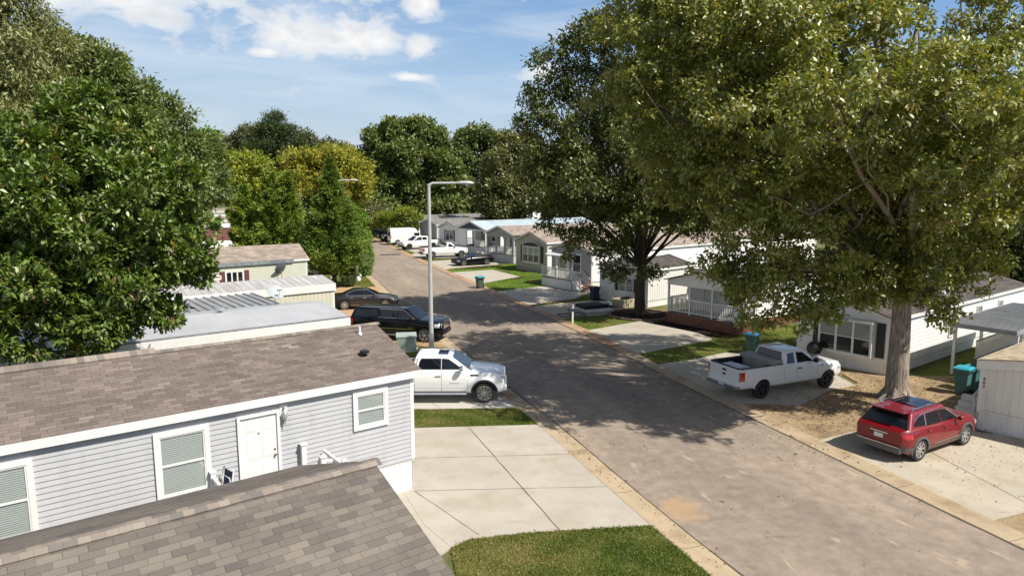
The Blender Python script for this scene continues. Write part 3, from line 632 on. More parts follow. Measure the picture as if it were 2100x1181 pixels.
def window(H, p, a, n, w, h, casing=0.10, sash='double', cols=1, blind=0.0, frame=None, slats=True, curtain=None, shutters=None, arch=0.0, deep=0.075):
    """p: outside wall point at the lower left of the opening; a along the wall, n outward"""
    frame = frame or TRIM; p, a, n = Vector(p), Vector(a), Vector(n); Z = Vector((0, 0, 1)); f = MB(); c = casing
    for (u0, u1, v0, v1) in ((-c, w+c, h, h+c), (-c, w+c, -c, 0), (-c, 0, 0, h), (w, w+c, 0, h)): f.obox(p, a, Z, n, (u0, u1), (v0, v1), (.004, deep))
    s = .035
    for i in range(cols):
        u0, u1 = w*i/cols, w*(i+1)/cols
        for (x0, x1, v0, v1) in ((u0, u1, h-s, h), (u0, u1, 0, s), (u0, u0+s, s, h-s), (u1-s, u1, s, h-s)): f.obox(p, a, Z, n, (x0+.001, x1-.001), (v0+.001, v1-.001), (.021, deep-.014))
        if sash == 'double': f.obox(p, a, Z, n, (u0+s, u1-s), (h*.5-.022, h*.5+.022), (.021, deep-.008))
    if cols > 1:
        for i in range(1, cols): f.obox(p, a, Z, n, (w*i/cols-.05, w*i/cols+.05), (.0, h), (.005, deep-.004))
    wo = f.build('window', frame, H)
    g = MB(); g.obox(p, a, Z, n, (.02, w-.02), (.02, h-.02), (.044, .047)); 
    if arch: pass
    g.build('pane', GLASS if (blind or curtain) else GLASS_DARK, wo)
    if blind or curtain:
        b = MB(); b.obox(p, a, Z, n, (.02, w-.02), (.02, h-.02), (.021, .023), 1)
        if curtain: b.obox(p, a, Z, n, (.03, w-.03), (h*(1-curtain), h-.03), (.027, .03), 0)
        if blind:
            z = h-.05
            while z > h*(1-blind)+.02:
                b.obox(p+Z*z+n*.034, a, (Z*.86-n*.3).normalized(), n, (.035, w-.035), (-.019, .019), (0, .0015), 0)
                z -= .048
        b.build('blind', [BLIND if blind else CURTAIN, ROOM], wo)
    if arch:
        ar = MB(); pts = [(w/2+(w/2+.03)*math.cos(t), h+c+.01+arch*math.sin(t)) for t in np.linspace(0, math.pi, 20)]
        ar.prism(pts, p, a, Z, n, .004, deep-.01, 0); ar.build('arch_panel', SHUT_BLACK, wo)
        ar = MB(); 
        for t0, t1 in zip(np.linspace(0, math.pi, 20)[:-1], np.linspace(0, math.pi, 20)[1:]):
            q = [(w/2+(w/2+k)*math.cos(t), h+c+.01+(arch+k)*math.sin(t)) for t, k in ((t0, .03), (t1, .03), (t1, .09), (t0, .09))]; ar.prism(q[::1], p, a, Z, n, .004, deep, 0)
        ar.build('arch_trim', frame, wo)
    if shutters:
        for u in (-c-.02-.36, w+c+.02):
            sh = MB(); sh.obox(p, a, Z, n, (u, u+.36), (-c+.02, h+c-.02), (.022, .045))
            z = 0.0
            while z < h: sh.obox(p+Z*(z), a, (Z-n*.3).normalized(), n, (u+.04, u+.32), (0, .05), (.044, .052)); z += .075
            sh.build('shutter', shutters, H)
    return wo
def door(H, p, a, n, w=.91, h=2.03, mat=None, frame=None, storm=False, panels=True):
    p, a, n = Vector(p), Vector(a), Vector(n); Z = Vector((0, 0, 1)); mat = mat or DOOR_W
    f = MB(); c = .07
    for (u0, u1, v0, v1) in ((-c, w+c, h, h+c), (-c, 0, 0, h), (w, w+c, 0, h)): f.obox(p, a, Z, n, (u0, u1), (v0, v1), (.004, .075))
    d = MB(); d.obox(p, a, Z, n, (0, w), (0, h), (.003, .026))
    if panels:
        for (u0, u1) in ((.13, .43), (.50, .80)):
            for (v0, v1) in ((.22, .80), (.95, 1.55), (1.66, 1.88)):
                for k, dd in ((0, .030), (.035, .036)):
                    u0_, u1_, v0_, v1_ = (u0+k)*w/.93, (u1-k)*w/.93, v0+k, v1-k
                    d.obox(p, a, Z, n, (u0_, u1_), (v0_, v1_), (.0255, dd) if k else (.0255, .0295))
    do = d.build('door', mat, H); f.build('door_frame', frame or TRIM, do)
    hd = MB(); hd.lathe([(.028, 0), (.03, .02), (.018, .035), (.034, .05), (.03, .075), (.0, .08)], p+a*(w*.92)+Z*.98+n*.018, n, 12); hd.build('handle', BRASS, do); hd = MB(); hd.lathe([(.03, 0), (.03, .022), (.0, .028)], p+a*(w*.92)+Z*1.12+n*.018, n, 12); hd.build('deadbolt', BRASS, do)
    hd = MB(); hd.lathe([(.03, 0), (.02, .02), (.0, .03)], p+a*(w*.5)+Z*1.62+n*.028, n, 10); hd.build('knocker', BRASS, do)
    return do
def railing(H, p, q, h=.92, name='railing', mat=None, sp=.115, posts=(0, 1), pw=.055, balw=.018, zq=None):
    mat = mat or TRIM; p, q = Vector(p), Vector(q); d = q-p; L = d.length; e = d.normalized(); Z = Vector((0, 0, 1)); fl = Vector((e.x, e.y, 0)).normalized(); s = fl.cross(Z)
    m = MB(); m.obox(p, e, s, Z, (0, L), (-.035, .035), (h-.06, h)); m.obox(p, e, s, Z, (0, L), (-.025, .025), (.08, .13))
    k = int(L/sp)
    for i in range(1, k):
        c = p+e*(L*i/k); m.obox(c, fl, s, Z, (-balw, balw), (-balw, balw), (.13, h-.06))
    r = m.build(name, mat, H)
    for t in posts:
        c = p+d*t; m = MB(); m.obox(c, fl, s, Z, (-pw, pw), (-pw, pw), (-.02, h+.10)); m.obox(c, fl, s, Z, (-pw-.02, pw+.02), (-pw-.02, pw+.02), (h+.10, h+.13))
        m.obox(c, fl, s, Z, (-pw*.6, pw*.6), (-pw*.6, pw*.6), (h+.13, h+.16)); m.build('railing_post', mat, r)
    return r
def deck(H, x0, x1, y0, y1, z, skirt, top, zt=.09, pitch=.2):
    d = MB(); d.box(x0-.03, x1+.03, y0-.03, y1+.03, z-.05, z); d.build('deck', top, H)
    k = MB()
    for p, a, n, s in (((x0, y0, 0), (1, 0, 0), (0, -1, 0), x1-x0), ((x1, y1, 0), (-1, 0, 0), (0, 1, 0), x1-x0), ((x0, y1, 0), (0, -1, 0), (-1, 0, 0), y1-y0), ((x1, y0, 0), (0, 1, 0), (1, 0, 0), y1-y0)):
        ribs(k, p, a, n, 0, z-.052, 0, s, pitch)
    k.build('deck_skirting', skirt, H)
def steps(H, p, a, n, w, z, num, mat, rise=None):
    """flight going down along n from height z"""
    m = MB(); p, a, n = Vector(p), Vector(a), Vector(n); Z = Vector((0, 0, 1)); r = z/(num+1)
    for i in range(num): m.obox(p, a, n, Z, (0, w), (.28*i, .28*(i+1)-.004), (0, z-r*(i+1)))
    return m.build('steps', mat, H)
def vent(H, p, r=.045, h=.32, mat=None, boot=None, cap=False, flange=True):
    m = MB(); 
    if cap: m.lathe([(r*.8, 0), (r*.8, h*.55), (r*1.9, h*.55), (r*1.9, h*.85), (r*1.2, h), (0, h)], p, (0, 0, 1), 14)
    else: m.lathe([(r, 0), (r, h), (r*.75, h), (r*.75, h-.05)], p, (0, 0, 1), 14)
    v = m.build('roof_vent', mat or TRIM, H, 40)
    if flange: b = MB(); b.lathe([(r*3, 0), (r*2.4, .035), (r*1.05, .10), (r*1.0, .12)], p, (0, 0, 1), 14); b.build('vent_boot', boot or STEEL, v, 40)
    return v
AX, AN, AF = (1, 0, 0), (0, -1, 0), (-1, 0, 0)
# --- nearest roof, straight below the camera
ap = G(765, 950, 4.6)
ex = Vector((math.cos(HA), math.sin(HA), 0)); ey = Vector((-math.sin(HA), math.cos(HA), 0))
oH = ap-ey*3.05-ex*.25
h0 = house('nearest house with mottled grey brown shingle roof and rounded ridge caps, seen from above', oH, -16, 0, 6.1, .9, 3.5, 1.08, V_GREY, SKIRT_W, SH_FRONT, oe=.14, orr=.25, caps=True)
def roofz(Wd, ze, rise, y, oe=.12): return ze+rise-abs(y-Wd/2)*rise/(Wd/2)+.07
vent(h0, (-5.05, 3.95, roofz(6.1, 3.5, 1.08, 3.95)), .05, .20, TRIM, BLACK)
vent(h0, (-6.95, 3.9, roofz(6.1, 3.5, 1.08, 3.9)), .085, .22, BLACK, BLACK, cap=True)
# --- grey clapboard house
h1 = house('grey clapboard house with brown shingle roof, white door and three white windows', (-2.87, 19.3), -16, 0, 5.5, 1.0, 3.62, .86, V_GREY, SKIRT_W, SH_BROWN, lapd=.128, oe=.13, orr=.24, caps=True, fascia=.19)
window(h1, (-6.64, 0, 1.70), AX, AN, .98, 1.42, .115, blind=1.0)
window(h1, (-10.4, 0, 1.62), AX, AN, 1.26, 1.50, .115, blind=1.0)
window(h1, (-1.75, 0, 2.33), AX, AN, .83, .86, .105, blind=1.0)
door(h1, (-4.83, 0, 1.12), AX, AN, .90, 2.06)
lan = MB(); lan.box(-3.84, -3.64, -.035, -.022, 3.05, 3.36); lan.build('porch_light_plate', TRIM, h1)
lan = MB(); lan.lathe([(.02, 0), (.06, .03), (.075, .16), (.055, .2), (.02, .27), (.0, .3)], (-3.74, -.14, 2.98), (0, 0, 1), 12); lan.tube([(-3.74, -.03, 3.2), (-3.74, -.09, 3.32), (-3.74, -.14, 3.28)], .015); lan.tube([(-3.74, -.14, 2.98), (-3.74, -.14, 2.86)], .02); lan.build('porch_light', STEEL, h1, 40)
deck(h1, -6.0, -2.6, -1.5, -.04, 1.0, SKIRT_W, WOOD_DECK)
railing(h1, (-5.55, -.15, 1.0), (-5.55, -1.4, 1.0), .95, posts=(0,))
railing(h1, (-2.75, -1.4, 1.0), (-2.75, -.12, 1.0), .95, posts=(0,))
for x, y, hh in ((-3.31, -.14, 2.22), (-3.05, -.78, 2.02)):
    m = MB(); m.box(x-.06, x+.06, y-.06, y+.06, 1.0, hh); m.box(x-.085, x+.085, y-.085, y+.085, hh, hh+.035); m.box(x-.045, x+.045, y-.045, y+.045, hh+.035, hh+.06); m.build('porch_post', TRIM, h1)
m = MB(); m.tube([(-3.03, -.78, 1.93), (-2.82, -.78, 1.86), (-2.6, -.78, 1.84)], .05, 8); m.build('handrail', TRIM, h1, 40)
vent(h1, (-.55, 2.2, roofz(5.5, 3.62, .86, 2.2)), .035, .24); vent(h1, (-.98, 1.0, roofz(5.5, 3.62, .86, 1.0)), .075, .17, BLACK, BLACK, cap=True, flange=False)
rv = MB(); rv.obox((-13, 2.75, 4.56), (1, 0, 0), (0, -.955, -.297), (0, -.297, .955), (0, 6.9), (-.12, .16), (.0, .035)); rv.build('ridge_vent', CAPM, h1)
# folding chair leaning at the door
ch = thing('folding_chair', 'folded navy and white patio chair leaning on the porch by the door', 'chair', tuple(Vector((-2.87, 19.3, 1.0))+ex*(-5.36)+ey*(-.30)), HA+.2)
m = MB(); m.tube([(-.05, -.22, 0), (.17, -.22, 1.12), (.17, .22, 1.12), (-.05, .22, 0)], .018); m.tube([(.22, -.2, 0), (.06, -.2, .95), (.06, .2, .95), (.22, .2, 0)], .016); m.build('frame', TRIM, ch, 40)
m = MB(); m.obox((.02, 0, .35), (0, 1, 0), (.2, 0, 1), (1, 0, -.2), (-.2, .2), (0, .7), (0, .012)); m.build('backrest', plain('navy_cloth', (.03, .04, .10), .9), ch)

# --- left side, further down
h2 = house('low house with pale grey coated metal roof and deep white fascia beside the magnolia', (-7.25, 29.95), -15, 0, 5.4, .7, 3.1, .34, V_SAND, SKIRT_TAN, M_FLAT, TRIM, oe=.08, orr=.10, wallkind='ribs', fascia=.42)
ribb = MB(); ribs(ribb, (-15.1, -.112, 0), (1, 0, 0), (0, -1, 0), 2.74, 3.12, 0, 15.2, .11, .008); ribb.build('fascia_panel', TRIM, h2)
edge = MB(); edge.box(-15.1, .1, -.09, .12, 3.172, 3.20); edge.build('roof_edge', plain('sealed_edge', (.20, .20, .21), .7, var=.4, vscale=5), h2)
vent(h2, (-4.6, 2.75, 3.46), .12, .26, STEEL, STEEL, cap=True, flange=False)
cp_ = thing('carport', 'grey ribbed metal carport roof between the pale grey roof and the rusty one', 'carport', (-13.4, 36.2, 0), HA)
m = MB()
for i in range(12): m.box(-4.6+i*.42, -4.6+i*.42+.36, -2.6, 2.9, 2.9, 2.92); m.box(-4.6+i*.42+.36, -4.6+i*.42+.42, -2.6, 2.9, 2.9, 2.98)
m.build('roof', M_CARPORT, cp_)
for x, y in ((.3, -2.4), (.3, 2.7), (-4.4, -2.4), (-4.4, 2.7)): m = MB(); m.box(x-.05, x+.05, y-.05, y+.05, 0, 2.9); m.build('post', TRIM, cp_)
h3 = house('low house with weathered streaky ribbed metal roof and stained white fascia', (-10.85, 41.7), -15, 0, 4.0, .7, 3.0, .30, V_SAND, SKIRT_TAN, M_RUST, TRIM_OLD, oe=.08, orr=.10, wallkind='ribs', fascia=.42, roofkind='ribbed')
h4 = house('sage green clapboard house with tan shingle roof and loose silver gutter', (-16.4, 55.0), -15, 0, 4.0, .8, 3.22, 1.0, V_SAGE, SKIRT_TAN, SH_TAN, oe=.12, orr=.2, lapd=.17)
m = MB(); m.obox((-15, -.16, 2.98), (1, 0, 0), (0, 1, 0), (0, -.3, 1), (0, 13.9), (0, .06), (0, .30)); m.build('gutter', plain('crumpled_foil', (.50, .58, .68), .3, .5, var=.3, vscale=4), h4)
window(h4, (-6.2, 0, 1.7), AX, AN, 1.2, .85, .09, cols=3, sash='single', shutters=plain('maroon_shutter', (.10, .02, .02), .5))
aw = MB(); 
for i in range(9): aw.obox((-9.6+i*.3, -.03, 2.85), (1, 0, 0), (0, -1, -.35), (0, -.35, 1), (0, .22), (0, 1.4), (0, .02))
aw.build('awning', TRIM, h4); aw = MB(); aw.box(-9.7, -6.9, -1.42, -1.36, 2.22, 2.52); aw.build('awning_valance', TRIM, h4)
# roofs beyond, mostly behind the trees
h5 = house('low white roofed house with dull red wall behind the cedar', (-41, 104), -22, 0, 4.2, .8, 3.0, .35, V_BRICKRED, SKIRT_TAN, M_WHITE, ang=R(20), oe=.1, orr=.1, roofkind='ribbed', wallkind='ribs')
h6 = house('low house with brown roof and broad white eave far left', (-50, 124), -24, 0, 4.4, .8, 3.1, .5, V_WHITE, SKIRT_W, SH_TAN, ang=R(20), fascia=.5)
h7 = house('farthest left house with flat grey brown roof and broad white wall', (-66, 166), -30, 0, 4.4, .8, 3.4, .5, V_WHITE, SKIRT_W, SH_TAN, ang=R(20), fascia=.6)
h8 = house('white shed roof just behind the tan shingle roof', (-29.4, 73), -9, 0, 3.6, .5, 2.7, .4, V_WHITE, SKIRT_W, M_WHITE, ang=R(30))

# --- right side, nearest first
rj = house('cream sheet metal house at the right edge with house number beside its corner', (17.08, 24.5), 0, 14, 4.4, .70, 2.60, .35, V_CREAM, SKIRT_W, SH_SAND, TRIM_OLD, oe=.1, orr=.12, wallkind='ribs', fascia=.36, skpitch=.16)
rj.location = Vector((17.08, 24.5, 0))-ey*4.4
def text_mesh(parent, name, body, size, p, a, up, n, mat, depth=.006):
    cu = bpy.data.curves.new(name, 'FONT'); cu.body = body; cu.size = size; cu.extrude = depth; cu.align_x = 'CENTER'; cu.align_y = 'CENTER'
    ob = bpy.data.objects.new(name, cu); C.objects.link(ob); dg = bpy.context.evaluated_depsgraph_get()
    me = bpy.data.meshes.new_from_object(ob.evaluated_get(dg)); bpy.data.objects.remove(ob); bpy.data.curves.remove(cu)
    a, up, n = Vector(a), Vector(up), Vector(n); M = Matrix(((a.x, up.x, n.x, p[0]), (a.y, up.y, n.y, p[1]), (a.z, up.z, n.z, p[2]), (0, 0, 0, 1)))
    me.transform(M); me.materials.clear(); me.materials.append(mat); o = bpy.data.objects.new(name, me); C.objects.link(o); o.parent = parent; return o
for i, dgt in enumerate('880'): text_mesh(rj, 'house_number', dgt, .15, (-.032, 4.27, 1.94-.14*i), (0, -1, 0), (0, 0, 1), (-1, 0, 0), BLACK)
m = MB(); m.obox((-.03, 4.2, .76), (0, -1, 0), (0, 0, 1), (-1, 0, 0), (0, 4.0), (-.05, .02), (0, .05)); m.build('floor_trim', TRIM_OLD, rj)
m = MB(); m.obox((.35, 4.62, .0), (1, 0, 0), (0, 1, 0), (0, 0, 1), (0, .09), (0, .06), (0, 1.15)); m.obox((.35, 4.62, 1.1), (1, 0, .30), (0, 1, 0), (-.30, 0, 1), (-.1, 2.0), (.0, .05), (.0, .14)); m.obox((.35, 4.62, .5), (1, 0, .30), (0, 1, 0), (-.30, 0, 1), (0, 2.0), (.0, .05), (.0, .12)); m.build('stair_railing', TRIM, rj)
steps(rj, (2.0, 4.45, 0), (0, 1, 0), (-1, 0, 0), 1.1, .9, 4, TRIM_OLD)
cpo = thing('carport', 'flat grey patio roof on white posts between the cream and the bay window house', 'carport', (20.4, 31.15, 0), HA)
m = MB(); m.box(0, 9, -2.3, .55, 2.55, 2.62); m.box(-.03, 9.03, -2.33, -2.3, 2.46, 2.66); m.box(-.03, 0, -2.3, .55, 2.46, 2.66); m.box(-.03, 9, .55, .58, 2.46, 2.66)
s = .2
while s < 9: m.box(s, s+.05, -2.28, .53, 2.615, 2.65); s += .3
m.build('roof', M_CARPORT, cpo)
for x, y in ((1.0, .4), (4.3, .4), (7.8, .4), (.5, -2.2)): m = MB(); m.box(x-.06, x+.06, y-.06, y+.06, 0, 2.55); m.build('post', TRIM, cpo)
rb = MB(); rb.box(2.0, 8.5, -.2, -.15, 1.55, 1.62); rb.box(2.0, 8.5, -.2, -.15, .75, .8)
for i in range(44): rb.box(2.02+i*.148, 2.06+i*.148, -.19, -.16, .8, 1.55)
rb.build('railing', TRIM_OLD, cpo); m = MB(); m.box(2, 8.9, -2.2, -.1, .6, .7); m.box(2.0, 2.05, -2.2, -.1, 0, .6); m.build('deck', WOOD_DECK, cpo)
rh = house('white house with three part bay window between black shutters behind the big oak', (17.7, 31.6), 0, 18, 4.65, .55, 2.78, .62, V_WHITE, SKIRT_W, SH_DARK, oe=.12, orr=.2, lapd=.2)
window(rh, (-.30, .80, .86), (0, 1, 0), AF, 2.5, 1.58, .07, cols=3, curtain=.5, deep=.08)
m = MB(); m.obox((-.02, .72, .72), (0, 1, 0), (-1, 0, 0), (0, 0, 1), (0, 2.66), (0, .30), (0, .07)); m.obox((-.02, .72, 2.52), (0, 1, 0), (-1, 0, -.3), (-.3, 0, 1), (0, 2.66), (0, .36), (0, .05)); m.box(-.28, -.02, .72, .78, .79, 2.52); m.box(-.28, -.02, 3.32, 3.38, .79, 2.52); m.build('bay_box', TRIM, rh)
for y in (.28, 3.42):
    m = MB(); m.box(-.05, -.026, y, y+.4, .82, 2.5); z = .9
    while z < 2.4: m.box(-.058, -.05, y+.05, y+.35, z, z+.05); z += .085
    m.build('shutter', SHUT_BLACK, rh)
for x, w, z0, z1 in ((6.45, .5, 1.1, 2.35), (10.1, .65, 1.35, 2.3), (13.3, .6, 1.5, 2.3)): window(rh, (x, 0, z0), AX, AN, w, z1-z0, .05, curtain=.5)
m = MB(); m.box(8, 8.5, .9, 1.2, 3.05, 3.2); m.build('roof_vent', TRIM, rh)
rg = house('white clapboard house with railed front porch on red brown stained skirting', tuple(Vector((13.38, 40.83, 0)))[:2], 2.2, 18, 5.2, .68, 2.86, .70, V_WHITE, WOOD_RED, SH_DARK, oe=.15, orr=.05, lapd=.14, skpitch=.14)
deck(rg, 0, 2.2, 0, 5.2, .74, WOOD_RED, WOOD_DECK, pitch=.14)
pr = MB(); sl = .70/2.6; orv = .15
q = [(-.25, -.15, 2.86-.15*sl+.02), (-.25, 2.6, 3.58), (-.25, 5.35, 2.86-.15*sl+.02)]; th = .06
vs = [(x, y, z+d) for x in (-.25, 2.15) for (_, y, z) in q for d in (0, th)]
pr.add(vs, [(1, 3, 9, 7), (3, 5, 11, 9), (2, 0, 6, 8), (4, 2, 8, 10), (0, 1, 7, 6), (5, 4, 10, 11), (0, 2, 3, 1), (2, 4, 5, 3)]); pr.build('porch_roof', SH_DARK, rg)
pg = MB(); pg.add([(x, y, z) for x in (-.03, .04) for y, z in ((0, 2.56), (5.2, 2.56), (5.2, 2.86), (2.6, 3.56), (0, 2.86))], [(0, 4, 3, 2, 1), (5, 6, 7, 8, 9), (0, 1, 6, 5), (1, 2, 7, 6), (4, 0, 5, 9)]); pg.box(.04, 2.18, -.03, .04, 2.56, 2.86); pg.box(.04, 2.18, 5.16, 5.23, 2.56, 2.86); pg.build('porch_gable', TRIM, rg)
pp = [(0.06, y) for y in (.06, 1.72, 3.42, 5.14)]+[(2.1, .06), (1.08, .06)]
for x, y in pp: m = MB(); m.box(x-.055, x+.055, y-.055, y+.055, .60, 2.56); m.build('porch_post', TRIM, rg)
for (p, q) in (((.06, .12, .76), (.06, 1.66, .76)), ((.06, 1.78, .76), (.06, 3.36, .76)), ((.06, 3.48, .76), (.06, 5.08, .76)), ((.12, .06, .76), (1.02, .06, .76)), ((1.14, .06, .76), (2.04, .06, .76)), ((.12, 5.14, .76), (2.04, 5.14, .76))): railing(rg, p, q, .98, posts=())
door(rg, (2.2, 3.9, .78), (0, -1, 0), AF, panels=False); window(rg, (2.2, 1.0, 1.3), (0, 1, 0), AF, 1.0, 1.0, .07)
for x in (3.9, 7.6, 11): window(rg, (x, 0, 1.3), AX, AN, .55, 1.0, .05, curtain=.5)
rf = house('white sheet metal house behind the middle tree with dark front shingles and rusty rear roof', (10.05, 50.6), 0, 17, 5.0, .5, 2.82, .55, V_OLDWHITE, SKIRT_W, SH_DARK, TRIM_OLD, oe=.12, orr=.2, wallkind='ribs', lapd=.2)
m = MB(); sl = .55/2.5
for y0, y1, z0, z1 in ((-.16, 2.5, 2.84-.03, 3.42), (2.5, 5.16, 3.42, 2.81)):
    m.add([(5.2, y0, z0+.06), (17.3, y0, z0+.06), (17.3, y1, z1+.06), (5.2, y1, z1+.06), (5.2, y0, z0+.10), (17.3, y0, z0+.10), (17.3, y1, z1+.10), (5.2, y1, z1+.10)], [(0, 3, 2, 1), (4, 5, 6, 7), (0, 1, 5, 4), (1, 2, 6, 5), (2, 3, 7, 6), (3, 0, 4, 7)])
m.build('metal_roof', M_RUSTY, rf)
window(rf, (0, 1.45, .98), (0, 1, 0), AF, 1.45, .98, .05, cols=2, curtain=.9, shutters=SHUT_BLACK)
m = MB(); m.box(5.0, 17, -1.5, -.05, 2.55, 2.62); m.build('side_awning', M_WHITE, rf)
re = house('grey front house with white railed deck, striped awning over its door and brick steps', (6.84, 59.2), 0, 18, 5.2, .75, 3.35, .85, V_TAUPE, SKIRT_W, SH_TAN, oe=.18, orr=.25, lapd=.15)
m = MB(); lap(m, (0, -.012, 0), (1, 0, 0), (0, -1, 0), .75, 3.33, .15, lambda z: (0.1, 18)); m.build('side_wall', V_WHITE, re)
window(re, (0, 1.32, 1.45), (0, 1, 0), AF, .95, 1.5, .12); 
do = door(re, (0, 4.05, .86), (0, -1, 0), AF, .92, 1.98, V_TAN, panels=False)
for y in (2.75, 4.2): m = MB(); m.box(-.09, -.025, y, y+.42, .78, 3.1); m.build('door_side_panel', TRIM, re)
aw = MB()
for i in range(10): aw.obox((-.03, 3.0+i*.2, 3.12), (0, 1, 0), (-1, 0, -.28), (-.28, 0, 1), (0, .195), (0, 1.0), (0, .02), i % 2); aw.obox((-.98, 3.0+i*.2, 2.84), (0, 1, 0), (0, 0, -1), (-1, 0, 0), (.02, .175), (0, .16 if i % 2 else .11), (0, .012), i % 2)
aw.build('awning', [TRIM, plain('awning_grey', (.5, .5, .5), .6)], re)
deck(re, -1.25, 0, 1.15, 5.15, .83, SKIRT_W, WOOD_DECK)
railing(re, (-1.2, 5.1, .83), (-1.2, 3.2, .83), .95, posts=(0, 1), sp=.13); railing(re, (-1.2, 3.15, .83), (-1.2, 1.2, .83), .95, posts=(1,), sp=.13)
railing(re, (-1.2, 1.1, .75), (-1.2, .1, .1), .95, posts=(1,), sp=.13); railing(re, (-.1, 1.1, .75), (-.1, .1, .1), .95, posts=(), sp=.13)
steps(re, (-1.15, 1.15, 0), (1, 0, 0), (0, -1, 0), 1.0, .83, 3, TRIM_OLD)
bs = MB()
for k, (x0, x1, z0, z1) in enumerate(((.0, .9, 0, .18), (.0, .62, .18, .36), (.0, .34, .36, .54))):
    for j in range(6): bs.box(-.02-x1, -.02, -.32+j*.21-1.0+1.05, -.32+j*.21+.2-1.0+1.05, z0, z1-.004)
bs.build('brick_steps', BRICK, re)
rd = house('tan house with arched front window between black shutters', (3.65, 71), 0, 18, 5.25, .4, 3.25, .95, V_TAN, SKIRT_TAN, SH_TAN, oe=.2, orr=.3, lapd=.17)
m = MB(); lap(m, (0, -.012, 0), (1, 0, 0), (0, -1, 0), .5, 3.2, .15, lambda z: (0.1, 18)); m.build('side_wall', V_WHITE, rd)
window(rd, (-.18, 1.15, 1.02), (0, 1, 0), AF, 2.65, 1.60, .06, cols=3, curtain=.5, arch=.42)
m = MB(); m.box(-.17, -.02, 1.1, 3.9, .86, .96); m.box(-.17, -.02, 1.1, 1.15, .96, 2.7); m.box(-.17, -.02, 3.85, 3.9, .96, 2.7); m.build('bay_box', TRIM, rd)
for y in (.62, 4.0): m = MB(); m.box(-.05, -.025, y, y+.4, 1.0, 2.75); m.build('shutter', SHUT_BLACK, rd)
rc = house('grey porch house with three arched openings, white railing and tan shingle roof', (.17, 80.1), 2.6, 18, 5.3, .8, 3.35, .85, V_MID, SKIRT_GREY, SH_TAN, oe=.2, orr=.1, lapd=.16)
deck(rc, 0, 2.6, 0, 5.3, 1.0, SKIRT_GREY, WOOD_DECK)
m = MB(); m.box(-.02, 0.0, 5.0, 5.2, 0, .9)
pr = MB(); q = [(-.2, 3.30), (2.65, 4.24), (5.5, 3.30)]; th = .07
vs = [(x, y, z+d) for x in (-.3, 2.55) for (y, z) in q for d in (0, th)]
pr.add(vs, [(1, 3, 9, 7), (3, 5, 11, 9), (2, 0, 6, 8), (4, 2, 8, 10), (0, 1, 7, 6), (5, 4, 10, 11), (0, 2, 3, 1), (2, 4, 5, 3)]); pr.build('porch_roof', SH_TAN, rc)
# arched porch front: one panel with three arches, built as strips
ap_ = MB(); edges = [.12, 1.75, 3.42, 5.18]
for y0, y1 in zip(edges, edges[1:]):
    c0, c1 = y0+.12, y1-.12; n = 14
    for i in range(n):
        ya, yb = c0+(c1-c0)*i/n, c0+(c1-c0)*(i+1)/n
        za, zb_ = [2.55+.5*min(1, 1.25*math.sqrt(max(0, 1-((y-(c0+c1)/2)/((c1-c0)/2))**2))) for y in (ya, yb)]
        ta, tb = [3.35+.9*(1-abs(y-2.65)/2.65) for y in (ya, yb)]
        ap_.add([(x, y, z) for x in (0.0, .09) for y, z in ((ya, za), (yb, zb_), (yb, tb), (ya, ta))], [(0, 3, 2, 1), (4, 5, 6, 7), (0, 1, 5, 4)])
for y in edges: ap_.box(0, .09, y-.12, y+.12, 1.0, 3.35+.9*(1-abs(y-2.65)/2.65)-.05)
ap_.build('arched_front', V_MID, rc)
for x in (.1, 2.5): m = MB(); m.box(x-.06, x+.06, .0, .12, 1.0, 3.3); m.build('porch_post', TRIM, rc)
m = MB(); m.obox((-.32, -.3, 3.22), (0, 1, .33), (1, 0, 0), (0, -.33, 1), (0, 2.95), (0, .025), (0, .2)); m.obox((-.32, 5.6, 3.22), (0, -1, .33), (1, 0, 0), (0, .33, 1), (0, 2.95), (0, .025), (0, .2)); m.build('porch_fascia', TRIM, rc)
for (p, q) in (((.05, .25, 1.0), (.05, 1.63, 1.0)), ((.05, 1.87, 1.0), (.05, 3.3, 1.0)), ((.05, 3.54, 1.0), (.05, 4.2, 1.0)), ((.15, .06, 1.0), (2.45, .06, 1.0))): railing(rc, p, q, .95, posts=(), mat=TRIM_OLD)
steps(rc, (-.03, 4.3, 0), (0, 1, 0), (-1, 0, 0), .9, 1.0, 5, TRIM_OLD)
railing(rc, (-.05, 4.25, .9), (-1.5, 4.25, .05), .95, posts=(1,)); railing(rc, (-.05, 5.25, .9), (-1.5, 5.25, .05), .95, posts=(1,))
for y in (2.4, 4.0): m = MB(); m.box(2.55, 2.57, y, y+1.1, 1.05, 3.0); m.build('white_wall_panel', V_WHITE, rc)
door(rc, (2.6, 1.7, 1.02), (0, -1, 0), AF, panels=False)
rbh = house('white and navy gabled house with light blue metal roof and front porch', (-3.4, 89.5), 2.4, 20, 6.6, .9, 3.4, .95, V_WHITE, SKIRT_GREY, M_BLUE, oe=.2, orr=.1, lapd=.16, roofkind='ribbed')
deck(rbh, 0, 2.4, 0, 6.6, 1.1, SKIRT_GREY, WOOD_DECK)
pr = MB(); q = [(-.2, 3.36), (3.3, 4.37), (6.8, 3.36)]; vs = [(x, y, z+d) for x in (-.3, 2.35) for (y, z) in q for d in (0, th)]
pr.add(vs, [(1, 3, 9, 7), (3, 5, 11, 9), (2, 0, 6, 8), (4, 2, 8, 10), (0, 1, 7, 6), (5, 4, 10, 11), (0, 2, 3, 1), (2, 4, 5, 3)]); pr.build('porch_roof', M_BLUE, rbh)
m = MB(); m.add([(x, y, z) for x in (0, .08) for y, z in ((.1, 3.36), (6.5, 3.36), (3.3, 4.32))], [(0, 2, 1), (3, 4, 5), (0, 1, 4, 3)]); m.build('porch_gable', V_NAVY, rbh)
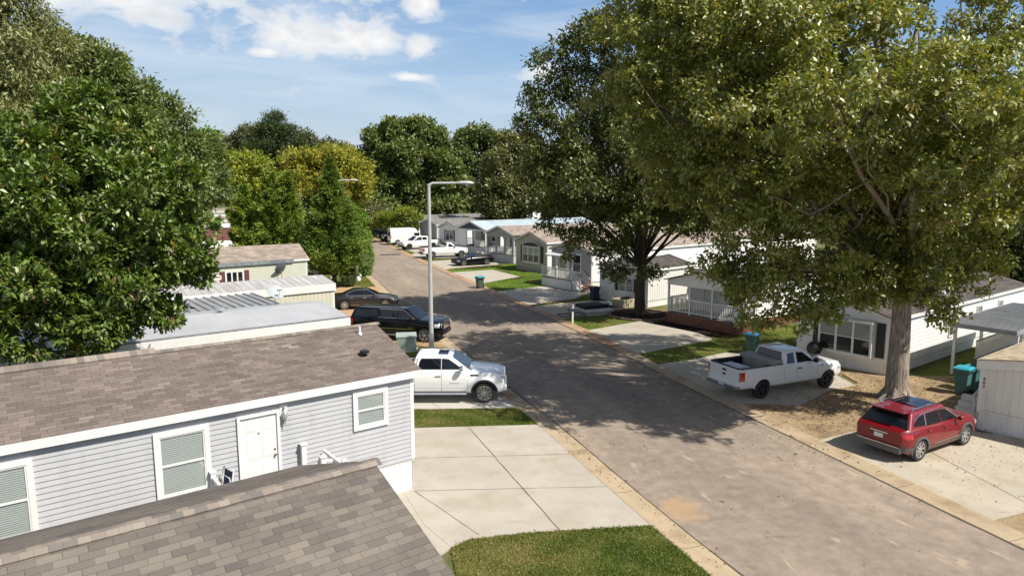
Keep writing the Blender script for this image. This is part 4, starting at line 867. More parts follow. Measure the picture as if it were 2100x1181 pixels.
m = MB(); m.obox((-.32, -.3, 3.25), (0, 1, .288), (1, 0, 0), (0, -.288, 1), (0, 3.6), (0, .025), (0, .2)); m.obox((-.32, 6.9, 3.25), (0, -1, .288), (1, 0, 0), (0, .288, 1), (0, 3.6), (0, .025), (0, .2)); m.box(0.0, .1, 0, 6.6, 3.2, 3.36); m.build('porch_fascia', TRIM, rbh)
for y in (.1, 2.5, 4.5, 6.5): m = MB(); m.box(-.0, .13, y-.065, y+.065, 1.1, 3.2); m.build('porch_post', TRIM, rbh)
m = MB(); m.box(0, .06, 4.6, 6.4, 1.1, 3.2); m.build('white_wall_panel', V_WHITE, rbh)
m = MB(); m.box(2.33, 2.36, .1, 4.4, 1.1, 3.3); m.build('porch_back_wall', V_MID, rbh)
window(rbh, (2.32, .6, 1.7), (0, 1, 0), AF, 1.2, 1.3, .08)
for (p, q) in (((.05, .2, 1.1), (.05, 2.4, 1.1)), ((.05, 4.6, 1.1), (.05, 6.4, 1.1)), ((.1, 6.55, 1.1), (2.3, 6.55, 1.1))): railing(rbh, p, q, .9, posts=(), mat=TRIM_OLD)
ra = house('pale grey gabled house with wide dark front window and navy shutters', (-7.5, 98), 0, 18, 5.2, .8, 3.15, .78, V_WHITE, SKIRT_GREY, SH_GREY, oe=.2, orr=.35, lapd=.16)
window(ra, (0, 1.5, 1.25), (0, 1, 0), AF, 1.9, 1.5, .08, cols=2, curtain=.4, shutters=V_NAVY)
r9 = house('dark fronted house with grey roof behind the small yellow green tree', (-11.6, 107.5), 0, 18, 5.2, .8, 3.1, .8, V_MID, SKIRT_GREY, SH_GREY, oe=.2, orr=.3, lapd=.18)
m = MB(); m.box(-.04, -.025, .05, .3, .9, 3.0); m.box(-.04, -.025, 1.6, 2.0, .9, 3.0); m.build('white_panel', TRIM, r9)
r10 = house('grey roofed house with white side wall beyond the parked van', (-16, 119), 0, 18, 5.2, .8, 3.1, .9, V_WHITE, SKIRT_GREY, SH_GREY, oe=.2, orr=.3)
# second row, roofs showing behind
r11 = house('long low house with pale metal roof behind the gabled row', (8, 116), 0, 26, 5.5, .8, 3.3, .6, V_WHITE, SKIRT_W, M_FLAT, oe=.2, orr=.2)
r12 = house('house with tan brown roof behind the gabled row', (-1, 136), 0, 24, 6.5, .8, 3.4, 1.1, V_WHITE, SKIRT_W, SH_TAN, oe=.2, orr=.2)
r13 = house('white house with brown shingle roof behind the middle tree', (22, 74), 0, 20, 5.5, .8, 3.1, .8, V_WHITE, SKIRT_W, SH_TAN, oe=.2, orr=.2)
r14 = house('white sided house showing between the two big trees', (36, 62), 0, 20, 5.5, .8, 3.1, .9, V_WHITE, SKIRT_W, SH_TAN, oe=.2, orr=.2)
# ---------------------------------------------------------------- vehicles (x forward, y left, origin on the ground between the axles)
def body_ring(st):
    x, zb, zt, w, wt, cr = st; h = zt-zb
    half = [(w*.90, zb), (w*.965, zb+.07), (w*.99, zb+.28*h), (w, zb+.52*h), (w*.985, zb+.76*h), (wt+.015, zt-.05), (wt-.03, zt-.008), (wt*.6, zt+cr*.7), (0.0, zt+cr)]
    left = half; right = [(-y, z) for y, z in half[:-1]][::-1]
    return [(x, y, z) for y, z in left+right]
def boolean_cut(me, cutters):
    o = bpy.data.objects.new('tmp', me); C.objects.link(o); tmp = []
    for cm in cutters:
        c = bpy.data.objects.new('cut', cm); C.objects.link(c); tmp.append(c)
        md = o.modifiers.new('b', 'BOOLEAN'); md.operation = 'DIFFERENCE'; md.object = c; md.solver = 'EXACT'
    dg = bpy.context.evaluated_depsgraph_get(); dg.update()
    res = bpy.data.meshes.new_from_object(o.evaluated_get(dg))
    for c in tmp+[o]: bpy.data.objects.remove(c)
    return res
WHEELS = {}
def wheel_mesh(rad, wid, spokes, rimm, style):
    key = (rad, wid, spokes, rimm.name, style)
    if key in WHEELS: return WHEELS[key]
    rr_ = rad*(.70 if style != 'tall' else .60); w = wid/2
    t = MB(); t.lathe([(rr_, -w*.8), (rad*.93, -w), (rad*.985, -w*.8), (rad, -w*.4), (rad, w*.4), (rad*.985, w*.8), (rad*.93, w), (rr_, w*.85), (rr_*.97, w*.3)], (0, 0, 0), (0, 1, 0), 32, 0, False)
    r = MB(); r.lathe([(rr_, w*.84), (rr_, w*.92), (rr_*.93, w*.88), (rr_*.92, w*.35), (rr_*.5, w*.3), (0, w*.3)], (0, 0, 0), (0, 1, 0), 32, 1, False)
    r.lathe([(rr_*1.0, w*.84), (rr_*1.01, w*.93), (rr_*.93, w*.94), (rr_*.92, w*.7)], (0, 0, 0), (0, 1, 0), 32, 0, False)
    for k in range(spokes):
        for dd in ((-.11, .11) if style == 'split' else (0,)):
            a = 2*math.pi*k/spokes+dd; e = Vector((math.cos(a), 0, math.sin(a))); s = Vector((-math.sin(a), 0, math.cos(a)))
            ww = rr_*(.055 if style == 'split' else .10 if style != 'steel' else .17)
            r.add([e*(rr_*.12)-s*ww*1.1+Vector((0, w*.80, 0)), e*(rr_*.12)+s*ww*1.1+Vector((0, w*.80, 0)), e*(rr_*.95)+s*ww+Vector((0, w*.86, 0)), e*(rr_*.95)-s*ww+Vector((0, w*.86, 0)),
                   e*(rr_*.12)-s*ww*1.1+Vector((0, w*.5, 0)), e*(rr_*.12)+s*ww*1.1+Vector((0, w*.5, 0)), e*(rr_*.95)+s*ww+Vector((0, w*.5, 0)), e*(rr_*.95)-s*ww+Vector((0, w*.5, 0))],
                  [(0, 1, 2, 3), (0, 4, 5, 1), (3, 2, 6, 7), (0, 3, 7, 4), (1, 5, 6, 2)], 0)
    r.lathe([(rr_*.20, w*.4), (rr_*.20, w*.86), (rr_*.12, w*.93), (0, w*.94)], (0, 0, 0), (0, 1, 0), 16, 0)
    WHEELS[key] = (t.mesh('tyre', [RUBBER], 40), r.mesh('rim', [rimm, DARKALLOY if rimm != DARKALLOY else BLACK], 30)); return WHEELS[key]
def vehicle(name, label, cat, loc, ang, D, group=None):
    V = thing(name, label, cat, loc, ang, group)
    wb, Rw, tw, Wv = D['wb'], D['R'], D.get('tw', .26), D['W']
    fx, rx = wb/2, -wb/2; st = D['st']
    # body
    b = MB(); rings = [body_ring(s) for s in st]; k = len(rings[0]); vs = [v for r_ in rings for v in r_]
    fs = [(i*k+j, (i+1)*k+j, (i+1)*k+(j+1) % k, i*k+(j+1) % k) for i in range(len(rings)-1) for j in range(k)]
    fs += [tuple(range(k)), tuple((len(rings)-1)*k+j for j in range(k-1, -1, -1))]
    b.add(vs, fs, 0); me = b.mesh('body', [D['paint'], BLACK])
    bm = bmesh.new(); bm.from_mesh(me); bmesh.ops.recalc_face_normals(bm, faces=bm.faces); bm.to_mesh(me); bm.free()
    cut = []
    for x in (fx, rx):
        for s in (-1, 1):
            c = MB(); c.lathe([(Rw*1.13, 0), (Rw*1.13, .5)], (x, s*(Wv/2-.30), Rw*1.02), (0, s, 0), 36, 1); cut.append(c.mesh('c', [D['paint'], BLACK]))
    if 'bed' in D:
        x0, x1, zf, hw = D['bed']; c = MB(); c.box(x0, x1, -hw, hw, zf, 3.0, 1); cut.append(c.mesh('c', [D['paint'], BLACK]))
    me = boolean_cut(me, cut); me.polygons.foreach_set('use_smooth', [True]*len(me.polygons)); me.set_sharp_from_angle(angle=R(32))
    o = bpy.data.objects.new('body', me); C.objects.link(o); o.parent = V; me.name = 'body'
    def sy(x, z):
        s = st[0] if x >= st[0][0] else st[-1]
        for s0, s1 in zip(st, st[1:]):
            if s1[0] <= x <= s0[0]:
                t = (x-s1[0])/max(1e-6, s0[0]-s1[0]); s = tuple(b_+(a_-b_)*t for a_, b_ in zip(s0, s1)); break
        rg_ = body_ring(s)[:7]
        for (x_, y0, z0), (_, y1, z1) in zip(rg_, rg_[1:]):
            if z0 <= z <= z1: return y0+(y1-y0)*(z-z0)/max(1e-6, z1-z0)
        return rg_[3][1]
    def part(nm, mb, m, parent=None, sm=None): return mb.build(nm, m, parent or V, sm)
    def strip_side(mb, pts, h, d=.012, sides=(-1, 1), m=0):
        for s in sides:
            for (x0, z0), (x1, z1) in zip(pts, pts[1:]):
                y0, y1 = sy(x0, z0), sy(x1, z1); y0b, y1b = sy(x0, z0+h), sy(x1, z1+h)
                v = [(x0, s*(y0+d), z0), (x1, s*(y1+d), z1), (x1, s*(y1b+d), z1+h), (x0, s*(y0b+d), z0+h), (x0, s*(y0-.01), z0), (x1, s*(y1-.01), z1), (x1, s*(y1b-.01), z1+h), (x0, s*(y0b-.01), z0+h)]
                f = [(0, 3, 2, 1), (0, 1, 5, 4), (2, 3, 7, 6), (1, 2, 6, 5), (3, 0, 4, 7)]
                mb.add(v, f if s*(x1-x0) > 0 else [q[::-1] for q in f], m)
    # greenhouse
    if 'gh' in D:
        zb, zr, wbt, wr, fb, ft, rt, rb = D['gh']; gm = MB()
        gm.add([(fb, wbt, zb), (fb, -wbt, zb), (rb, -wbt, zb), (rb, wbt, zb), (ft, wr, zr), (ft, -wr, zr), (rt, -wr, zr), (rt, wr, zr)], [(0, 4, 5, 1), (2, 6, 7, 3), (1, 5, 6, 2), (3, 7, 4, 0), (4, 7, 6, 5)])
        bm = bmesh.new(); me = gm.mesh('cab', [D.get('roofpaint', D['paint'])]); bm.from_mesh(me); bmesh.ops.recalc_face_normals(bm, faces=bm.faces)
        ed = [e for e in bm.edges if max(v.co.z for v in e.verts) > zr-.01 and min(v.co.z for v in e.verts) > zr-.01 or (abs(e.verts[0].co.z-e.verts[1].co.z) > .1)]
        bmesh.ops.bevel(bm, geom=ed, offset=D.get('bev', .06), segments=4, affect='EDGES', profile=.6)
        for v in bm.verts:
            if v.co.z > zr-.04: v.co.z += D.get('crown', .04)*(1-(v.co.y/wr)**2)
        bm.to_mesh(me); bm.free(); me.polygons.foreach_set('use_smooth', [True]*len(me.polygons)); me.set_sharp_from_angle(angle=R(40))
        o = bpy.data.objects.new('cab', me); C.objects.link(o); o.parent = V; cab = o
        gy = lambda z: wbt+(wr-wbt)*(z-zb)/(zr-zb)
        nrm = Vector((0, zr-zb, wbt-wr)).normalized()
        for poly in D['side_glass']:
            for s in (-1, 1):
                pts = [Vector((x, s*gy(z), z))+Vector((0, s*nrm.y, nrm.z))*.010 for x, z in poly]; inn = [p-Vector((0, s*nrm.y, nrm.z))*.03 for p in pts]
                n_ = len(pts); f = [tuple(range(n_))]+[(i, i+n_, (i+1) % n_+n_, (i+1) % n_) for i in range(n_)]
                if (s > 0) == True: pass
                w_ = MB(); w_.add(pts+inn, f); wo = part('side_window', w_, CARGLASS)
        if D.get('win_trim'):
            for poly in D['win_trim']:
                for s in (-1, 1):
                    w_ = MB(); w_.tube([Vector((x0, s*gy(z0), z0))+Vector((0, s*nrm.y, nrm.z))*.014 for x0, z0 in poly], .017, 6); part('window_trim', w_, CHROME)
        def endglass(nm, xb, xt, u0, u1, v0, v1, s):
            e = Vector((xt-xb, 0, zr-zb)); n_ = Vector((zr-zb, 0, -(xt-xb))).normalized()*s; w_ = MB()
            q = []
            for t_, k_ in ((v0, 1), (v1, 1)):
                hw = (wbt+(wr-wbt)*t_); q.append((Vector((xb, 0, zb))+e*t_, hw))
            (a, ha), (c, hc) = q
            v = [a+Vector((0, -ha+u0, 0))+n_*.012, a+Vector((0, ha-u0, 0))+n_*.012, c+Vector((0, hc-u1, 0))+n_*.012, c+Vector((0, -hc+u1, 0))+n_*.012]
            v += [p-n_*.03 for p in v]
            w_.add(v, [(0, 1, 2, 3), (0, 4, 5, 1), (1, 5, 6, 2), (2, 6, 7, 3), (3, 7, 4, 0)]); return part(nm, w_, CARGLASS)
        endglass('windshield', fb, ft, .07, .09, .04, .93, 1)
        if D.get('rear_glass', True): endglass('rear_window', rb, rt, D.get('rgu', .10), .10, D.get('rgv', .12), .90, -1)
        if 'sunroof' in D:
            x0, x1, hw = D['sunroof']; w_ = MB(); zc = zr+D.get('crown', .04)+.002; w_.add([(x0, -hw, zc-.028), (x1, -hw, zc-.028), (x1, hw, zc-.028), (x0, hw, zc-.028), (x0, 0, zc+.006), (x1, 0, zc+.006)], [(0, 1, 5, 4), (4, 5, 2, 3)]); part('sunroof', w_, CARGLASS)
        if 'rails' in D:
            x0, x1, m_ = D['rails']
            for s in (-1, 1): w_ = MB(); w_.tube([(x0, s*(wr-.09), zr), (x0-.08, s*(wr-.08), zr+.075), ((x0+x1)/2, s*(wr-.07), zr+.105), (x1+.08, s*(wr-.08), zr+.075), (x1, s*(wr-.09), zr)], .022, 8); part('roof_rail', w_, m_, None, 40)
            
        if D.get('ribs'):
            w_ = MB()
            for y in (-.5, -.25, 0, .25, .5): w_.box(rt+.15, D['ribs'], y-.02, y+.02, zr+.01, zr+D.get('crown', .04)*(1-(y/wr)**2)+.012)
            part('roof_rib', w_, D['paint'])
    # wheels
    tm, rm = wheel_mesh(Rw, tw, D.get('spokes', 6), D.get('rim', ALLOY), D.get('wstyle', 'plain'))
    for x in (fx, rx):
        for s in (-1, 1):
            wo = bpy.data.objects.new('wheel', tm); C.objects.link(wo); wo.parent = V; wo.location = (x, s*(Wv/2-tw/2-.015), Rw); wo.rotation_euler = (0, random.uniform(0, 6), 0 if s > 0 else math.pi)
            ro = bpy.data.objects.new('rim', rm); C.objects.link(ro); ro.parent = wo
    # arch trim
    if D.get('flare'):
        fl, wd = D['flare']
        for x in (fx, rx):
            for s in (-1, 1):
                m = MB(); a0 = math.asin(max(-1, min(1, (D['zb']-Rw*1.02+.03)/(Rw*1.13)))); n_ = 22; vs = []
                for i in range(n_+1):
                    a = a0+(math.pi-2*a0)*i/n_
                    for rad, d in ((Rw*1.12, -.06), (Rw*1.12, .022), (Rw*1.12+wd, .016), (Rw*1.12+wd, -.03)):
                        px, pz = x+rad*math.cos(a), Rw*1.02+rad*math.sin(a); vs.append((px, s*(sy(px, pz)+d), pz))
                f = [(i*4+j, i*4+j+1, (i+1)*4+j+1, (i+1)*4+j) for i in range(n_) for j in range(3)]
                m.add(vs, f if s < 0 else [q[::-1] for q in f]); part('fender_flare', m, fl, None, 40)
    for (x, z0, z1) in D.get('seams', ()):
        for s in (-1, 1):
            m = MB()
            pts = [(x+(.0 if not isinstance(x, tuple) else 0), z) for z in np.linspace(z0, z1, 5)]
            for (xa, za), (xb, zb_) in zip(pts, pts[1:]): m.add([(xa-.006, s*(sy(xa, za)+.0025), za), (xa+.006, s*(sy(xa, za)+.0025), za), (xb+.006, s*(sy(xb, zb_)+.0025), zb_), (xb-.006, s*(sy(xb, zb_)+.0025), zb_)], [(0, 1, 2, 3)])
            part('door_seam', m, BLACK)
    for (x, z) in D.get('handles', ()):
        for s in (-1, 1):
            m = MB(); y = sy(x, z); m.box(x-.11, x+.11, s*(y-.005), s*(y+.035), z-.018, z+.022); part('door_handle', m, D.get('handle_mat', D['paint']))
    for nm, pts, h, d, mat in D.get('strips', ()):
        for s in (-1, 1): m = MB(); strip_side(m, pts, h, d, (s,)); part(nm, m, mat)
    if 'mirror' in D:
        x, z, mm = D['mirror']
        for s in (-1, 1):
            m = MB(); y = gy(z) if z > D['gh'][0] else sy(x, z); sz = D.get('msize', 1)
            m.lathe([(0, -.07*sz), (.07*sz, -.06*sz), (.095*sz, 0), (.085*sz, .05*sz), (0, .055*sz)], (x+.02, s*(y+.16*sz), z+.05*sz), (1, 0, 0), 14); m.box(x-.02, x+.04, s*(y-.03), s*(y+.12*sz), z-.01, z+.03); part('mirror', m, mm, None, 50)
    for nm, (x0, x1, y0, y1, z0, z1), mat, both in D.get('boxes', ()):
        for s in ((-1, 1) if both else (1,)):
            m = MB(); me = m.box(x0, x1, min(s*y0, s*y1), max(s*y0, s*y1), z0, z1).mesh(nm, [mat])
            bm = bmesh.new(); bm.from_mesh(me); bmesh.ops.bevel(bm, geom=bm.edges[:], offset=min(.025, (x1-x0)*.3, abs(y1-y0)*.3, (z1-z0)*.3), segments=2, affect='EDGES'); bm.to_mesh(me); bm.free()
            o = bpy.data.objects.new(nm, me); C.objects.link(o); o.parent = V
    # light units wrapped round a corner of the body
    for nm, x0, x1, z0, z1, inner, mat in D.get('lights', ()):
        for s in (-1, 1):
            m = MB(); n_ = 6; vs = []; xs = np.linspace(x0, x1, n_)
            for x in xs:
                for z in (z0, (z0+z1)/2, z1): vs.append((x, s*(sy(x, z)+.012), z))
            f = [(i*3+j, i*3+j+1, (i+1)*3+j+1, (i+1)*3+j) for i in range(n_-1) for j in range(2)]
            xe = x1+(.012 if x1 > 0 else -.012)
            e0 = len(vs); vs += [(xe, s*(sy(x1, z)*1.0), z) for z in (z0, z1)]+[(xe, s*(sy(x1, z)-inner), z) for z in (z0, z1)]
            f += [(e0, e0+1, e0+3, e0+2)]; m.add(vs, f+[q[::-1] for q in f][:0]); part(nm, m, mat)
    return V
def P2V(pf, z=0): p = G(*pf); return p
# --- white crew cab truck by the grey house
def stn(front, mid): return front+mid
def truck_st(xf, xc, xr, zb, hood, belt, w, bedz=None, bx=None):
    h = w/2
    return [(xf, zb+.16, hood-.28, h*.80, h*.70, .0), (xf-.05, zb+.06, hood-.14, h*.90, h*.78, .01), (xf-.16, zb+.02, hood-.08, h*.965, h*.84, .015), (xf-.38, zb, hood-.04, h*.99, h*.87, .02), (xf-.75, zb, hood, h, h*.88, .025),
            (xc+.02, zb, hood+.06, h, h*.89, .02), (xc-.10, zb, belt, h, h*.955, .0), (bx+.02, zb, belt, h, h*.955, 0), (bx, zb, bedz, h, h*.95, 0), (xr+.2, zb+.04, bedz, h*.99, h*.945, 0), (xr+.03, zb+.08, bedz-.01, h*.975, h*.93, 0), (xr, zb+.10, bedz-.02, h*.965, h*.92, 0)]
wb = 3.75
D = dict(wb=wb, R=.425, tw=.28, W=2.06, zb=.42, paint=P_WHITE, st=truck_st(wb/2+.84, wb/2-.68, -wb/2-1.22, .42, 1.28, 1.36, 2.06, 1.42, -1.12), bed=(-wb/2-1.13, -1.2, .82, .86),
         gh=(1.34, 1.90, .93, .76, 1.30, .52, -.93, -1.13), crown=.035, bev=.07, rgv=.2,
         side_glass=[[(1.02, 1.40), (.42, 1.80), (.14, 1.83), (.14, 1.40)], [(.11, 1.40), (.11, 1.83), (-.70, 1.83), (-.78, 1.70), (-.84, 1.40)]], win_trim=[[(-.89, 1.36), (-.86, 1.84)]],
         sunroof=(-.05, .36, .38), ribs=-.1, spokes=10, wstyle='split', flare=(BLACK, .085), seams=[(1.20, .50, 1.36), (.125, .50, 1.38), (-.98, .5, 1.4), (-1.12, .46, 1.42)],
         handles=[(.0, 1.16), (-.86, 1.17)], handle_mat=CHROME, mirror=(.93, 1.42, CHROME), msize=1.35,
         strips=[('side_step', [(1.15, .40), (-1.15, .40)], .05, .10, ALLOY), ('rocker_trim', [(1.15, .47), (-1.15, .47)], .035, .012, BLACK), ('body_crease', [(1.1, .68), (-1.0, .68)], .018, .006, P_WHITE), ('door_badge', [(.85, .84), (.45, .84)], .025, .006, STEEL), ('fender_vent', [(1.62, 1.14), (1.30, 1.14)], .065, .01, BLACK)],
         boxes=[('grille', (2.63, 2.73, -.62, .62, .78, 1.14), CHROME, False), ('front_bumper', (2.59, 2.79, -.86, .86, .48, .68), P_WHITE, False), ('wiper_cowl', (1.12, 1.36, -.78, .78, 1.30, 1.345), BLACK, False), ('roof_antenna', (-.72, -.55, -.03, .03, 1.93, 1.99), P_WHITE, False), ('mud_flap', (1.36, 1.39, .78, 1.0, .24, .55), BLACK, True)],
         lights=[('headlight', 2.34, 2.69, .86, 1.10, .16, LAMP_CLEAR), ('taillight', -2.85, -3.08, .92, 1.32, .16, LAMP_RED)])
c = G(992, 829); gmc = vehicle('pickup_truck', 'clean white crew cab pickup with sunroof parked beside the grey clapboard house', 'pickup truck', (c.x-wb/2+.02, c.y+1.0, .05), R(0.5), D)
# --- long black suv
wb = 3.4; h = 1.03
sb = [(wb/2+.98, .58, .98, .80, .70, 0), (wb/2+.93, .46, 1.10, .92, .80, .01), (wb/2+.80, .40, 1.18, .99, .86, .015), (wb/2+.5, .38, 1.22, 1.02, .90, .02), (wb/2-.45, .38, 1.29, h, .92, .02), (wb/2-.62, .38, 1.33, h, .97, 0), (-wb/2-.8, .38, 1.34, h, .97, 0), (-wb/2-1.18, .44, 1.32, .99, .93, 0), (-wb/2-1.28, .54, 1.28, .92, .86, 0)]
D = dict(wb=wb, R=.41, tw=.28, W=2.06, zb=.38, paint=P_BLACK, st=sb, gh=(1.30, 1.86, .955, .80, 1.30, .55, -2.62, -2.86), crown=.035, bev=.07,
         side_glass=[[(1.0, 1.36), (.45, 1.74), (.12, 1.78), (.12, 1.36)], [(.06, 1.36), (.06, 1.78), (-.98, 1.78), (-.98, 1.36)], [(-1.2, 1.36), (-1.2, 1.77), (-2.45, 1.76), (-2.60, 1.36)]],
         win_trim=[[(1.14, 1.33), (-1.08, 1.33), (-1.08, 1.81), (.40, 1.81), (1.14, 1.33)]], rails=(.2, -2.4, BLACK), spokes=6, wstyle='split', seams=[(1.1, .45, 1.33), (.09, .45, 1.33), (-1.05, .45, 1.33)],
         handles=[(.0, 1.13), (-.95, 1.13)], handle_mat=BLACK, mirror=(.93, 1.36, BLACK), msize=1.2, strips=[('side_chrome', [(1.12, .72), (-1.2, .72)], .03, .012, CHROME), ('side_step', [(1.15, .36), (-1.15, .36)], .04, .08, ALLOY), ('door_badge', [(1.0, .82), (.72, .82)], .025, .006, CHROME)],
         boxes=[('grille', (2.62, 2.71, -.52, .52, .72, 1.04), CHROME, False), ('front_bumper', (2.55, 2.74, -.8, .8, .40, .62), P_BLACK, False), ('wiper_cowl', (1.15, 1.34, -.78, .78, 1.29, 1.325), BLACK, False)],
         lights=[('headlight', 2.3, 2.66, .88, 1.08, .22, LAMP_CLEAR), ('taillight', -2.7, -2.98, .9, 1.30, .12, LAMP_RED)])
c = G(870, 704); e = Vector((math.cos(R(-13)), math.sin(R(-13)), 0)); sd = Vector((-e.y, e.x, 0)); q = c-e*(wb/2)+sd*1.02
suv = vehicle('suv', 'long glossy black SUV with chrome window line parked beyond the lamp post', 'suv', (q.x, q.y, .05), R(-13), D)
# --- dark sedan
wb = 2.9
ss = [(wb/2+1.0, .40, .62, .66, .55, 0), (wb/2+.93, .30, .72, .82, .66, .01), (wb/2+.75, .26, .79, .90, .74, .02), (wb/2+.3, .24, .88, .925, .80, .03), (wb/2-.5, .24, .97, .93, .84, .03), (wb/2-.65, .24, .99, .93, .86, .01), (-wb/2+.2, .24, 1.02, .93, .86, .01), (-wb/2-.35, .26, 1.04, .925, .82, .02), (-wb/2-.85, .32, 1.03, .88, .76, .02), (-wb/2-1.08, .42, .98, .78, .68, 0)]
D = dict(wb=wb, R=.35, tw=.24, W=1.86, zb=.24, paint=P_BROWN, st=ss, gh=(.94, 1.42, .86, .60, 1.02, .18, -.85, -1.85), crown=.05, bev=.06, rgv=.2,
         side_glass=[[(.78, 1.03), (.25, 1.31), (-.05, 1.35), (-.05, 1.03)], [(-.10, 1.03), (-.10, 1.35), (-.75, 1.33), (-1.18, 1.14), (-1.2, 1.03)]], win_trim=[[(.95, 1.00), (.22, 1.36), (-.3, 1.39), (-.8, 1.37), (-1.35, 1.12), (-1.3, 1.01), (-.2, 1.0), (.95, 1.0)]],
         spokes=10, seams=[(.85, .34, .98), (-.08, .34, 1.0), (-1.1, .5, 1.0)], handles=[(-.0, .86), (-.95, .88)], handle_mat=CHROME, mirror=(.66, 1.0, BLACK),
         lights=[('headlight', 2.0, 2.36, .58, .72, .25, LAMP_CLEAR), ('taillight', -2.2, -2.50, .78, .95, .3, LAMP_RED)], boxes=[('grille', (2.38, 2.44, -.42, .42, .40, .64), CHROME, False)], strips=[('rocker_chrome', [(1.0, .30), (-1.0, .30)], .02, .01, CHROME)])
a = R(11); e = Vector((math.cos(a), math.sin(a), 0)); sd = Vector((-e.y, e.x, 0)); q = G(707, 637)+e*(wb/2)+sd*.92
sedan = vehicle('sedan', 'dark brown grey sedan with bright window trim parked behind the long black SUV', 'sedan', (q.x, q.y, .05), a, D)
# --- old white extended cab truck under the oak
def pickup(label, loc, ang, wb, paintm, crew, box_mat=BLACK, rim=ALLOY, wstyle='plain', spokes=5, R_=.40, toolbox=None, flare=None, bumper=CHROME, tint=True, zb=.46):
    xf, xr = wb/2+.92, -wb/2-1.22; w = 2.0
    xc = wb/2-.62; cabend = {'crew': -1.25, 'ext': -.72, 'reg': -.10}[crew]
    D = dict(wb=wb, R=R_, tw=.27, W=w, zb=zb, paint=paintm, st=truck_st(xf, xc, xr, zb, 1.20, 1.28, w, 1.36, cabend), bed=(xr+.09, cabend-.09, .86, .80),
             gh=(1.26, 1.86, .90, .72, xc+.02, xc-.72, cabend+.16, cabend-.0), crown=.04, bev=.08, rgv=.3,
             spokes=spokes, rim=rim, wstyle=wstyle, seams=[(xc-.05, .52, 1.26), (cabend, .5, 1.34)], mirror=(xc-.30, 1.32, BLACK), msize=1.25, handle_mat=BLACK)
    A = xc-.23; B = xc-.72-.08
    if crew == 'crew':
        m_ = (A+cabend)/2-.1; D['side_glass'] = [[(A, 1.32), (B, 1.72), (m_+.05, 1.76), (m_+.05, 1.32)], [(m_-.02, 1.32), (m_-.02, 1.76), (cabend+.36, 1.76), (cabend+.26, 1.32)]]; D['handles'] = [(m_+.14, 1.10), (cabend+.36, 1.10)]; D['seams'].append((m_, .5, 1.27))
    elif crew == 'ext':
        m_ = cabend+.78; D['side_glass'] = [[(A, 1.32), (B, 1.72), (m_+.05, 1.76), (m_+.05, 1.32)], [(m_-.10, 1.32), (m_-.10, 1.76), (cabend+.34, 1.74), (cabend+.24, 1.32)]]; D['handles'] = [(m_+.1, 1.10)]; D['seams'].append((m_-.04, .5, 1.27))
    else: D['side_glass'] = [[(A, 1.32), (B, 1.72), (cabend+.36, 1.76), (cabend+.26, 1.32)]]; D['handles'] = [(cabend+.4, 1.10)]
    if flare: D['flare'] = (flare, .06)
    D['boxes'] = [('rear_bumper', (xr-.16, xr+.02, -.92, .92, .48, .68), bumper, False), ('license_plate', (xr-.175, xr-.155, -.15, .15, .55, .68), PLATE, False), ('tailgate_handle', (xr-.016, xr+.0, -.12, .12, 1.14, 1.22), BLACK, False), ('front_bumper', (xf-.12, xf+.08, -.9, .9, .46, .68), bumper, False), ('grille', (xf-.05, xf+.02, -.55, .55, .74, 1.02), CHROME, False),
                  ('bed_rail_cap', (xr+.05, cabend-.05, .80, .965, 1.357, 1.385), BLACK, True), ('tailgate_cap', (xr-.012, xr+.10, -.86, .86, 1.342, 1.38), BLACK, False), ('wiper_cowl', (xc-.1, xc+.1, -.76, .76, 1.245, 1.275), BLACK, False)]
    D['strips'] = [('fender_badge', [(xc+.35, 1.08), (xc+.15, 1.08)], .03, .006, BLACK)]
    D['lights'] = [('headlight', xf-.36, xf-.04, .82, 1.02, .3, LAMP_CLEAR), ('taillight', xr+.22, xr+.0, .86, 1.24, .05, LAMP_RED)]
    V = vehicle('pickup_truck', label, 'pickup truck', loc, ang, D)
    m = MB(); pts = [(.10*math.cos(t), .045*math.sin(t)) for t in np.linspace(0, 2*math.pi, 21)[:-1]]; m.prism(pts, (xr-.004, 0, 1.0), (0, 1, 0), (0, 0, 1), (-1, 0, 0), 0, .012); m.build('emblem', V_NAVY, V)
    if toolbox:
        m = MB(); m.box(cabend-.72, cabend-.12, -.92, .92, 1.387, 1.52); m.box(cabend-.68, cabend-.15, -.78, .78, 1.0, 1.387); m.box(cabend-.74, cabend-.10, -.94, .94, 1.50, 1.54); m.build('toolbox', toolbox, V)
    return V
a = R(24.7); wb = 3.78; e = Vector((math.cos(a), math.sin(a), 0)); sd = Vector((-e.y, e.x, 0)); q = G(1562, 820)+e*(wb/2+.02)+sd*.98
tr = pickup('older white extended cab pickup with open bed and tool box under the big oak', (q.x, q.y, .05), a, wb, P_WHITE2, 'ext', rim=DARKALLOY, R_=.40, toolbox=plain('weathered_aluminium', (.30, .29, .27), .6, .3, var=.2), flare=P_WHITE2)
ld = thing('plastic_crate', 'pale translucent storage crate lying in the bed of the older white pickup', 'crate', tuple(Vector((q.x, q.y, .92))+e*(-2.55)+sd*.05), a+.1)
m = MB(); m.box(-.36, .36, -.5, .5, 0, .36); m.build('tub', plain('crate_plastic', (.42, .46, .52), .35), ld); m = MB(); m.box(-.39, .39, -.53, .53, .36, .41); m.box(-.3, .3, -.44, .44, .41, .425); m.build('lid', plain('crate_lid', (.55, .58, .62), .35), ld)
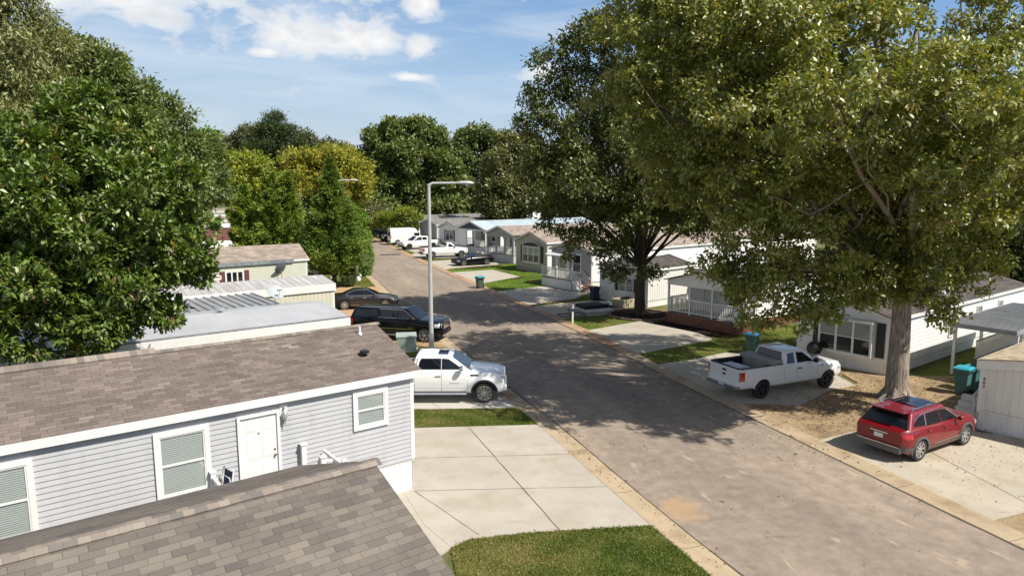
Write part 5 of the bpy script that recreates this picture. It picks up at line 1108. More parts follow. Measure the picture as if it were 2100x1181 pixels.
# --- red crossover
wb = 2.76
rs = [(wb/2+.84, .50, .80, .68, .58, 0), (wb/2+.79, .36, .90, .84, .70, .01), (wb/2+.64, .28, 1.0, .90, .75, .02), (wb/2+.3, .26, 1.06, .935, .80, .03), (wb/2-.45, .26, 1.08, .94, .84, .03), (wb/2-.6, .26, 1.10, .94, .87, .01), (-.3, .26, 1.12, .94, .88, 0), (-wb/2-.1, .26, 1.16, .94, .87, 0), (-wb/2-.55, .30, 1.16, .92, .84, 0), (-wb/2-.74, .40, 1.13, .85, .76, 0), (-wb/2-.84, .52, 1.06, .75, .68, 0)]
D = dict(wb=wb, R=.37, tw=.235, W=1.88, zb=.26, paint=P_RED, st=rs, gh=(1.04, 1.63, .875, .64, 1.08, .28, -1.58, -2.04), crown=.05, bev=.12, rgv=.13, rgu=.07,
         side_glass=[[(.80, 1.14), (.26, 1.48), (-.06, 1.515), (-.06, 1.14)], [(-.12, 1.14), (-.12, 1.515), (-.92, 1.50), (-1.02, 1.16)], [(-1.07, 1.18), (-1.00, 1.495), (-1.30, 1.47), (-1.66, 1.27), (-1.66, 1.22)]],
         win_trim=[[(.92, 1.11), (.28, 1.52), (-.4, 1.555), (-1.2, 1.53), (-1.66, 1.38)], [(-1.04, 1.17), (-.95, 1.51)]], sunroof=(-.85, .15, .50), rails=(.12, -1.45, CHROME), spokes=8, wstyle='split', flare=(CLAD, .075),
         seams=[(.85, .45, 1.10), (-.09, .40, 1.13), (-1.0, .62, 1.15)], handles=[(.03, .95), (-.92, .99)], handle_mat=P_RED, mirror=(.70, 1.12, P_RED), msize=1.1,
         strips=[('sill_cladding', [(1.0, .27), (.3, .27), (-.3, .27), (-.95, .27)], .17, .018, CLAD), ('sill_chrome', [(.95, .475), (-.6, .475)], .018, .014, CHROME), ('rear_cladding', [(-1.85, .42), (-2.05, .42), (-2.12, .46), (-2.2, .52)], .14, .022, CLAD)],
         lights=[('headlight', 1.9, 2.17, .72, .88, .25, LAMP_CLEAR), ('taillight', -1.87, -2.2, .86, 1.02, .34, LAMP_RED)],
         boxes=[('rear_bumper', (-2.29, -2.02, -.74, .74, .34, .56), CLAD, False), ('bumper_chrome', (-2.305, -2.12, -.70, .70, .555, .585), CHROME, False), ('license_plate', (-2.255, -2.22, -.155, .155, .74, .89), PLATE, False), ('plate_garnish', (-2.255, -2.21, -.30, .30, .925, .965), CHROME, False), ('spoiler', (-1.90, -1.58, -.58, .58, 1.625, 1.665), P_RED, False), ('rear_wiper', (-2.075, -2.04, -.05, .28, 1.13, 1.15), BLACK, False), ('grille', (2.16, 2.23, -.5, .5, .55, .78), BLACK, False), ('wiper_cowl', (.95, 1.12, -.7, .7, 1.06, 1.105), BLACK, False)])
a = R(30.6); e = Vector((math.cos(a), math.sin(a), 0)); sd = Vector((-e.y, e.x, 0)); q = G(1886, 948)+e*(wb/2)+sd*.92
red = vehicle('crossover', 'shiny dark red crossover with glass roof and silver rails beside the cream house', 'crossover', (q.x, q.y, .05), a, D)
for c in red.children:
    if not c.name.startswith('wheel'): c.scale.z = .95
# --- black coupe
wb = 2.85
cs = [(wb/2+.95, .34, .62, .70, .60, 0), (wb/2+.88, .24, .72, .86, .72, .01), (wb/2+.6, .2, .80, .93, .78, .02), (wb/2-.3, .2, .88, .95, .82, .03), (wb/2-.75, .2, .92, .95, .86, .02), (-.4, .2, .95, .94, .87, 0), (-wb/2+.1, .2, .99, .95, .85, .01), (-wb/2-.5, .24, 1.00, .93, .80, .02), (-wb/2-.9, .34, .97, .84, .74, 0)]
D = dict(wb=wb, R=.36, tw=.26, W=1.90, zb=.2, paint=P_BLACK, st=cs, gh=(.88, 1.33, .86, .58, .72, -.15, -.85, -1.75), crown=.04, bev=.06, rgv=.2, side_glass=[[(.45, .97), (-.1, 1.23), (-.55, 1.26), (-.62, .97)], [(-.68, .98), (-.66, 1.25), (-1.05, 1.12), (-1.15, 1.0)]],
         spokes=5, seams=[(.55, .3, .92), (-.68, .3, .94)], handles=[(-.5, .82)], mirror=(.42, .95, BLACK), lights=[('headlight', 1.9, 2.27, .54, .64, .3, LAMP_CLEAR), ('taillight', -2.2, -2.31, .74, .84, .3, LAMP_RED)], boxes=[('spoiler', (-2.25, -2.0, -.72, .72, 1.06, 1.09), BLACK, False), ('grille', (2.28, 2.39, -.55, .55, .34, .56), BLACK, False)])
a = R(207); e = Vector((math.cos(a), math.sin(a), 0)); sd = Vector((-e.y, e.x, 0)); q = G(952, 546.6)-e*(wb/2)-sd*.93
vehicle('sports_coupe', 'low black sports coupe parked nose to the road before the arched porch house', 'coupe', (q.x, q.y, .05), a, D)
# --- pickups, van and others up the road
a = R(22); e = Vector((math.cos(a), math.sin(a), 0)); sd = Vector((-e.y, e.x, 0)); q = G(946.7, 528)-e*1.9+sd*1.0
pickup('white single cab work pickup with open bed next to the black coupe', (q.x, q.y, .05), a, 3.8, P_WHITE, 'reg', rim=ALLOY, wstyle='tall', bumper=BLACK, toolbox=STEEL)
a = R(213); e = Vector((math.cos(a), math.sin(a), 0)); sd = Vector((-e.y, e.x, 0)); q = G(840, 513.6)-e*1.88-sd*1.0
pickup('white crew cab pickup with black wheels nosed toward the road in front of the van', (q.x, q.y, .05), a, 3.75, P_WHITE, 'crew', rim=DARKALLOY, bumper=BLACK, R_=.44, wstyle='tall')
wb = 3.7
vs_ = [(wb/2+.95, .45, .85, .80, .70, 0), (wb/2+.85, .35, 1.02, .94, .82, .01), (wb/2+.4, .33, 1.20, 1.0, .86, .02), (wb/2-.02, .33, 1.40, 1.02, .92, .0), (wb/2-.55, .33, 2.15, 1.02, .82, .0), (wb/2-.85, .33, 2.48, 1.02, .86, .03), (.2, .33, 2.56, 1.02, .88, .05), (-wb/2-.95, .35, 2.54, 1.02, .88, .05), (-wb/2-1.1, .40, 2.50, 1.0, .86, .02)]
D = dict(wb=wb, R=.38, tw=.24, W=2.05, zb=.33, paint=P_WHITE, st=vs_, spokes=8, wstyle='tall', rim=STEEL, seams=[(.65, .4, 2.3), (-.7, .4, 2.3)], handles=[(.75, 1.1)], handle_mat=BLACK,
         strips=[('side_window', [(1.62, 1.35), (1.15, 1.35), (.75, 1.35)], .46, .008, CARGLASS), ('belt_rib', [(.6, 1.42), (-2.7, 1.42)], .03, .012, P_WHITE), ('upper_rib', [(.6, 1.86), (-2.7, 1.86)], .03, .012, P_WHITE), ('lower_trim', [(1.3, .36), (-1.3, .36)], .12, .012, BLACK)],
         boxes=[('rear_bumper', (-3.02, -2.9, -.95, .95, .42, .58), BLACK, False), ('rear_door_seam', (-2.958, -2.95, -.01, .01, .6, 2.4), BLACK, False), ('rear_window', (-2.965, -2.94, .12, .72, 1.35, 1.95), CARGLASS, True)],
         lights=[('taillight', -2.86, -2.94, 1.0, 1.5, .12, LAMP_RED), ('headlight', 2.4, 2.76, .85, 1.0, .3, LAMP_CLEAR)])
a = R(24); e = Vector((math.cos(a), math.sin(a), 0)); sd = Vector((-e.y, e.x, 0)); q = G(816, 503)+e*1.85+sd*1.0
van = vehicle('panel_van', 'white high roof panel van beyond the two white pickups', 'van', (q.x, q.y, .05), a, D)
wsh = MB(); wsh.add([(1.80, -.72, 1.50), (1.80, .72, 1.50), (1.26, .68, 2.20), (1.26, -.68, 2.20)], [(0, 1, 2, 3)]); wsh.v = [(x+.03, y, z+.03) for x, y, z in wsh.v]; wsh.build('windshield', CARGLASS, van)
def boxy(label, cat, name, loc, ang, paintm, roofp=None, wb=2.9, spare=False, H_=1.85, rim=DARKALLOY):
    bb = [(wb/2+.75, .55, .95, .72, .64, 0), (wb/2+.65, .46, 1.05, .85, .76, .01), (wb/2+.3, .44, 1.10, .90, .80, .02), (wb/2-.55, .42, 1.15, .92, .84, .01), (wb/2-.65, .42, 1.2, .93, .88, 0), (-wb/2-.5, .44, 1.2, .93, .88, 0), (-wb/2-.68, .5, 1.18, .90, .86, 0)]
    D = dict(wb=wb, R=.40, tw=.26, W=1.88, zb=.42, paint=paintm, roofpaint=roofp or paintm, st=bb, gh=(1.16, H_, .86, .74, wb/2-.6, wb/2-1.05, -wb/2-.5, -wb/2-.62), bev=.06, crown=.03, side_glass=[[(.55, 1.24), (.30, H_-.12), (-.1, H_-.12), (-.1, 1.24)], [(-.17, 1.24), (-.17, H_-.12), (-.9, H_-.12), (-.95, 1.24)], [(-1.05, 1.24), (-1.05, H_-.12), (-1.75, H_-.12), (-1.82, 1.24)]],
             spokes=5, rim=rim, seams=[(.6, .5, 1.18), (-.13, .5, 1.18), (-1.0, .5, 1.18)], flare=(BLACK, .09), mirror=(.55, 1.22, BLACK), lights=[('headlight', 1.85, 2.1, .78, .94, .2, LAMP_CLEAR), ('taillight', -1.95, -2.12, .85, 1.1, .08, LAMP_RED)], boxes=[('rear_bumper', (-2.25, -2.08, -.8, .8, .5, .66), BLACK, False)])
    V = vehicle(name, label, cat, loc, ang, D)
    if spare: m = MB(); m.lathe([(.1, .0), (.38, .0), (.40, .08), (.38, .2), (.2, .22), (0, .2)], (-2.14, 0, .98), (-1, 0, 0), 24); m.build('spare_wheel', RUBBER, V, 40)
    return V
p = G(802, 497); boxy('white off road SUV with black spare wheel on its back behind the van', 'suv', 'off_road_suv', (p.x, p.y+2, .05), R(30), P_WHITE, BLACK, spare=True)
p = G(780, 487); boxy('black SUV parked in the shade behind the white off road SUV', 'suv', 'suv', (p.x, p.y+1, .05), R(30), P_BLACK, H_=1.8)
p = G(765, 479); boxy('second black SUV farther up in the shade of the small trees', 'suv', 'suv', (p.x, p.y, .05), R(28), P_BLACK, H_=1.78)
p = G(746, 465); boxy('bright red SUV parked at the far end of the road', 'suv', 'suv', (p.x, p.y, .05), R(5), P_JEEP, BLACK, H_=1.75)
p = G(672, 566); boxy('green grey SUV half hidden under the cedar', 'suv', 'suv', (p.x, p.y+1.6, .05), R(8), P_SAGE, H_=1.75, rim=ALLOY)

# ---------------------------------------------------------------- street furniture and yard things
lp = G(885, 716)
def street_lamp(label, loc, h, ang, arm=2.0, s=1.0):
    L = thing('street_lamp', label, 'street lamp', loc, ang)
    m = MB(); m.tube([(0, 0, .0), (0, 0, h*.5), (0, 0, h-.45)], [.125*s, .105*s, .085*s], 16); m.build('pole', GREYPOLE, L, 40)
    m = MB(); m.lathe([(.17, 0), (.17, .12), (.14, .2), (.13, .9), (.128, .92)], (0, 0, 0), (0, 0, 1), 16); m.build('base', STEEL, L, 40)
    m = MB(); m.tube([(0, 0, h-.45), (0, 0, h-.2), (.06, 0, h-.07), (.2, 0, h), (arm*.6, 0, h+.01), (arm-.5, 0, h+.01)], [.085*s, .085*s, .08*s, .07*s, .06*s, .055*s], 12); m.build('arm', GREYPOLE, L, 40)
    m = MB(); vs = []
    for x, w, zt, zb in ((arm-.62, .05, .05, -.05), (arm-.45, .10, .09, -.06), (arm-.15, .17, .12, -.09), (arm+.15, .17, .11, -.10), (arm+.32, .09, .05, -.06), (arm+.38, .02, .0, -.03)):
        vs.append([(x, w*math.cos(t), h+.01+(zt if math.sin(t) > 0 else -zb)*math.sin(t)) for t in np.linspace(0, 2*math.pi, 13)[:-1]])
    k = 12; m.add([q for r_ in vs for q in r_], [(i*k+j, i*k+(j+1) % k, (i+1)*k+(j+1) % k, (i+1)*k+j) for i in range(5) for j in range(k)]+[tuple(range(k-1, -1, -1)), tuple(5*k+j for j in range(k))]); hd = m.build('lamp_head', GREYPOLE, L, 50)
    m = MB(); m.lathe([(.13, 0), (.12, -.06), (.07, -.10), (0, -.115)], (arm, 0, h-.06), (0, 0, 1), 16); m.build('lens', plain('lamp_lens', (.55, .56, .55), .2), hd, 50); return L
street_lamp('tall grey street lamp with a long horizontal arm beside the left kerb', tuple(lp), 9.03, R(3), 2.05)
q = G(712, 372, 8.95) if False else None
street_lamp('distant street lamp whose pale head shows before the yellow tree', (-19.0, 76, 0), 9.6, R(10), 1.9)
def bin_(label, loc, ang, bodym, lidm, s=1.0, open_lid=False):
    B = thing('wheeled_bin', label, 'trash bin', loc, ang)
    m = MB(); z0, z1 = .08, .98*s
    for (a0, b0, zA), (a1, b1, zB) in zip(((.21, .24, z0), (.26, .29, z1-.12), (.30, .33, z1-.12)), ((.26, .29, z1-.12), (.30, .33, z1-.12), (.31, .34, z1))):
        v = [(x*a, y*b, z) for (a, b, z) in ((a0, b0, zA), (a1, b1, zB)) for x, y in ((-1, -1), (1, -1), (1, 1), (-1, 1))]
        m.add(v, [(0, 1, 5, 4), (1, 2, 6, 5), (2, 3, 7, 6), (3, 0, 4, 7)])
    m.box(-.21, .21, -.24, .24, z0-.01, z0+.01); m.box(-.05, .05, -.35, -.335, z1-.24, z1-.14); m.build('bin_body', bodym, B)
    m = MB(); 
    if open_lid: m.obox((.3, 0, z1), (0, 1, 0), (.45, 0, -1), (1, 0, .45), (-.34, .34), (0, .62), (0, .05))
    else:
        v = [(x*a+o_, y*b, z) for (a, b, z, o_) in ((.33, .36, z1+.002, 0), (.34, .37, z1+.04, 0), (.24, .27, z1+.10, .02)) for x, y in ((-1, -1), (1, -1), (1, 1), (-1, 1))]
        m.add(v, [(k+j, k+(j+1) % 4, k+4+(j+1) % 4, k+4+j) for k in (0, 4) for j in range(4)]+[(8, 9, 10, 11), (3, 2, 1, 0)])
    m.build('lid', lidm, B)
    for y in (-.26, .26): m = MB(); m.lathe([(.03, -.025), (.12, -.025), (.13, 0), (.12, .025), (.03, .025)], (.22, y, .13), (0, 1, 0), 16); m.build('wheel', RUBBER, B, 40)
    m = MB(); m.tube([(.28, -.22, z1-.05), (.38, -.22, z1-.02), (.38, .22, z1-.02), (.28, .22, z1-.05)], .018, 8); m.build('handle', bodym, B); return B
TEAL = plain('lid_cyan', (.03, .33, .42), .4); GREENB = plain('bin_green', (.022, .075, .055), .5); TEALB = plain('bin_teal', (.06, .16, .16), .5); BLUEL = plain('lid_blue', (.02, .14, .27), .4); NAVYB = plain('bin_navy', (.014, .022, .06), .5); GREYB = plain('bin_grey_green', (.06, .085, .075), .5)
bin_('dark grey green wheeled bin with cyan lid standing at the kerb of the far lawn', tuple(G(984, 591)), R(-60), GREYB, TEAL)
bin_('navy wheeled bin standing on the shaded drive behind the mattress', tuple(G(1219, 617)), R(-60), NAVYB, NAVYB, 1.08)
bin_('dark green wheeled bin with blue lid behind the older white pickup', tuple(G(1541, 727)), R(-40), GREENB, BLUEL, 1.12)
bin_('teal wheeled bin with cyan lid beside the white stair rail', tuple(G(1972, 808)), R(-50), TEALB, TEAL, 1.15)
bin_('second teal bin with its lid hanging open behind the white stair rail', tuple(G(1992, 806)+Vector((.25, .35, 0))), R(120), TEALB, TEAL, 1.1, True)
def dish(label, loc, ang, r=.36, tilt=.5, mat=None, pole=.5):
    Dd = thing('satellite_dish', label, 'satellite dish', loc, ang)
    m = MB(); m.tube([(0, 0, 0), (0, 0, pole)], .03, 8); m.build('mast', STEEL, Dd)
    n = Vector((math.cos(tilt), 0, math.sin(tilt))); m = MB(); m.lathe([(0, .0), (r*.5, .025), (r*.85, .07), (r, .11), (r, .125), (r*.85, .085), (r*.5, .04), (0, .015)], Vector((0, 0, pole+.15)), n, 28); m.build('reflector', mat or plain('dish_grey', (.36, .40, .42), .5), Dd, 50)
    m = MB(); c0 = Vector((0, 0, pole+.15)); s = Vector((math.sin(tilt), 0, -math.cos(tilt))); m.tube([c0+s*r, c0+n*r*1.0+s*r*.35], .016, 6); m.obox(c0+n*r*1.0+s*r*.3, n, (0, 1, 0), s, (-.08, .05), (-.11, .11), (-.03, .04)); m.build('feed_arm', STEEL, Dd); return Dd
o2 = Vector((-7.25, 29.95, 0))
dish('grey satellite dish on the far edge of the pale grey metal roof', tuple(o2+ex*(-1.5)+ey*4.9+Vector((0, 0, 3.15))), R(-35), .44, .75)
o4 = Vector((-16.4, 55, 0))
dish('dark satellite dish on the sage green house wall below its gutter', tuple(o4+ex*(-2.2)+ey*(-.45)+Vector((0, 0, 1.9))), R(150), .5, .45, plain('dish_dark', (.10, .11, .13), .5), .55)
dish('white satellite dish above the light blue roof', tuple(Vector((-3.4, 89.5, 0))+ex*16+ey*9+Vector((0, 0, 3.8))), R(-100), .62, .6, TRIM, .8)
dish('small pale satellite dish on the tan shingle roof edge of the grey front house', tuple(Vector((6.84, 59.2, 0))+ex*.6+ey*.3+Vector((0, 0, 3.3))), R(-70), .34, .5, plain('dish_pale', (.5, .5, .5), .5), .2)
ac = thing('utility_cabinet', 'grey green metal utility cabinet between the grey house and the lamp post', 'utility box', (-5.75, 36.9, 0), R(10))
m = MB(); m.box(-.52, .52, -.40, .40, .06, .82); m.build('cabinet', plain('cabinet_green', (.25, .31, .27), .5), ac); m = MB(); m.add([(-.55, -.43, .82), (.55, -.43, .82), (.55, .43, .87), (-.55, .43, .87), (-.55, -.43, .88), (.55, -.43, .88), (.55, .43, .95), (-.55, .43, .95)], [(0, 3, 2, 1), (4, 5, 6, 7), (0, 1, 5, 4), (1, 2, 6, 5), (2, 3, 7, 6), (3, 0, 4, 7)]); m.build('lid', plain('cabinet_lid', (.33, .39, .36), .5), ac); m = MB(); m.box(-.008, .008, -.405, -.398, .1, .8); m.build('door_gap', BLACK, ac); m = MB(); m.box(-.6, .6, -.48, .48, 0, .06); m.build('pad', CONC, ac)
mp = thing('mailbox_post', 'white post with a small dark mailbox beside the shaded road', 'mailbox', tuple(G(1174, 664)), R(20))
m = MB(); m.box(-.05, .05, -.05, .05, 0, 1.22); m.add([(-.06, -.06, 1.22), (.06, -.06, 1.22), (.06, .06, 1.22), (-.06, .06, 1.22), (0, 0, 1.34)], [(0, 1, 4), (1, 2, 4), (2, 3, 4), (3, 0, 4)]); m.build('post', TRIM, mp)
m = MB(); pts = [(-.09, 0), (.09, 0), (.09, .12)]+[(.09*math.cos(t), .12+.09*math.sin(t)) for t in np.linspace(.2, math.pi-.2, 8)]+[(-.09, .12)]; m.prism(pts, (-.30, 0, .86), (0, 1, 0), (0, 0, 1), (1, 0, 0), 0, .46); m.build('mailbox', NAVYB, mp)
def mattress(label, loc, ang, mat, sx, sy_, sz, tilt=0):
    T = thing('mattress', label, 'mattress', loc, ang); m = MB(); me = m.box(-sx/2, sx/2, -sy_/2, sy_/2, 0, sz).mesh('mattress', [mat]); bm = bmesh.new(); bm.from_mesh(me); bmesh.ops.bevel(bm, geom=bm.edges[:], offset=.06, segments=3, affect='EDGES'); bm.to_mesh(me); bm.free(); me.polygons.foreach_set('use_smooth', [True]*len(me.polygons)); me.set_sharp_from_angle(angle=R(60))
    o = bpy.data.objects.new('cushion', me); C.objects.link(o); o.parent = T
    m = MB(); m.tube([(-sx/2+.02, -sy_/2+.02, sz-.05), (sx/2-.02, -sy_/2+.02, sz-.05), (sx/2-.02, sy_/2-.02, sz-.05), (-sx/2+.02, sy_/2-.02, sz-.05), (-sx/2+.02, -sy_/2+.02, sz-.05)], .025, 6); m.build('piping', mat, T); return T
p = G(1222, 640); mattress('pale mattress lying flat under the black one on the shaded drive', (p.x, p.y, .06), R(20), plain('mattress_white', (.55, .56, .56), .9), 2.0, 1.5, .24)
mattress('black mattress or box spring thrown over the pale one on the shaded drive', (p.x-.25, p.y+.3, .31), R(24), plain('mattress_black', (.012, .012, .014), .8), 2.0, 1.45, .24)
tp = MB(); n = 14; vs = []; rg_ = random.Random(3)
for i in range(n+1):
    for j in range(n+1): x, y = (i/n-.5)*2.0, (j/n-.5)*1.3; vs.append((x, y, max(.02, .36*math.exp(-2.2*(x*x+1.6*y*y))+.08*math.sin(5*x+2*y)*math.cos(6*y-x)+rg_.uniform(0, .03))))
tp.add(vs, [(i*(n+1)+j, (i+1)*(n+1)+j, (i+1)*(n+1)+j+1, i*(n+1)+j+1) for i in range(n) for j in range(n)])
o = tp.build('tarpaulin', plain('tarp_green', (.14, .21, .19), .45, var=.3, vscale=3), None, 60); p = G(1243, 630); o.location = (p.x, p.y, .06); o.rotation_euler = (0, 0, .4); tag(o, 'crumpled grey green tarpaulin heaped beside the black mattress', 'tarpaulin')
pb = thing('planter_box', 'tan block planter box with dark soil in front of the sheet metal house', 'planter', tuple(G(1283, 628)), R(40)); m = MB()
for (x0, x1, y0, y1) in ((-1.0, 1.0, -.6, -.45), (-1.0, 1.0, .45, .6), (-1.0, -.85, -.45, .45), (.85, 1.0, -.45, .45)): m.box(x0, x1, y0, y1, 0, .62)
m.build('wall', plain('tan_block', (.38, .32, .23), .9, var=.2, vscale=4), pb); m = MB(); m.box(-.85, .85, -.45, .45, 0, .52); m.build('soil', MULCH, pb)
fr = thing('bed_frame', 'dark metal bed frame lying on the shaded drive near the mailbox post', 'bed frame', tuple(G(1172, 648)), R(15)); m = MB()
for a_, b_ in (((-.9, -.5), (.9, -.5)), ((-.9, .5), (.9, .5)), ((-.9, -.5), (-.9, .5)), ((.9, -.5), (.9, .5)), ((-.3, -.5), (.2, .5))): m.tube([(*a_, .08), (*b_, .10)], .03, 6)
m.build('frame', BLACK, fr); m = MB(); m.box(-.05, .05, -.5, .5, .0, .07); m.build('slat', BLACK, fr)
gr = thing('kettle_grill', 'black domed grill standing by the bay window house behind the truck bonnet', 'grill', tuple(G(1668, 748)), 0); m = MB(); m.lathe([(.05, .55), (.28, .62), (.36, .78), (.37, .84)], (0, 0, 0), (0, 0, 1), 20); m.build('bowl', BLACK, gr, 40); m = MB(); m.lathe([(.37, .845), (.35, 1.0), (.22, 1.16), (0, 1.22)], (0, 0, 0), (0, 0, 1), 20); m.build('lid', BLACK, gr, 40)
for t in range(3): m = MB(); m.tube([(.2*math.cos(t*2.1), .2*math.sin(t*2.1), .62), (.34*math.cos(t*2.1), .34*math.sin(t*2.1), 0)], .016, 6); m.build('leg', STEEL, gr)
tt = G(1312, 648)
ring = MB(); 
for i in range(30):
    a0 = 2*math.pi*i/30; ring.obox((tt.x+2.1*math.cos(a0), tt.y+2.1*math.sin(a0), 0), (-math.sin(a0), math.cos(a0), 0), (math.cos(a0), math.sin(a0), 0), (0, 0, 1), (-.2, .2), (-.09, .09), (0, .16+.02*math.sin(i*3)))
tag(ring.build('tree_ring', plain('edging_brick', (.20, .13, .10), .9, var=.3, vscale=6)), 'low ring of dull red edging bricks round the middle tree', 'edging')
mu = MB(); mu.lathe([(2.02, 0.0), (2.02, .07), (1.2, .12), (0, .14)], (tt.x, tt.y, 0), (0, 0, 1), 30); struct('mulch_bed', mu, MULCH)
mu = MB(); mu.add([(*(Vector((13.38, 40.83))+Vector((ex.x, ex.y))*x+Vector((ey.x, ey.y))*y), .06) for x, y in ((-1.3, -.4), (0, -.4), (0, 5.5), (-1.3, 5.5))], [(0, 1, 2, 3)]); struct('mulch_bed', mu, MULCH)
pt = G(800, 522.5); pm = MB(); pm.box(-1.3, 1.3, -.9, .9, 0, .004); o = struct('asphalt_patch', pm, plain('patch_dark', (.075, .07, .065), .9, var=.2)); o.location = (pt.x, pt.y, .018); o.rotation_euler = (0, 0, R(20))
un = thing('garden_urn', 'pale garden urn with plants on the lawn by the cedar', 'urn', tuple(G(683, 571)), 0); m = MB(); m.lathe([(.25, 0), (.25, .1), (.1, .2), (.1, .5), (.32, .8), (.36, .95), (.3, .95), (.2, .8), (0, .78)], (0, 0, 0), (0, 0, 1), 18); m.build('bowl', TRIM_OLD, un, 40); m = MB(); m.lathe([(.32, 0), (.32, .08), (0, .09)], (0, 0, -.0), (0, 0, 1), 18); m.build('plinth', TRIM_OLD, un)
sg = thing('garden_ornament', 'small white garden figure on the lawn right of the clipped dark shrub', 'ornament', tuple(G(735, 577)), R(20)); m = MB(); m.lathe([(.0, 0), (.2, .02), (.24, .25), (.16, .45), (.0, .5)], (0, 0, 0), (0, 0, 1), 14); m.lathe([(0, -.12), (.12, -.04), (.12, .06), (0, .13)], (.2, 0, .56), (0, 0, 1), 12); m.build('figure', TRIM, sg, 50)
bg = MB(); bm = bmesh.new(); bmesh.ops.create_icosphere(bm, subdivisions=3, radius=1); rg_ = random.Random(5)
for v in bm.verts: v.co = Vector((v.co.x*.55, v.co.y*.6, max(0, v.co.z*.75+.7)))+Vector([rg_.uniform(-.05, .05) for _ in range(3)])
me = bpy.data.meshes.new('cover'); bm.to_mesh(me); bm.free(); me.materials.append(plain('cover_white', (.6, .6, .58), .7)); o = bpy.data.objects.new('covered_grill', me); C.objects.link(o); p = G(632, 557); o.location = (p.x, p.y, 0); tag(o, 'bulky white wrapped grill cover at the end of the sage green house', 'grill cover')
# ---------------------------------------------------------------- trees
def S(u, v, Y):
    d = ray(u, v); return Vector((0, 0, CAM_H))+d*(Y/d.y)
def unit(a): return a/np.maximum(1e-9, np.linalg.norm(a, axis=-1, keepdims=True))
def leaf_quads(P, D, N, L, Wd, fold=0.18):
    D = unit(D); Sd = unit(np.cross(N, D)); Nn = np.cross(D, Sd)
    L = L[:, None]; Wd = Wd[:, None]
    m = P+D*L*.45
    return np.stack([P, m+Sd*Wd*.5+Nn*Wd*fold, P+D*L, m-Sd*Wd*.5+Nn*Wd*fold], 1)
def leaf_ovals(P, D, N, L, Wd, curl=.12):
    D = unit(D); Sd = unit(np.cross(N, D)); Nn = np.cross(D, Sd); L = L[:, None]; Wd = Wd[:, None]
    return np.stack([P, P+D*L*.30+Sd*Wd*.44+Nn*L*curl*.8, P+D*L*.68+Sd*Wd*.48+Nn*L*curl*.7, P+D*L-Nn*L*curl*.4, P+D*L*.68-Sd*Wd*.48+Nn*L*curl*.7, P+D*L*.30-Sd*Wd*.44+Nn*L*curl*.8], 1)
def lump(p, f, s):
    return (np.sin(p[:, 0]*f+s)+np.sin(p[:, 1]*f*1.13+s*2.1)+np.sin(p[:, 2]*f*1.21+s*.7)+np.sin((p[:, 0]+p[:, 1])*f*1.9+s)+np.sin((p[:, 1]-p[:, 2])*f*2.3+s*1.3))/5
def crown_points(blobs, dens, rng, inner=.45, gap=.15, seed=0.0, cull=.62):
    Pc = []; Oc = []
    for i, (c, r) in enumerate(blobs):
        c = np.array(c); r = np.array(r if hasattr(r, '__len__') else (r, r, r*.85), float)
        n = int(dens*4*math.pi*np.mean(r)**2); d = unit(rng.normal(size=(n, 3))); rad = 1-(1-inner)*rng.uniform(0, 1, n)**1.9
        p0 = c+d*r
        rad = rad*(1+.20*lump(p0, 1.7/np.mean(r)**.5, seed+i)+.10*lump(p0, 4.2/np.mean(r)**.5, seed+i*3))
        p = c+d*r*rad[:, None]; keep = lump(p, 2.4/np.mean(r)**.6, seed*2+i) > -1+gap*1.9+rng.normal(0, .08, n)-.0
        for j, (c2, r2) in enumerate(blobs):
            if j == i: continue
            r2 = np.array(r2 if hasattr(r2, '__len__') else (r2, r2, r2*.85), float); keep &= np.linalg.norm((p-np.array(c2))/r2, axis=1) > cull
        Pc.append(p[keep]); Oc.append(unit(d/r)[keep])
    return np.concatenate(Pc), np.concatenate(Oc)
def rosette(P, O, k, L, Wd, spread, rng, out=.6, rand=.9, droop=.15, up=.7, tint=(.5, .2), sizej=.3, tsep=.12, oval=False):
    n = len(P); PP = np.repeat(P, k, 0); OO = np.repeat(O, k, 0); m = n*k
    j = rng.normal(size=(m, 3))*spread
    D = unit(OO*out+unit(rng.normal(size=(m, 3)))*rand+np.array([0, 0, -droop]))
    pos = PP+j*.6+D*spread*.3
    N = unit(np.array([0, 0, up])+OO*.45+rng.normal(size=(m, 3))*.45)
    l = L*(1+sizej*rng.uniform(-1, 1, m)); w = Wd*(1+sizej*rng.uniform(-1, 1, m))
    t = np.repeat(rng.normal(tint[0], tint[1], n), k)+rng.normal(0, tsep, m)
    return (leaf_ovals if oval else leaf_quads)(pos, D, N, l, w), np.clip(t, 0, 1)
def leaf_object(name, v, tint, mat, parent):
    me = bpy.data.meshes.new(name); fill_mesh(me, v.reshape(-1, 3), v.shape[1])
    at = me.attributes.new('tint', 'FLOAT', 'FACE'); at.data.foreach_set('value', tint.astype(np.float32)); me.materials.append(mat)
    o = bpy.data.objects.new(name, me); C.objects.link(o); o.parent = parent; return o
def clumps(bl, rng, n, f):
    out = []
    for c, r in bl:
        r3 = np.array(r if hasattr(r, '__len__') else (r, r, r*.85), float)
        small = r3[0] < 1.4; f_ = .55 if small else f
        for i in range(6 if small else n):
            d = rng.normal(size=3); d[2] = abs(d[2])*.8 if i % 3 else d[2]; d = unit(d); q = f_*rng.uniform(.7, 1.3)
            out.append((np.array(c)+d*r3*(1-q*.55)*rng.uniform(.85, 1.08), tuple(r3*q*np.array([1, 1, .72]))))
        out.append((np.array(c), tuple(r3*.55)))
    return out
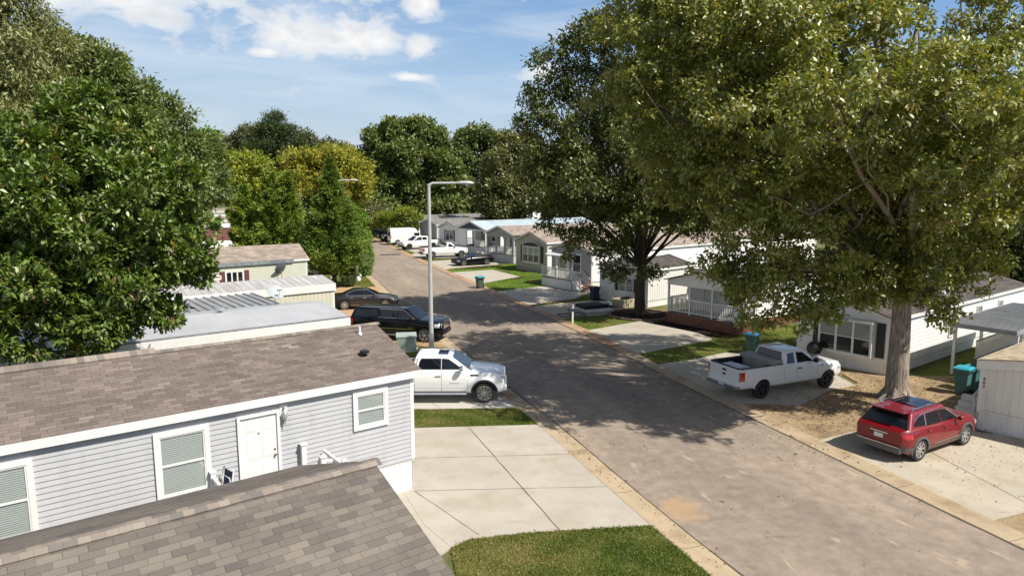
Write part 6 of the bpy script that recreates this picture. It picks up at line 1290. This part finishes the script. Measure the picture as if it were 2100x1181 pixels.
def bend(a, b, rng, n=6, sag=.08, up=.0):
    a, b = Vector(a), Vector(b); L = (b-a).length; out = []
    j1, j2 = Vector(rng.normal(0, sag*L, 3)), Vector(rng.normal(0, sag*L, 3))
    for i in range(n+1):
        t = i/n; out.append(a.lerp(b, t)+(j1*(1-t)+j2*t)*math.sin(math.pi*t)*.8+Vector((0, 0, up*L*math.sin(math.pi*t))))
    return out
def limbs(mb, base, top, R0, blobs, rng, pts=None, twigs=5, forkz=.0, flare=True, lean=None, thick=1.0):
    base, top = Vector(base), Vector(top); h = (top-base).length
    tp = bend(base, top, rng, 8, .02); rad = [R0*(1.0-.35*i/8) for i in range(9)]
    if flare: rad[0] = R0*1.55; tp.insert(1, tp[0].lerp(tp[1], .35)); rad.insert(1, R0*1.15)
    mb.tube(tp, rad, 14)
    if flare:
        for k in range(6):
            a = k*1.05+rng.uniform(-.3, .3); d = Vector((math.cos(a), math.sin(a), 0)); mb.tube([base+d*R0*.5+Vector((0, 0, .7)), base+d*R0*1.3+Vector((0, 0, .15)), base+d*R0*2.2+Vector((0, 0, -.05))], [R0*.3, R0*.28, R0*.1], 8)
    for c, r in blobs:
        c = Vector(c); rm = r if not hasattr(r, '__len__') else r[0]
        f = rng.uniform(.72, 1.0); s = tp[-1].lerp(tp[-3], rng.uniform(0, .9)); L = (c-s).length
        r1 = max(.03, R0*.42*thick*min(1, rm/2.4)); pth = bend(s, c, rng, 7, .07, .05); mb.tube(pth, [r1*(1-.72*i/7) for i in range(8)], 8)
        for k in range(twigs):
            d = Vector(unit(rng.normal(size=3)))*rm*rng.uniform(.7, 1.0); d.z = d.z*.8+.1*rm; q = pth[int(rng.integers(3, 8))]
            mb.tube(bend(q, c+d, rng, 5, .09), [r1*.30*(1-.75*i/5) for i in range(6)], 5, 0, False)
def tree(name, label, base, R0, blobs, leafm, barkm, dens, k, L, Wd, spread, seed, group=None, top=None, twigs=4, kw=None, ck=None, flare=False, thick=1.0, sub=(11, .36)):
    L, Wd, k = (L*.78, Wd*.78, int(k*1.5)) if seed > 23 else (L, Wd, k)
    rng = np.random.default_rng(seed); base = Vector(base); T = thing(name, label, 'tree', base, 0, group)
    bl = [(np.array(Vector(c)-base), r) for c, r in blobs]
    if top is None:
        zc = min(c[2] for c, r in bl); top = Vector((0, 0, max(1.5, zc*.9)))
    else: top = Vector(top)-base
    mb = MB(); limbs(mb, (0, 0, -.05), top, R0, bl, rng, twigs=twigs, flare=flare, thick=thick); mb.build('trunk', barkm, T, 60)
    if sub: bl = clumps(bl, rng, *sub)
    P, O = crown_points(bl, dens, rng, seed=seed*1.7, **(ck or {})); v, t = rosette(P, O, k, L, Wd, spread, rng, **(kw or {}))
    leaf_object('crown', v, t, leafm, T); return T
LF_MAG = leafmat('magnolia_leaf', [(0.0, (0.166, 0.086, 0.019)), (0.10, (0.099, 0.069, 0.012)), (0.2, (0.062, 0.107, 0.006)), (0.6, (0.104, 0.175, 0.007)), (0.95, (0.158, 0.226, 0.011)), (1.0, (0.298, 0.189, 0.019))], .22, .26, .38)
LF_OAK = leafmat('oak_leaf', [(0.0, (0.262, 0.183, 0.048)), (0.15, (0.241, 0.220, 0.038)), (0.4, (0.153, 0.189, 0.025)), (0.7, (0.218, 0.248, 0.031)), (1.0, (0.361, 0.329, 0.038))], .33, .20, .45)
LF_DARK = leafmat('dark_oak_leaf', [(0.0, (0.076, 0.086, 0.019)), (0.5, (0.095, 0.121, 0.021)), (0.85, (0.152, 0.178, 0.029)), (1.0, (0.278, 0.241, 0.036))], .30, .14, .45)
LF_WILLOW = leafmat('willow_oak_leaf', [(0.0, (0.112, 0.109, 0.036)), (0.4, (0.136, 0.157, 0.040)), (0.8, (0.208, 0.223, 0.068)), (1.0, (0.288, 0.275, 0.104))], .3, .16, .4)
LF_MID = leafmat('mid_green_leaf', [(0.0, (0.077, 0.109, 0.028)), (0.5, (0.121, 0.164, 0.037)), (1.0, (0.197, 0.244, 0.063))], .3, .1, .4)
LF_GREYG = leafmat('grey_green_leaf', [(0.0, (0.08, 0.095, 0.05)), (0.5, (0.115, 0.13, 0.065)), (1.0, (0.17, 0.18, 0.09))], .3, .08, .5)
LF_YEL = leafmat('yellow_green_leaf', [(0.0, (0.128, 0.180, 0.024)), (0.5, (0.246, 0.300, 0.030)), (1.0, (0.394, 0.408, 0.042))], .35, .08, .5)
LF_GOLD = leafmat('golden_leaf', [(0.0, (0.122, 0.167, 0.018)), (0.3, (0.214, 0.252, 0.025)), (0.65, (0.352, 0.345, 0.043)), (1.0, (0.421, 0.353, 0.065))], .35, .06, .5)
LF_CED = leafmat('cedar_spray', [(0.0, (0.078, 0.129, 0.019)), (0.5, (0.152, 0.231, 0.028)), (1.0, (0.274, 0.334, 0.042))], .25, .08, .5)
LF_CEDD = leafmat('cedar_spray_dark', [(0.0, (0.060, 0.108, 0.021)), (0.5, (0.119, 0.195, 0.031)), (1.0, (0.215, 0.283, 0.042))], .25, .08, .5)
LF_PINE = leafmat('pine_needle', [(0.0, (0.037, 0.058, 0.018)), (0.5, (0.058, 0.089, 0.024)), (1.0, (0.094, 0.125, 0.032))], .2, .08, .5)
LF_LIME = leafmat('bright_shrub_leaf', [(0.0, (0.08, 0.15, 0.015)), (0.5, (0.14, 0.26, 0.02)), (1.0, (0.22, 0.33, 0.03))], .3, .08, .5)
def bl(lst): return [(S(u, v, Y), r) for u, v, Y, r in lst]
# big oak on the right
OAK = [(1350, 90, 28, 2.6), (1320, 210, 28, 2.2), (1450, 50, 27, 2.8), (1430, 200, 26, 2.8), (1410, 330, 27, 2.3), (1560, 100, 25, 2.9), (1550, 250, 24.5, 2.9), (1510, 400, 25.5, 2.5), (1560, 490, 25, 1.6), (1590, 580, 24.5, 1.0),
       (1680, 140, 25, 3.0), (1680, 310, 24, 2.9), (1660, 440, 24, 2.3), (1690, 545, 24.5, 1.1), (1800, 220, 24.5, 2.8), (1790, 380, 26, 2.0), (1930, 320, 24.5, 2.8), (1930, 460, 25, 2.3), (1990, 550, 26, 1.4), (2050, 240, 25, 2.9), (2090, 400, 25, 2.8),
       (1790, 30, 27, 2.4), (1960, 170, 27, 2.1), (2090, 60, 27, 2.3), (1740, 480, 26.5, 1.6), (1480, 560, 26, 1.1), (1700, 640, 24, .7), (1930, 640, 25.5, .8), (1890, 560, 25, 1.0), (1510, 610, 25, .9), (1650, 640, 24.5, .8), (1620, 560, 24.5, 1.2), (1560, 650, 25, .7), (1750, 570, 25, 1.1), (1720, 600, 24.5, .9), (1860, 500, 25.5, 1.3), (1800, 560, 26, 1.2), (1840, 600, 26, .9), (1770, 620, 25, .9), (1900, 600, 25.5, 1.0), (1600, -60, 27, 3), (1760, -100, 27, 3), (1420, -60, 28, 2.6), (1950, -110, 29, 2.8), (2100, -80, 30, 3),
       (1880, 210, 21.5, 2.2), (1720, 230, 21.5, 2.2), (2040, 260, 21, 2.3), (1930, 380, 21.5, 1.8), (1500, 150, 33, 3.2), (1420, 300, 33, 2.6), (1640, 220, 33, 3.2), (1980, 260, 34, 3.0), (2080, 330, 33, 2.4), (1700, 380, 33, 2.2)]
bo = Vector((16.11, 28.05, 0))
tree('oak_tree', 'huge broad oak with thick bare trunk rising behind the red crossover', bo, .47, bl(OAK), LF_OAK, BARK, 4.2, 16, .175, .08, .15, 21, top=(15.85, 28.0, 5.6), twigs=7, flare=True, thick=.9,
     kw=dict(out=.35, rand=.9, droop=.45, up=.6, tint=(.5, .17), tsep=.17, oval=True), ck=dict(inner=.2, gap=.26, cull=.5), sub=(16, .27))
MID = [(1180, 130, 46, 2.6), (1130, 200, 46, 2.0), (1235, 90, 46, 2.5), (1105, 260, 45, 1.5), (1180, 260, 44.5, 2.8), (1270, 190, 45, 3.0), (1160, 370, 44, 2.6), (1125, 420, 44, 1.7), (1230, 390, 43, 2.9), (1180, 480, 44, 1.7), (1300, 330, 43, 3.0), (1300, 450, 44, 2.4), (1240, 510, 44, 1.3), (1265, 560, 45, 1.1),
       (1370, 410, 44, 2.8), (1330, 70, 47, 3), (1370, 200, 45, 3.2), (1420, 300, 44, 2.8), (1430, 430, 46, 2.2), (1420, 100, 48, 3.2), (1480, 220, 48, 3), (1300, 250, 51, 3.5), (1380, 330, 52, 3.5), (1230, 300, 51, 3), (1140, 330, 45, 2.0), (1095, 340, 46, 1.4), (1330, 560, 46, .8), (1470, 350, 44, 2.6), (1450, 450, 45, 1.8)]
tree('oak_tree', 'dense dark green oak standing in the brick ring on the verge', G(1312, 648), .40, bl(MID), LF_DARK, BARK_DARK, 2.9, 14, .26, .13, .24, 22, top=tuple(S(1318, 525, 47.2)), twigs=5, flare=True, thick=.75, kw=dict(out=.45, rand=.8, droop=.3, up=.7, tint=(.42, .2)), ck=dict(gap=.30, inner=.25, cull=.5), sub=(13, .31))
# magnolia
MAG = [(190, 262, 21.8, 1.5), (110, 310, 20.8, 1.7), (265, 350, 21.2, 1.5), (175, 400, 20.2, 1.8), (310, 430, 21.6, 1.45), (60, 450, 19.6, 1.8), (230, 510, 20.2, 1.8), (345, 520, 21.8, 1.25), (390, 560, 22.2, .75), (130, 590, 19.6, 1.8), (270, 610, 20.6, 1.4), (340, 650, 21.6, .75), (20, 560, 19.2, 1.7), (0, 380, 20, 1.8), (60, 690, 19.2, 1.5), (200, 690, 19.8, 1.3), (380, 470, 22.0, .85), (-60, 480, 19.6, 2), (-60, 640, 19, 1.8), (350, 380, 21.8, .9)]
tree('magnolia_tree', 'glossy leaved magnolia crowding the left edge behind the brown shingle roof', (-14.0, 21.4, 0), .3, bl(MAG), LF_MAG, BARK_DARK, 15.0, 13, .18, .072, .10, 23, top=(-13.8, 21.4, 4.5), twigs=4, kw=dict(out=.9, rand=.75, droop=-.2, up=.9, tint=(.5, .16), tsep=.12, oval=True), ck=dict(inner=.35, gap=.2, cull=.6), sub=(15, .29))
tree('oak_tree', 'tall willow oak with pale drooping leaves at the upper left corner', tuple(S(0, 700, 41).xy)+(0,), .4, bl([(10, 40, 41, 2.6), (-50, 110, 40, 3.6), (70, 110, 42, 2.2), (50, 190, 40, 2.6), (-20, 250, 39, 3), (90, 260, 41, 2.2), (-60, 10, 41, 3)]), LF_WILLOW, BARK_DARK, 3.6, 10, .42, .12, .34, 24, twigs=3, kw=dict(out=.3, rand=.7, droop=.6, up=.5, tint=(.6, .2)), ck=dict(gap=.22))
tree('oak_tree', 'rounded tall olive green tree right of the pale willow oak', tuple(S(170, 600, 52).xy)+(0,), .4, bl([(110, 115, 52, 2.2), (165, 135, 52, 2.3), (215, 165, 52, 2.3), (255, 200, 52, 2.2), (160, 230, 51, 3), (260, 270, 52, 2.6), (90, 200, 51, 3), (210, 320, 51, 3), (120, 320, 50, 3)]), LF_MID, BARK_DARK, 3.0, 9, .5, .19, .38, 25, twigs=3, kw=dict(droop=.3, tint=(.55, .2)), ck=dict(gap=.22))
tree('oak_tree', 'grey olive tree stepping down behind the magnolia toward the road', tuple(S(330, 560, 60).xy)+(0,), .4, bl([(295, 215, 60, 2.4), (335, 255, 60, 2.4), (290, 310, 59, 3.0), (365, 300, 60, 2.2), (330, 370, 59, 3.0), (385, 350, 61, 2.0), (290, 400, 58, 3), (380, 400, 60, 2.2)]), LF_MID, BARK_DARK, 2.8, 9, .52, .20, .40, 26, twigs=3, kw=dict(droop=.3, tint=(.45, .2)), ck=dict(gap=.22))
tree('oak_tree', 'shaded dull green tree at the foot of the left tree bank', tuple(S(415, 500, 76).xy)+(0,), .35, bl([(408, 315, 76, 2.2), (425, 350, 76, 2.2), (400, 380, 75, 2.6), (440, 395, 77, 1.8)]), LF_MID, BARK_DARK, 2.4, 9, .6, .24, .45, 27, twigs=2, kw=dict(tint=(.35, .2)))
tree('tree', 'small vivid green crown peeping over the left tree bank', tuple(S(418, 480, 105).xy)+(0,), .3, bl([(417, 292, 105, 2.0), (405, 305, 105, 2.0), (428, 310, 105, 1.8)]), LF_LIME, BARK_DARK, 1.8, 9, .7, .35, .5, 28, twigs=1)
tree('tree', 'hazy grey green crown left of the far pine', tuple(S(490, 470, 150).xy)+(0,), .4, bl([(462, 298, 150, 3.2), (500, 285, 150, 3.4), (525, 300, 150, 3.2), (480, 330, 150, 4.5), (520, 335, 150, 4.0), (445, 320, 150, 2.6)]), LF_GREYG, BARK_DARK, 1.5, 9, .9, .4, .7, 29, twigs=2, kw=dict(tint=(.5, .25)), ck=dict(gap=.25))
tree('pine_tree', 'tall dark pine standing above the far skyline', tuple(S(570, 470, 140).xy)+(0,), .5, bl([(562, 250, 140, (1.6, 1.6, 1.6)), (545, 275, 140, (2.4, 2.4, 1.6)), (582, 278, 140, (2.6, 2.6, 1.8)), (600, 305, 140, (2.6, 2.6, 1.6)), (535, 305, 140, (2.8, 2.8, 1.6)), (568, 310, 140, (3.2, 3.2, 2)), (590, 335, 140, (3.6, 3.6, 2)), (540, 340, 140, (3.6, 3.6, 2)), (565, 365, 140, (4, 4, 2.4))]), LF_PINE, BARK_DARK, 2.2, 12, .9, .16, .7, 30, twigs=3, kw=dict(out=.8, droop=-.4, tint=(.5, .25)), ck=dict(gap=.3))
tree('tree', 'low grey green crown right of the far pine', tuple(S(640, 470, 155).xy)+(0,), .3, bl([(628, 292, 155, 2.4), (645, 305, 155, 2.8), (670, 312, 155, 3.0), (700, 320, 155, 3), (615, 320, 155, 3)]), LF_GREYG, BARK_DARK, 1.5, 9, .9, .4, .7, 31, twigs=1)
tree('tree', 'yellow green tree behind the pale light cedar', tuple(S(490, 480, 95).xy)+(0,), .3, bl([(430, 325, 96, 2.0), (475, 340, 95, 2.3), (520, 345, 95, 2.2), (455, 375, 94, 2.3), (505, 380, 94, 2.5), (545, 375, 95, 2.2), (440, 405, 93, 1.5), (480, 410, 94, 1.6), (430, 355, 97, 1.8)]), LF_YEL, BARK_DARK, 2.0, 9, .6, .3, .5, 32, twigs=2, kw=dict(tint=(.5, .28)), ck=dict(gap=.30))
tree('tree', 'golden autumn crown between the pine and the big green tree', tuple(S(670, 480, 104).xy)+(0,), .3, bl([(610, 335, 104, 2.6), (655, 325, 104, 2.6), (700, 330, 104, 2.8), (735, 350, 104, 2.2), (640, 370, 103, 3), (700, 375, 103, 3), (745, 380, 103, 1.7), (590, 375, 104, 2.4), (725, 400, 103, 2.2)]), LF_GOLD, BARK_DARK, 2.2, 9, .6, .3, .5, 33, twigs=2, kw=dict(tint=(.6, .25)), ck=dict(gap=.2))
tree('tree', 'largest rounded dark green tree beyond the end of the road', tuple(S(840, 480, 140).xy)+(0,), .6, bl([(770, 295, 140, 3.6), (815, 275, 140, 3.6), (860, 268, 140, 3.2), (890, 290, 140, 3.0), (765, 340, 139, 4.2), (830, 330, 138, 5), (900, 345, 139, 4.2), (790, 390, 138, 4.8), (860, 395, 138, 5), (920, 390, 139, 4.2), (910, 430, 138, 4), (800, 430, 138, 4.5), (860, 440, 138, 4.5)]), LF_MID, BARK_DARK, 1.9, 9, .95, .5, .65, 34, twigs=2, kw=dict(tint=(.62, .24), up=.8), ck=dict(gap=.24))
tree('tree', 'olive green tree right of the largest rounded tree', tuple(S(970, 480, 152).xy)+(0,), .5, bl([(955, 292, 152, 3.2), (985, 285, 152, 3.2), (1010, 300, 152, 3), (940, 330, 151, 4), (990, 345, 151, 4.5), (960, 390, 150, 5), (1010, 400, 150, 4.5)]), LF_MID, BARK_DARK, 1.7, 9, .95, .45, .65, 35, twigs=2, kw=dict(tint=(.35, .22)), ck=dict(gap=.22))
tree('tree', 'yellowish brown tinged tree left of the dark middle oak', tuple(S(1060, 480, 118).xy)+(0,), .4, bl([(1050, 295, 118, 2.6), (1080, 300, 118, 2.4), (1030, 335, 117, 3), (1075, 350, 117, 3.6), (1025, 390, 116, 3.6), (1080, 410, 116, 4), (1120, 360, 117, 3.4), (1030, 430, 115, 3), (1000, 420, 116, 2.6)]), LF_WILLOW, BARK_DARK, 1.8, 9, .8, .36, .55, 36, twigs=2, kw=dict(tint=(.3, .25)), ck=dict(gap=.22))
bk = [(1150, 120, 16), (1290, 108, 17), (1420, 100, 17), (1560, 96, 18), (1700, 92, 18), (1850, 90, 17), (2000, 88, 17), (2130, 84, 16), (1880, 70, 8), (1990, 68, 8.5), (2090, 64, 9)]
names = ['first', 'second', 'third', 'fourth', 'fifth', 'sixth', 'seventh', 'eighth', 'lower ninth', 'lower tenth', 'lower eleventh']
for i, (u, Y, hz) in enumerate(bk):
    r_ = random.Random(i); b = S(u, 470, Y); b.z = 0
    lst = [(Vector((b.x+r_.uniform(-3.5, 3.5), b.y+r_.uniform(-2, 2), hz*f)), r_.uniform(2.6, 3.8)) for f in (.30, .32, .45, .5, .6, .68, .78, .88)]
    tree('tree', f'{names[i]} from the left of the dark trees behind the right hand houses', b, .35, lst, LF_DARK, BARK_DARK, 1.7, 8, .8, .4, .6, 50+i, 'dark trees behind the right hand houses', twigs=1, kw=dict(tint=(.35, .2)))
# trees beyond, closing the view at the end of the road
for i, (u, Y, hz) in enumerate([(560, 175, 13), (740, 170, 14), (380, 150, 15), (250, 130, 16), (690, 128, 9)]):
    r_ = random.Random(70+i); b = S(u, 470, Y); b.z = 0
    lst = [(Vector((b.x+r_.uniform(-6, 6), b.y+r_.uniform(-2, 2), hz*f)), r_.uniform(3, 4.5)) for f in (.25, .3, .5, .55, .7, .82)]
    tree('tree', ['dim green tree far behind the yellow green one', 'dim green tree far behind the golden crown', 'dull tree far behind the white broad eave', 'dull tree hidden behind the left tree bank', 'low olive tree at the road end left of the parked black SUVs'][i], b, .35, lst, LF_MID, BARK_DARK, 1.4, 8, 1.0, .5, .7, 70+i, twigs=1, kw=dict(tint=(.35, .2)))
tree('tree', 'small flat topped yellow green tree behind the white panel van', tuple(G(836, 486).xy)+(0,), .16, [(S(u, v, 112), (rx, rx, .55)) for u, v, rx in ((795, 444, 1.7), (830, 436, 1.9), (852, 448, 1.5), (815, 458, 1.6), (785, 462, 1.2), (850, 466, 1.0))], LF_YEL, BARK_DARK, 4.0, 9, .45, .2, .35, 37, twigs=5, kw=dict(out=.6, droop=.2, tint=(.3, .2)), ck=dict(gap=.25))
tree('tree', 'olive shaded tree between the bright shrub and the flat topped tree', tuple(G(752, 474).xy)+(0,), .2, bl([(745, 430, 122, 2.2), (770, 438, 122, 2.0), (755, 452, 122, 2.2), (735, 445, 122, 2)]), LF_WILLOW, BARK_DARK, 2.0, 9, .6, .3, .5, 38, twigs=2, kw=dict(tint=(.25, .2)))
# conifers: plumes of sprays on tiers of upswept boughs
def conifer(name, label, base, H_, R_, leafm, nb, seed, z0=.8, L=.55, tops=((0, 0, 1),), up=.42, shape=1.1):
    rng = np.random.default_rng(seed); T = thing(name, label, 'tree', base); mb = MB(); mb.tube([(0, 0, -.05), (.05, .02, H_*.5), (0, 0, H_*.97)], [.22, .13, .02], 10)
    V_, T_ = [], []
    for (tx, ty, f) in tops:
        if tx or ty: mb.tube([(0, 0, H_*.15), (tx*.7, ty*.7, H_*.4*f), (tx, ty, H_*f*.95)], [.14, .10, .02], 8)
        for b in range(nb):
            h = z0+(H_*f-z0)*(b+rng.uniform(0, 1))/nb; t = (h-z0)/(H_*f-z0); rr_ = R_*f*(1-t)**shape*rng.uniform(.55, 1.2)*min(1, .62+t*2.2)+.12; a = rng.uniform(0, 6.283)
            d = np.array([math.cos(a), math.sin(a), 0]); p0 = np.array([tx*min(1, h/H_*1.6), ty*min(1, h/H_*1.6), h-up*rr_*.5]); p1 = p0+d*rr_+np.array([0, 0, up*rr_])
            if rr_ > .8: mb.tube([p0, p0*.5+p1*.5-np.array([0, 0, .08*rr_]), p1], [.035, .025, .008], 5, 0, False)
            m = int(40+120*rr_); s = rng.uniform(.25, 1.05, m)**.7; c = p0+(p1-p0)*s[:, None]-np.array([0, 0, 1])*(s*(1-s)*.25*rr_)[:, None]+rng.normal(size=(m, 3))*(.05+.075*rr_)
            D = d*.8+np.array([0, 0, .45])+rng.normal(size=(m, 3))*.55; N = rng.normal(size=(m, 3))+np.array([0, 0, .6])
            V_.append(leaf_quads(c, D, N, L*rng.uniform(.6, 1.2, m), L*.30*rng.uniform(.6, 1.2, m))); T_.append(np.clip(rng.normal(.5, .2)+rng.normal(0, .14, m)+.25*(s-.6), 0, 1))
    mb.build('trunk', BARK_DARK, T, 60); leaf_object('crown', np.concatenate(V_), np.concatenate(T_), leafm, T); return T
b1 = S(560, 480, 66); conifer('cedar_tree', 'broad pale green feathery cedar with several tops beside the tan shingle roof', (b1.x, b1.y, 0), 10.6, 3.3, LF_CED, 120, 41, L=.40, tops=((0, 0, .98), (-2.6, .3, .84), (1.6, -.4, .96), (-4.2, .2, .62), (-6.0, .6, .42), (.6, -1.2, .8)))
b2 = S(682, 480, 61); conifer('cedar_tree', 'taller darker cedar leaning over the road edge beside the pale one', (b2.x, b2.y, 0), 11.2, 3.1, LF_CEDD, 190, 42, L=.36, tops=((0, 0, 1), (1.6, -.5, .62), (-1.2, -.3, .7)), z0=1.6)
c = G(716, 589); tree('clipped_shrub', 'dark clipped egg shaped shrub behind the dark sedan', tuple(c), .06, [(Vector((c.x, c.y, 1.15)), (.62, .62, 1.1))], LF_PINE, BARK_DARK, 60, 8, .14, .06, .09, 43, twigs=0, sub=None, ck=dict(gap=0, inner=.85))
c = G(750, 566); tree('arborvitae', 'bright green columnar shrub at the left road edge', tuple(c), .08, [(Vector((c.x, c.y, 1.7)), (.75, .75, 1.7)), (Vector((c.x+.1, c.y, 3.0)), (.45, .45, 1.0))], LF_LIME, BARK_DARK, 26, 9, .22, .09, .14, 44, twigs=0, sub=None, ck=dict(gap=.05, inner=.7))
c = S(735, 480, 72); tree('tree', 'slender bright green tree showing right of the darker cedar', (c.x, c.y, 0), .1, bl([(722, 432, 72, .9), (735, 455, 72, 1.0), (738, 490, 72, 1.0)]), LF_LIME, BARK_DARK, 8, 9, .36, .15, .25, 45, twigs=2)
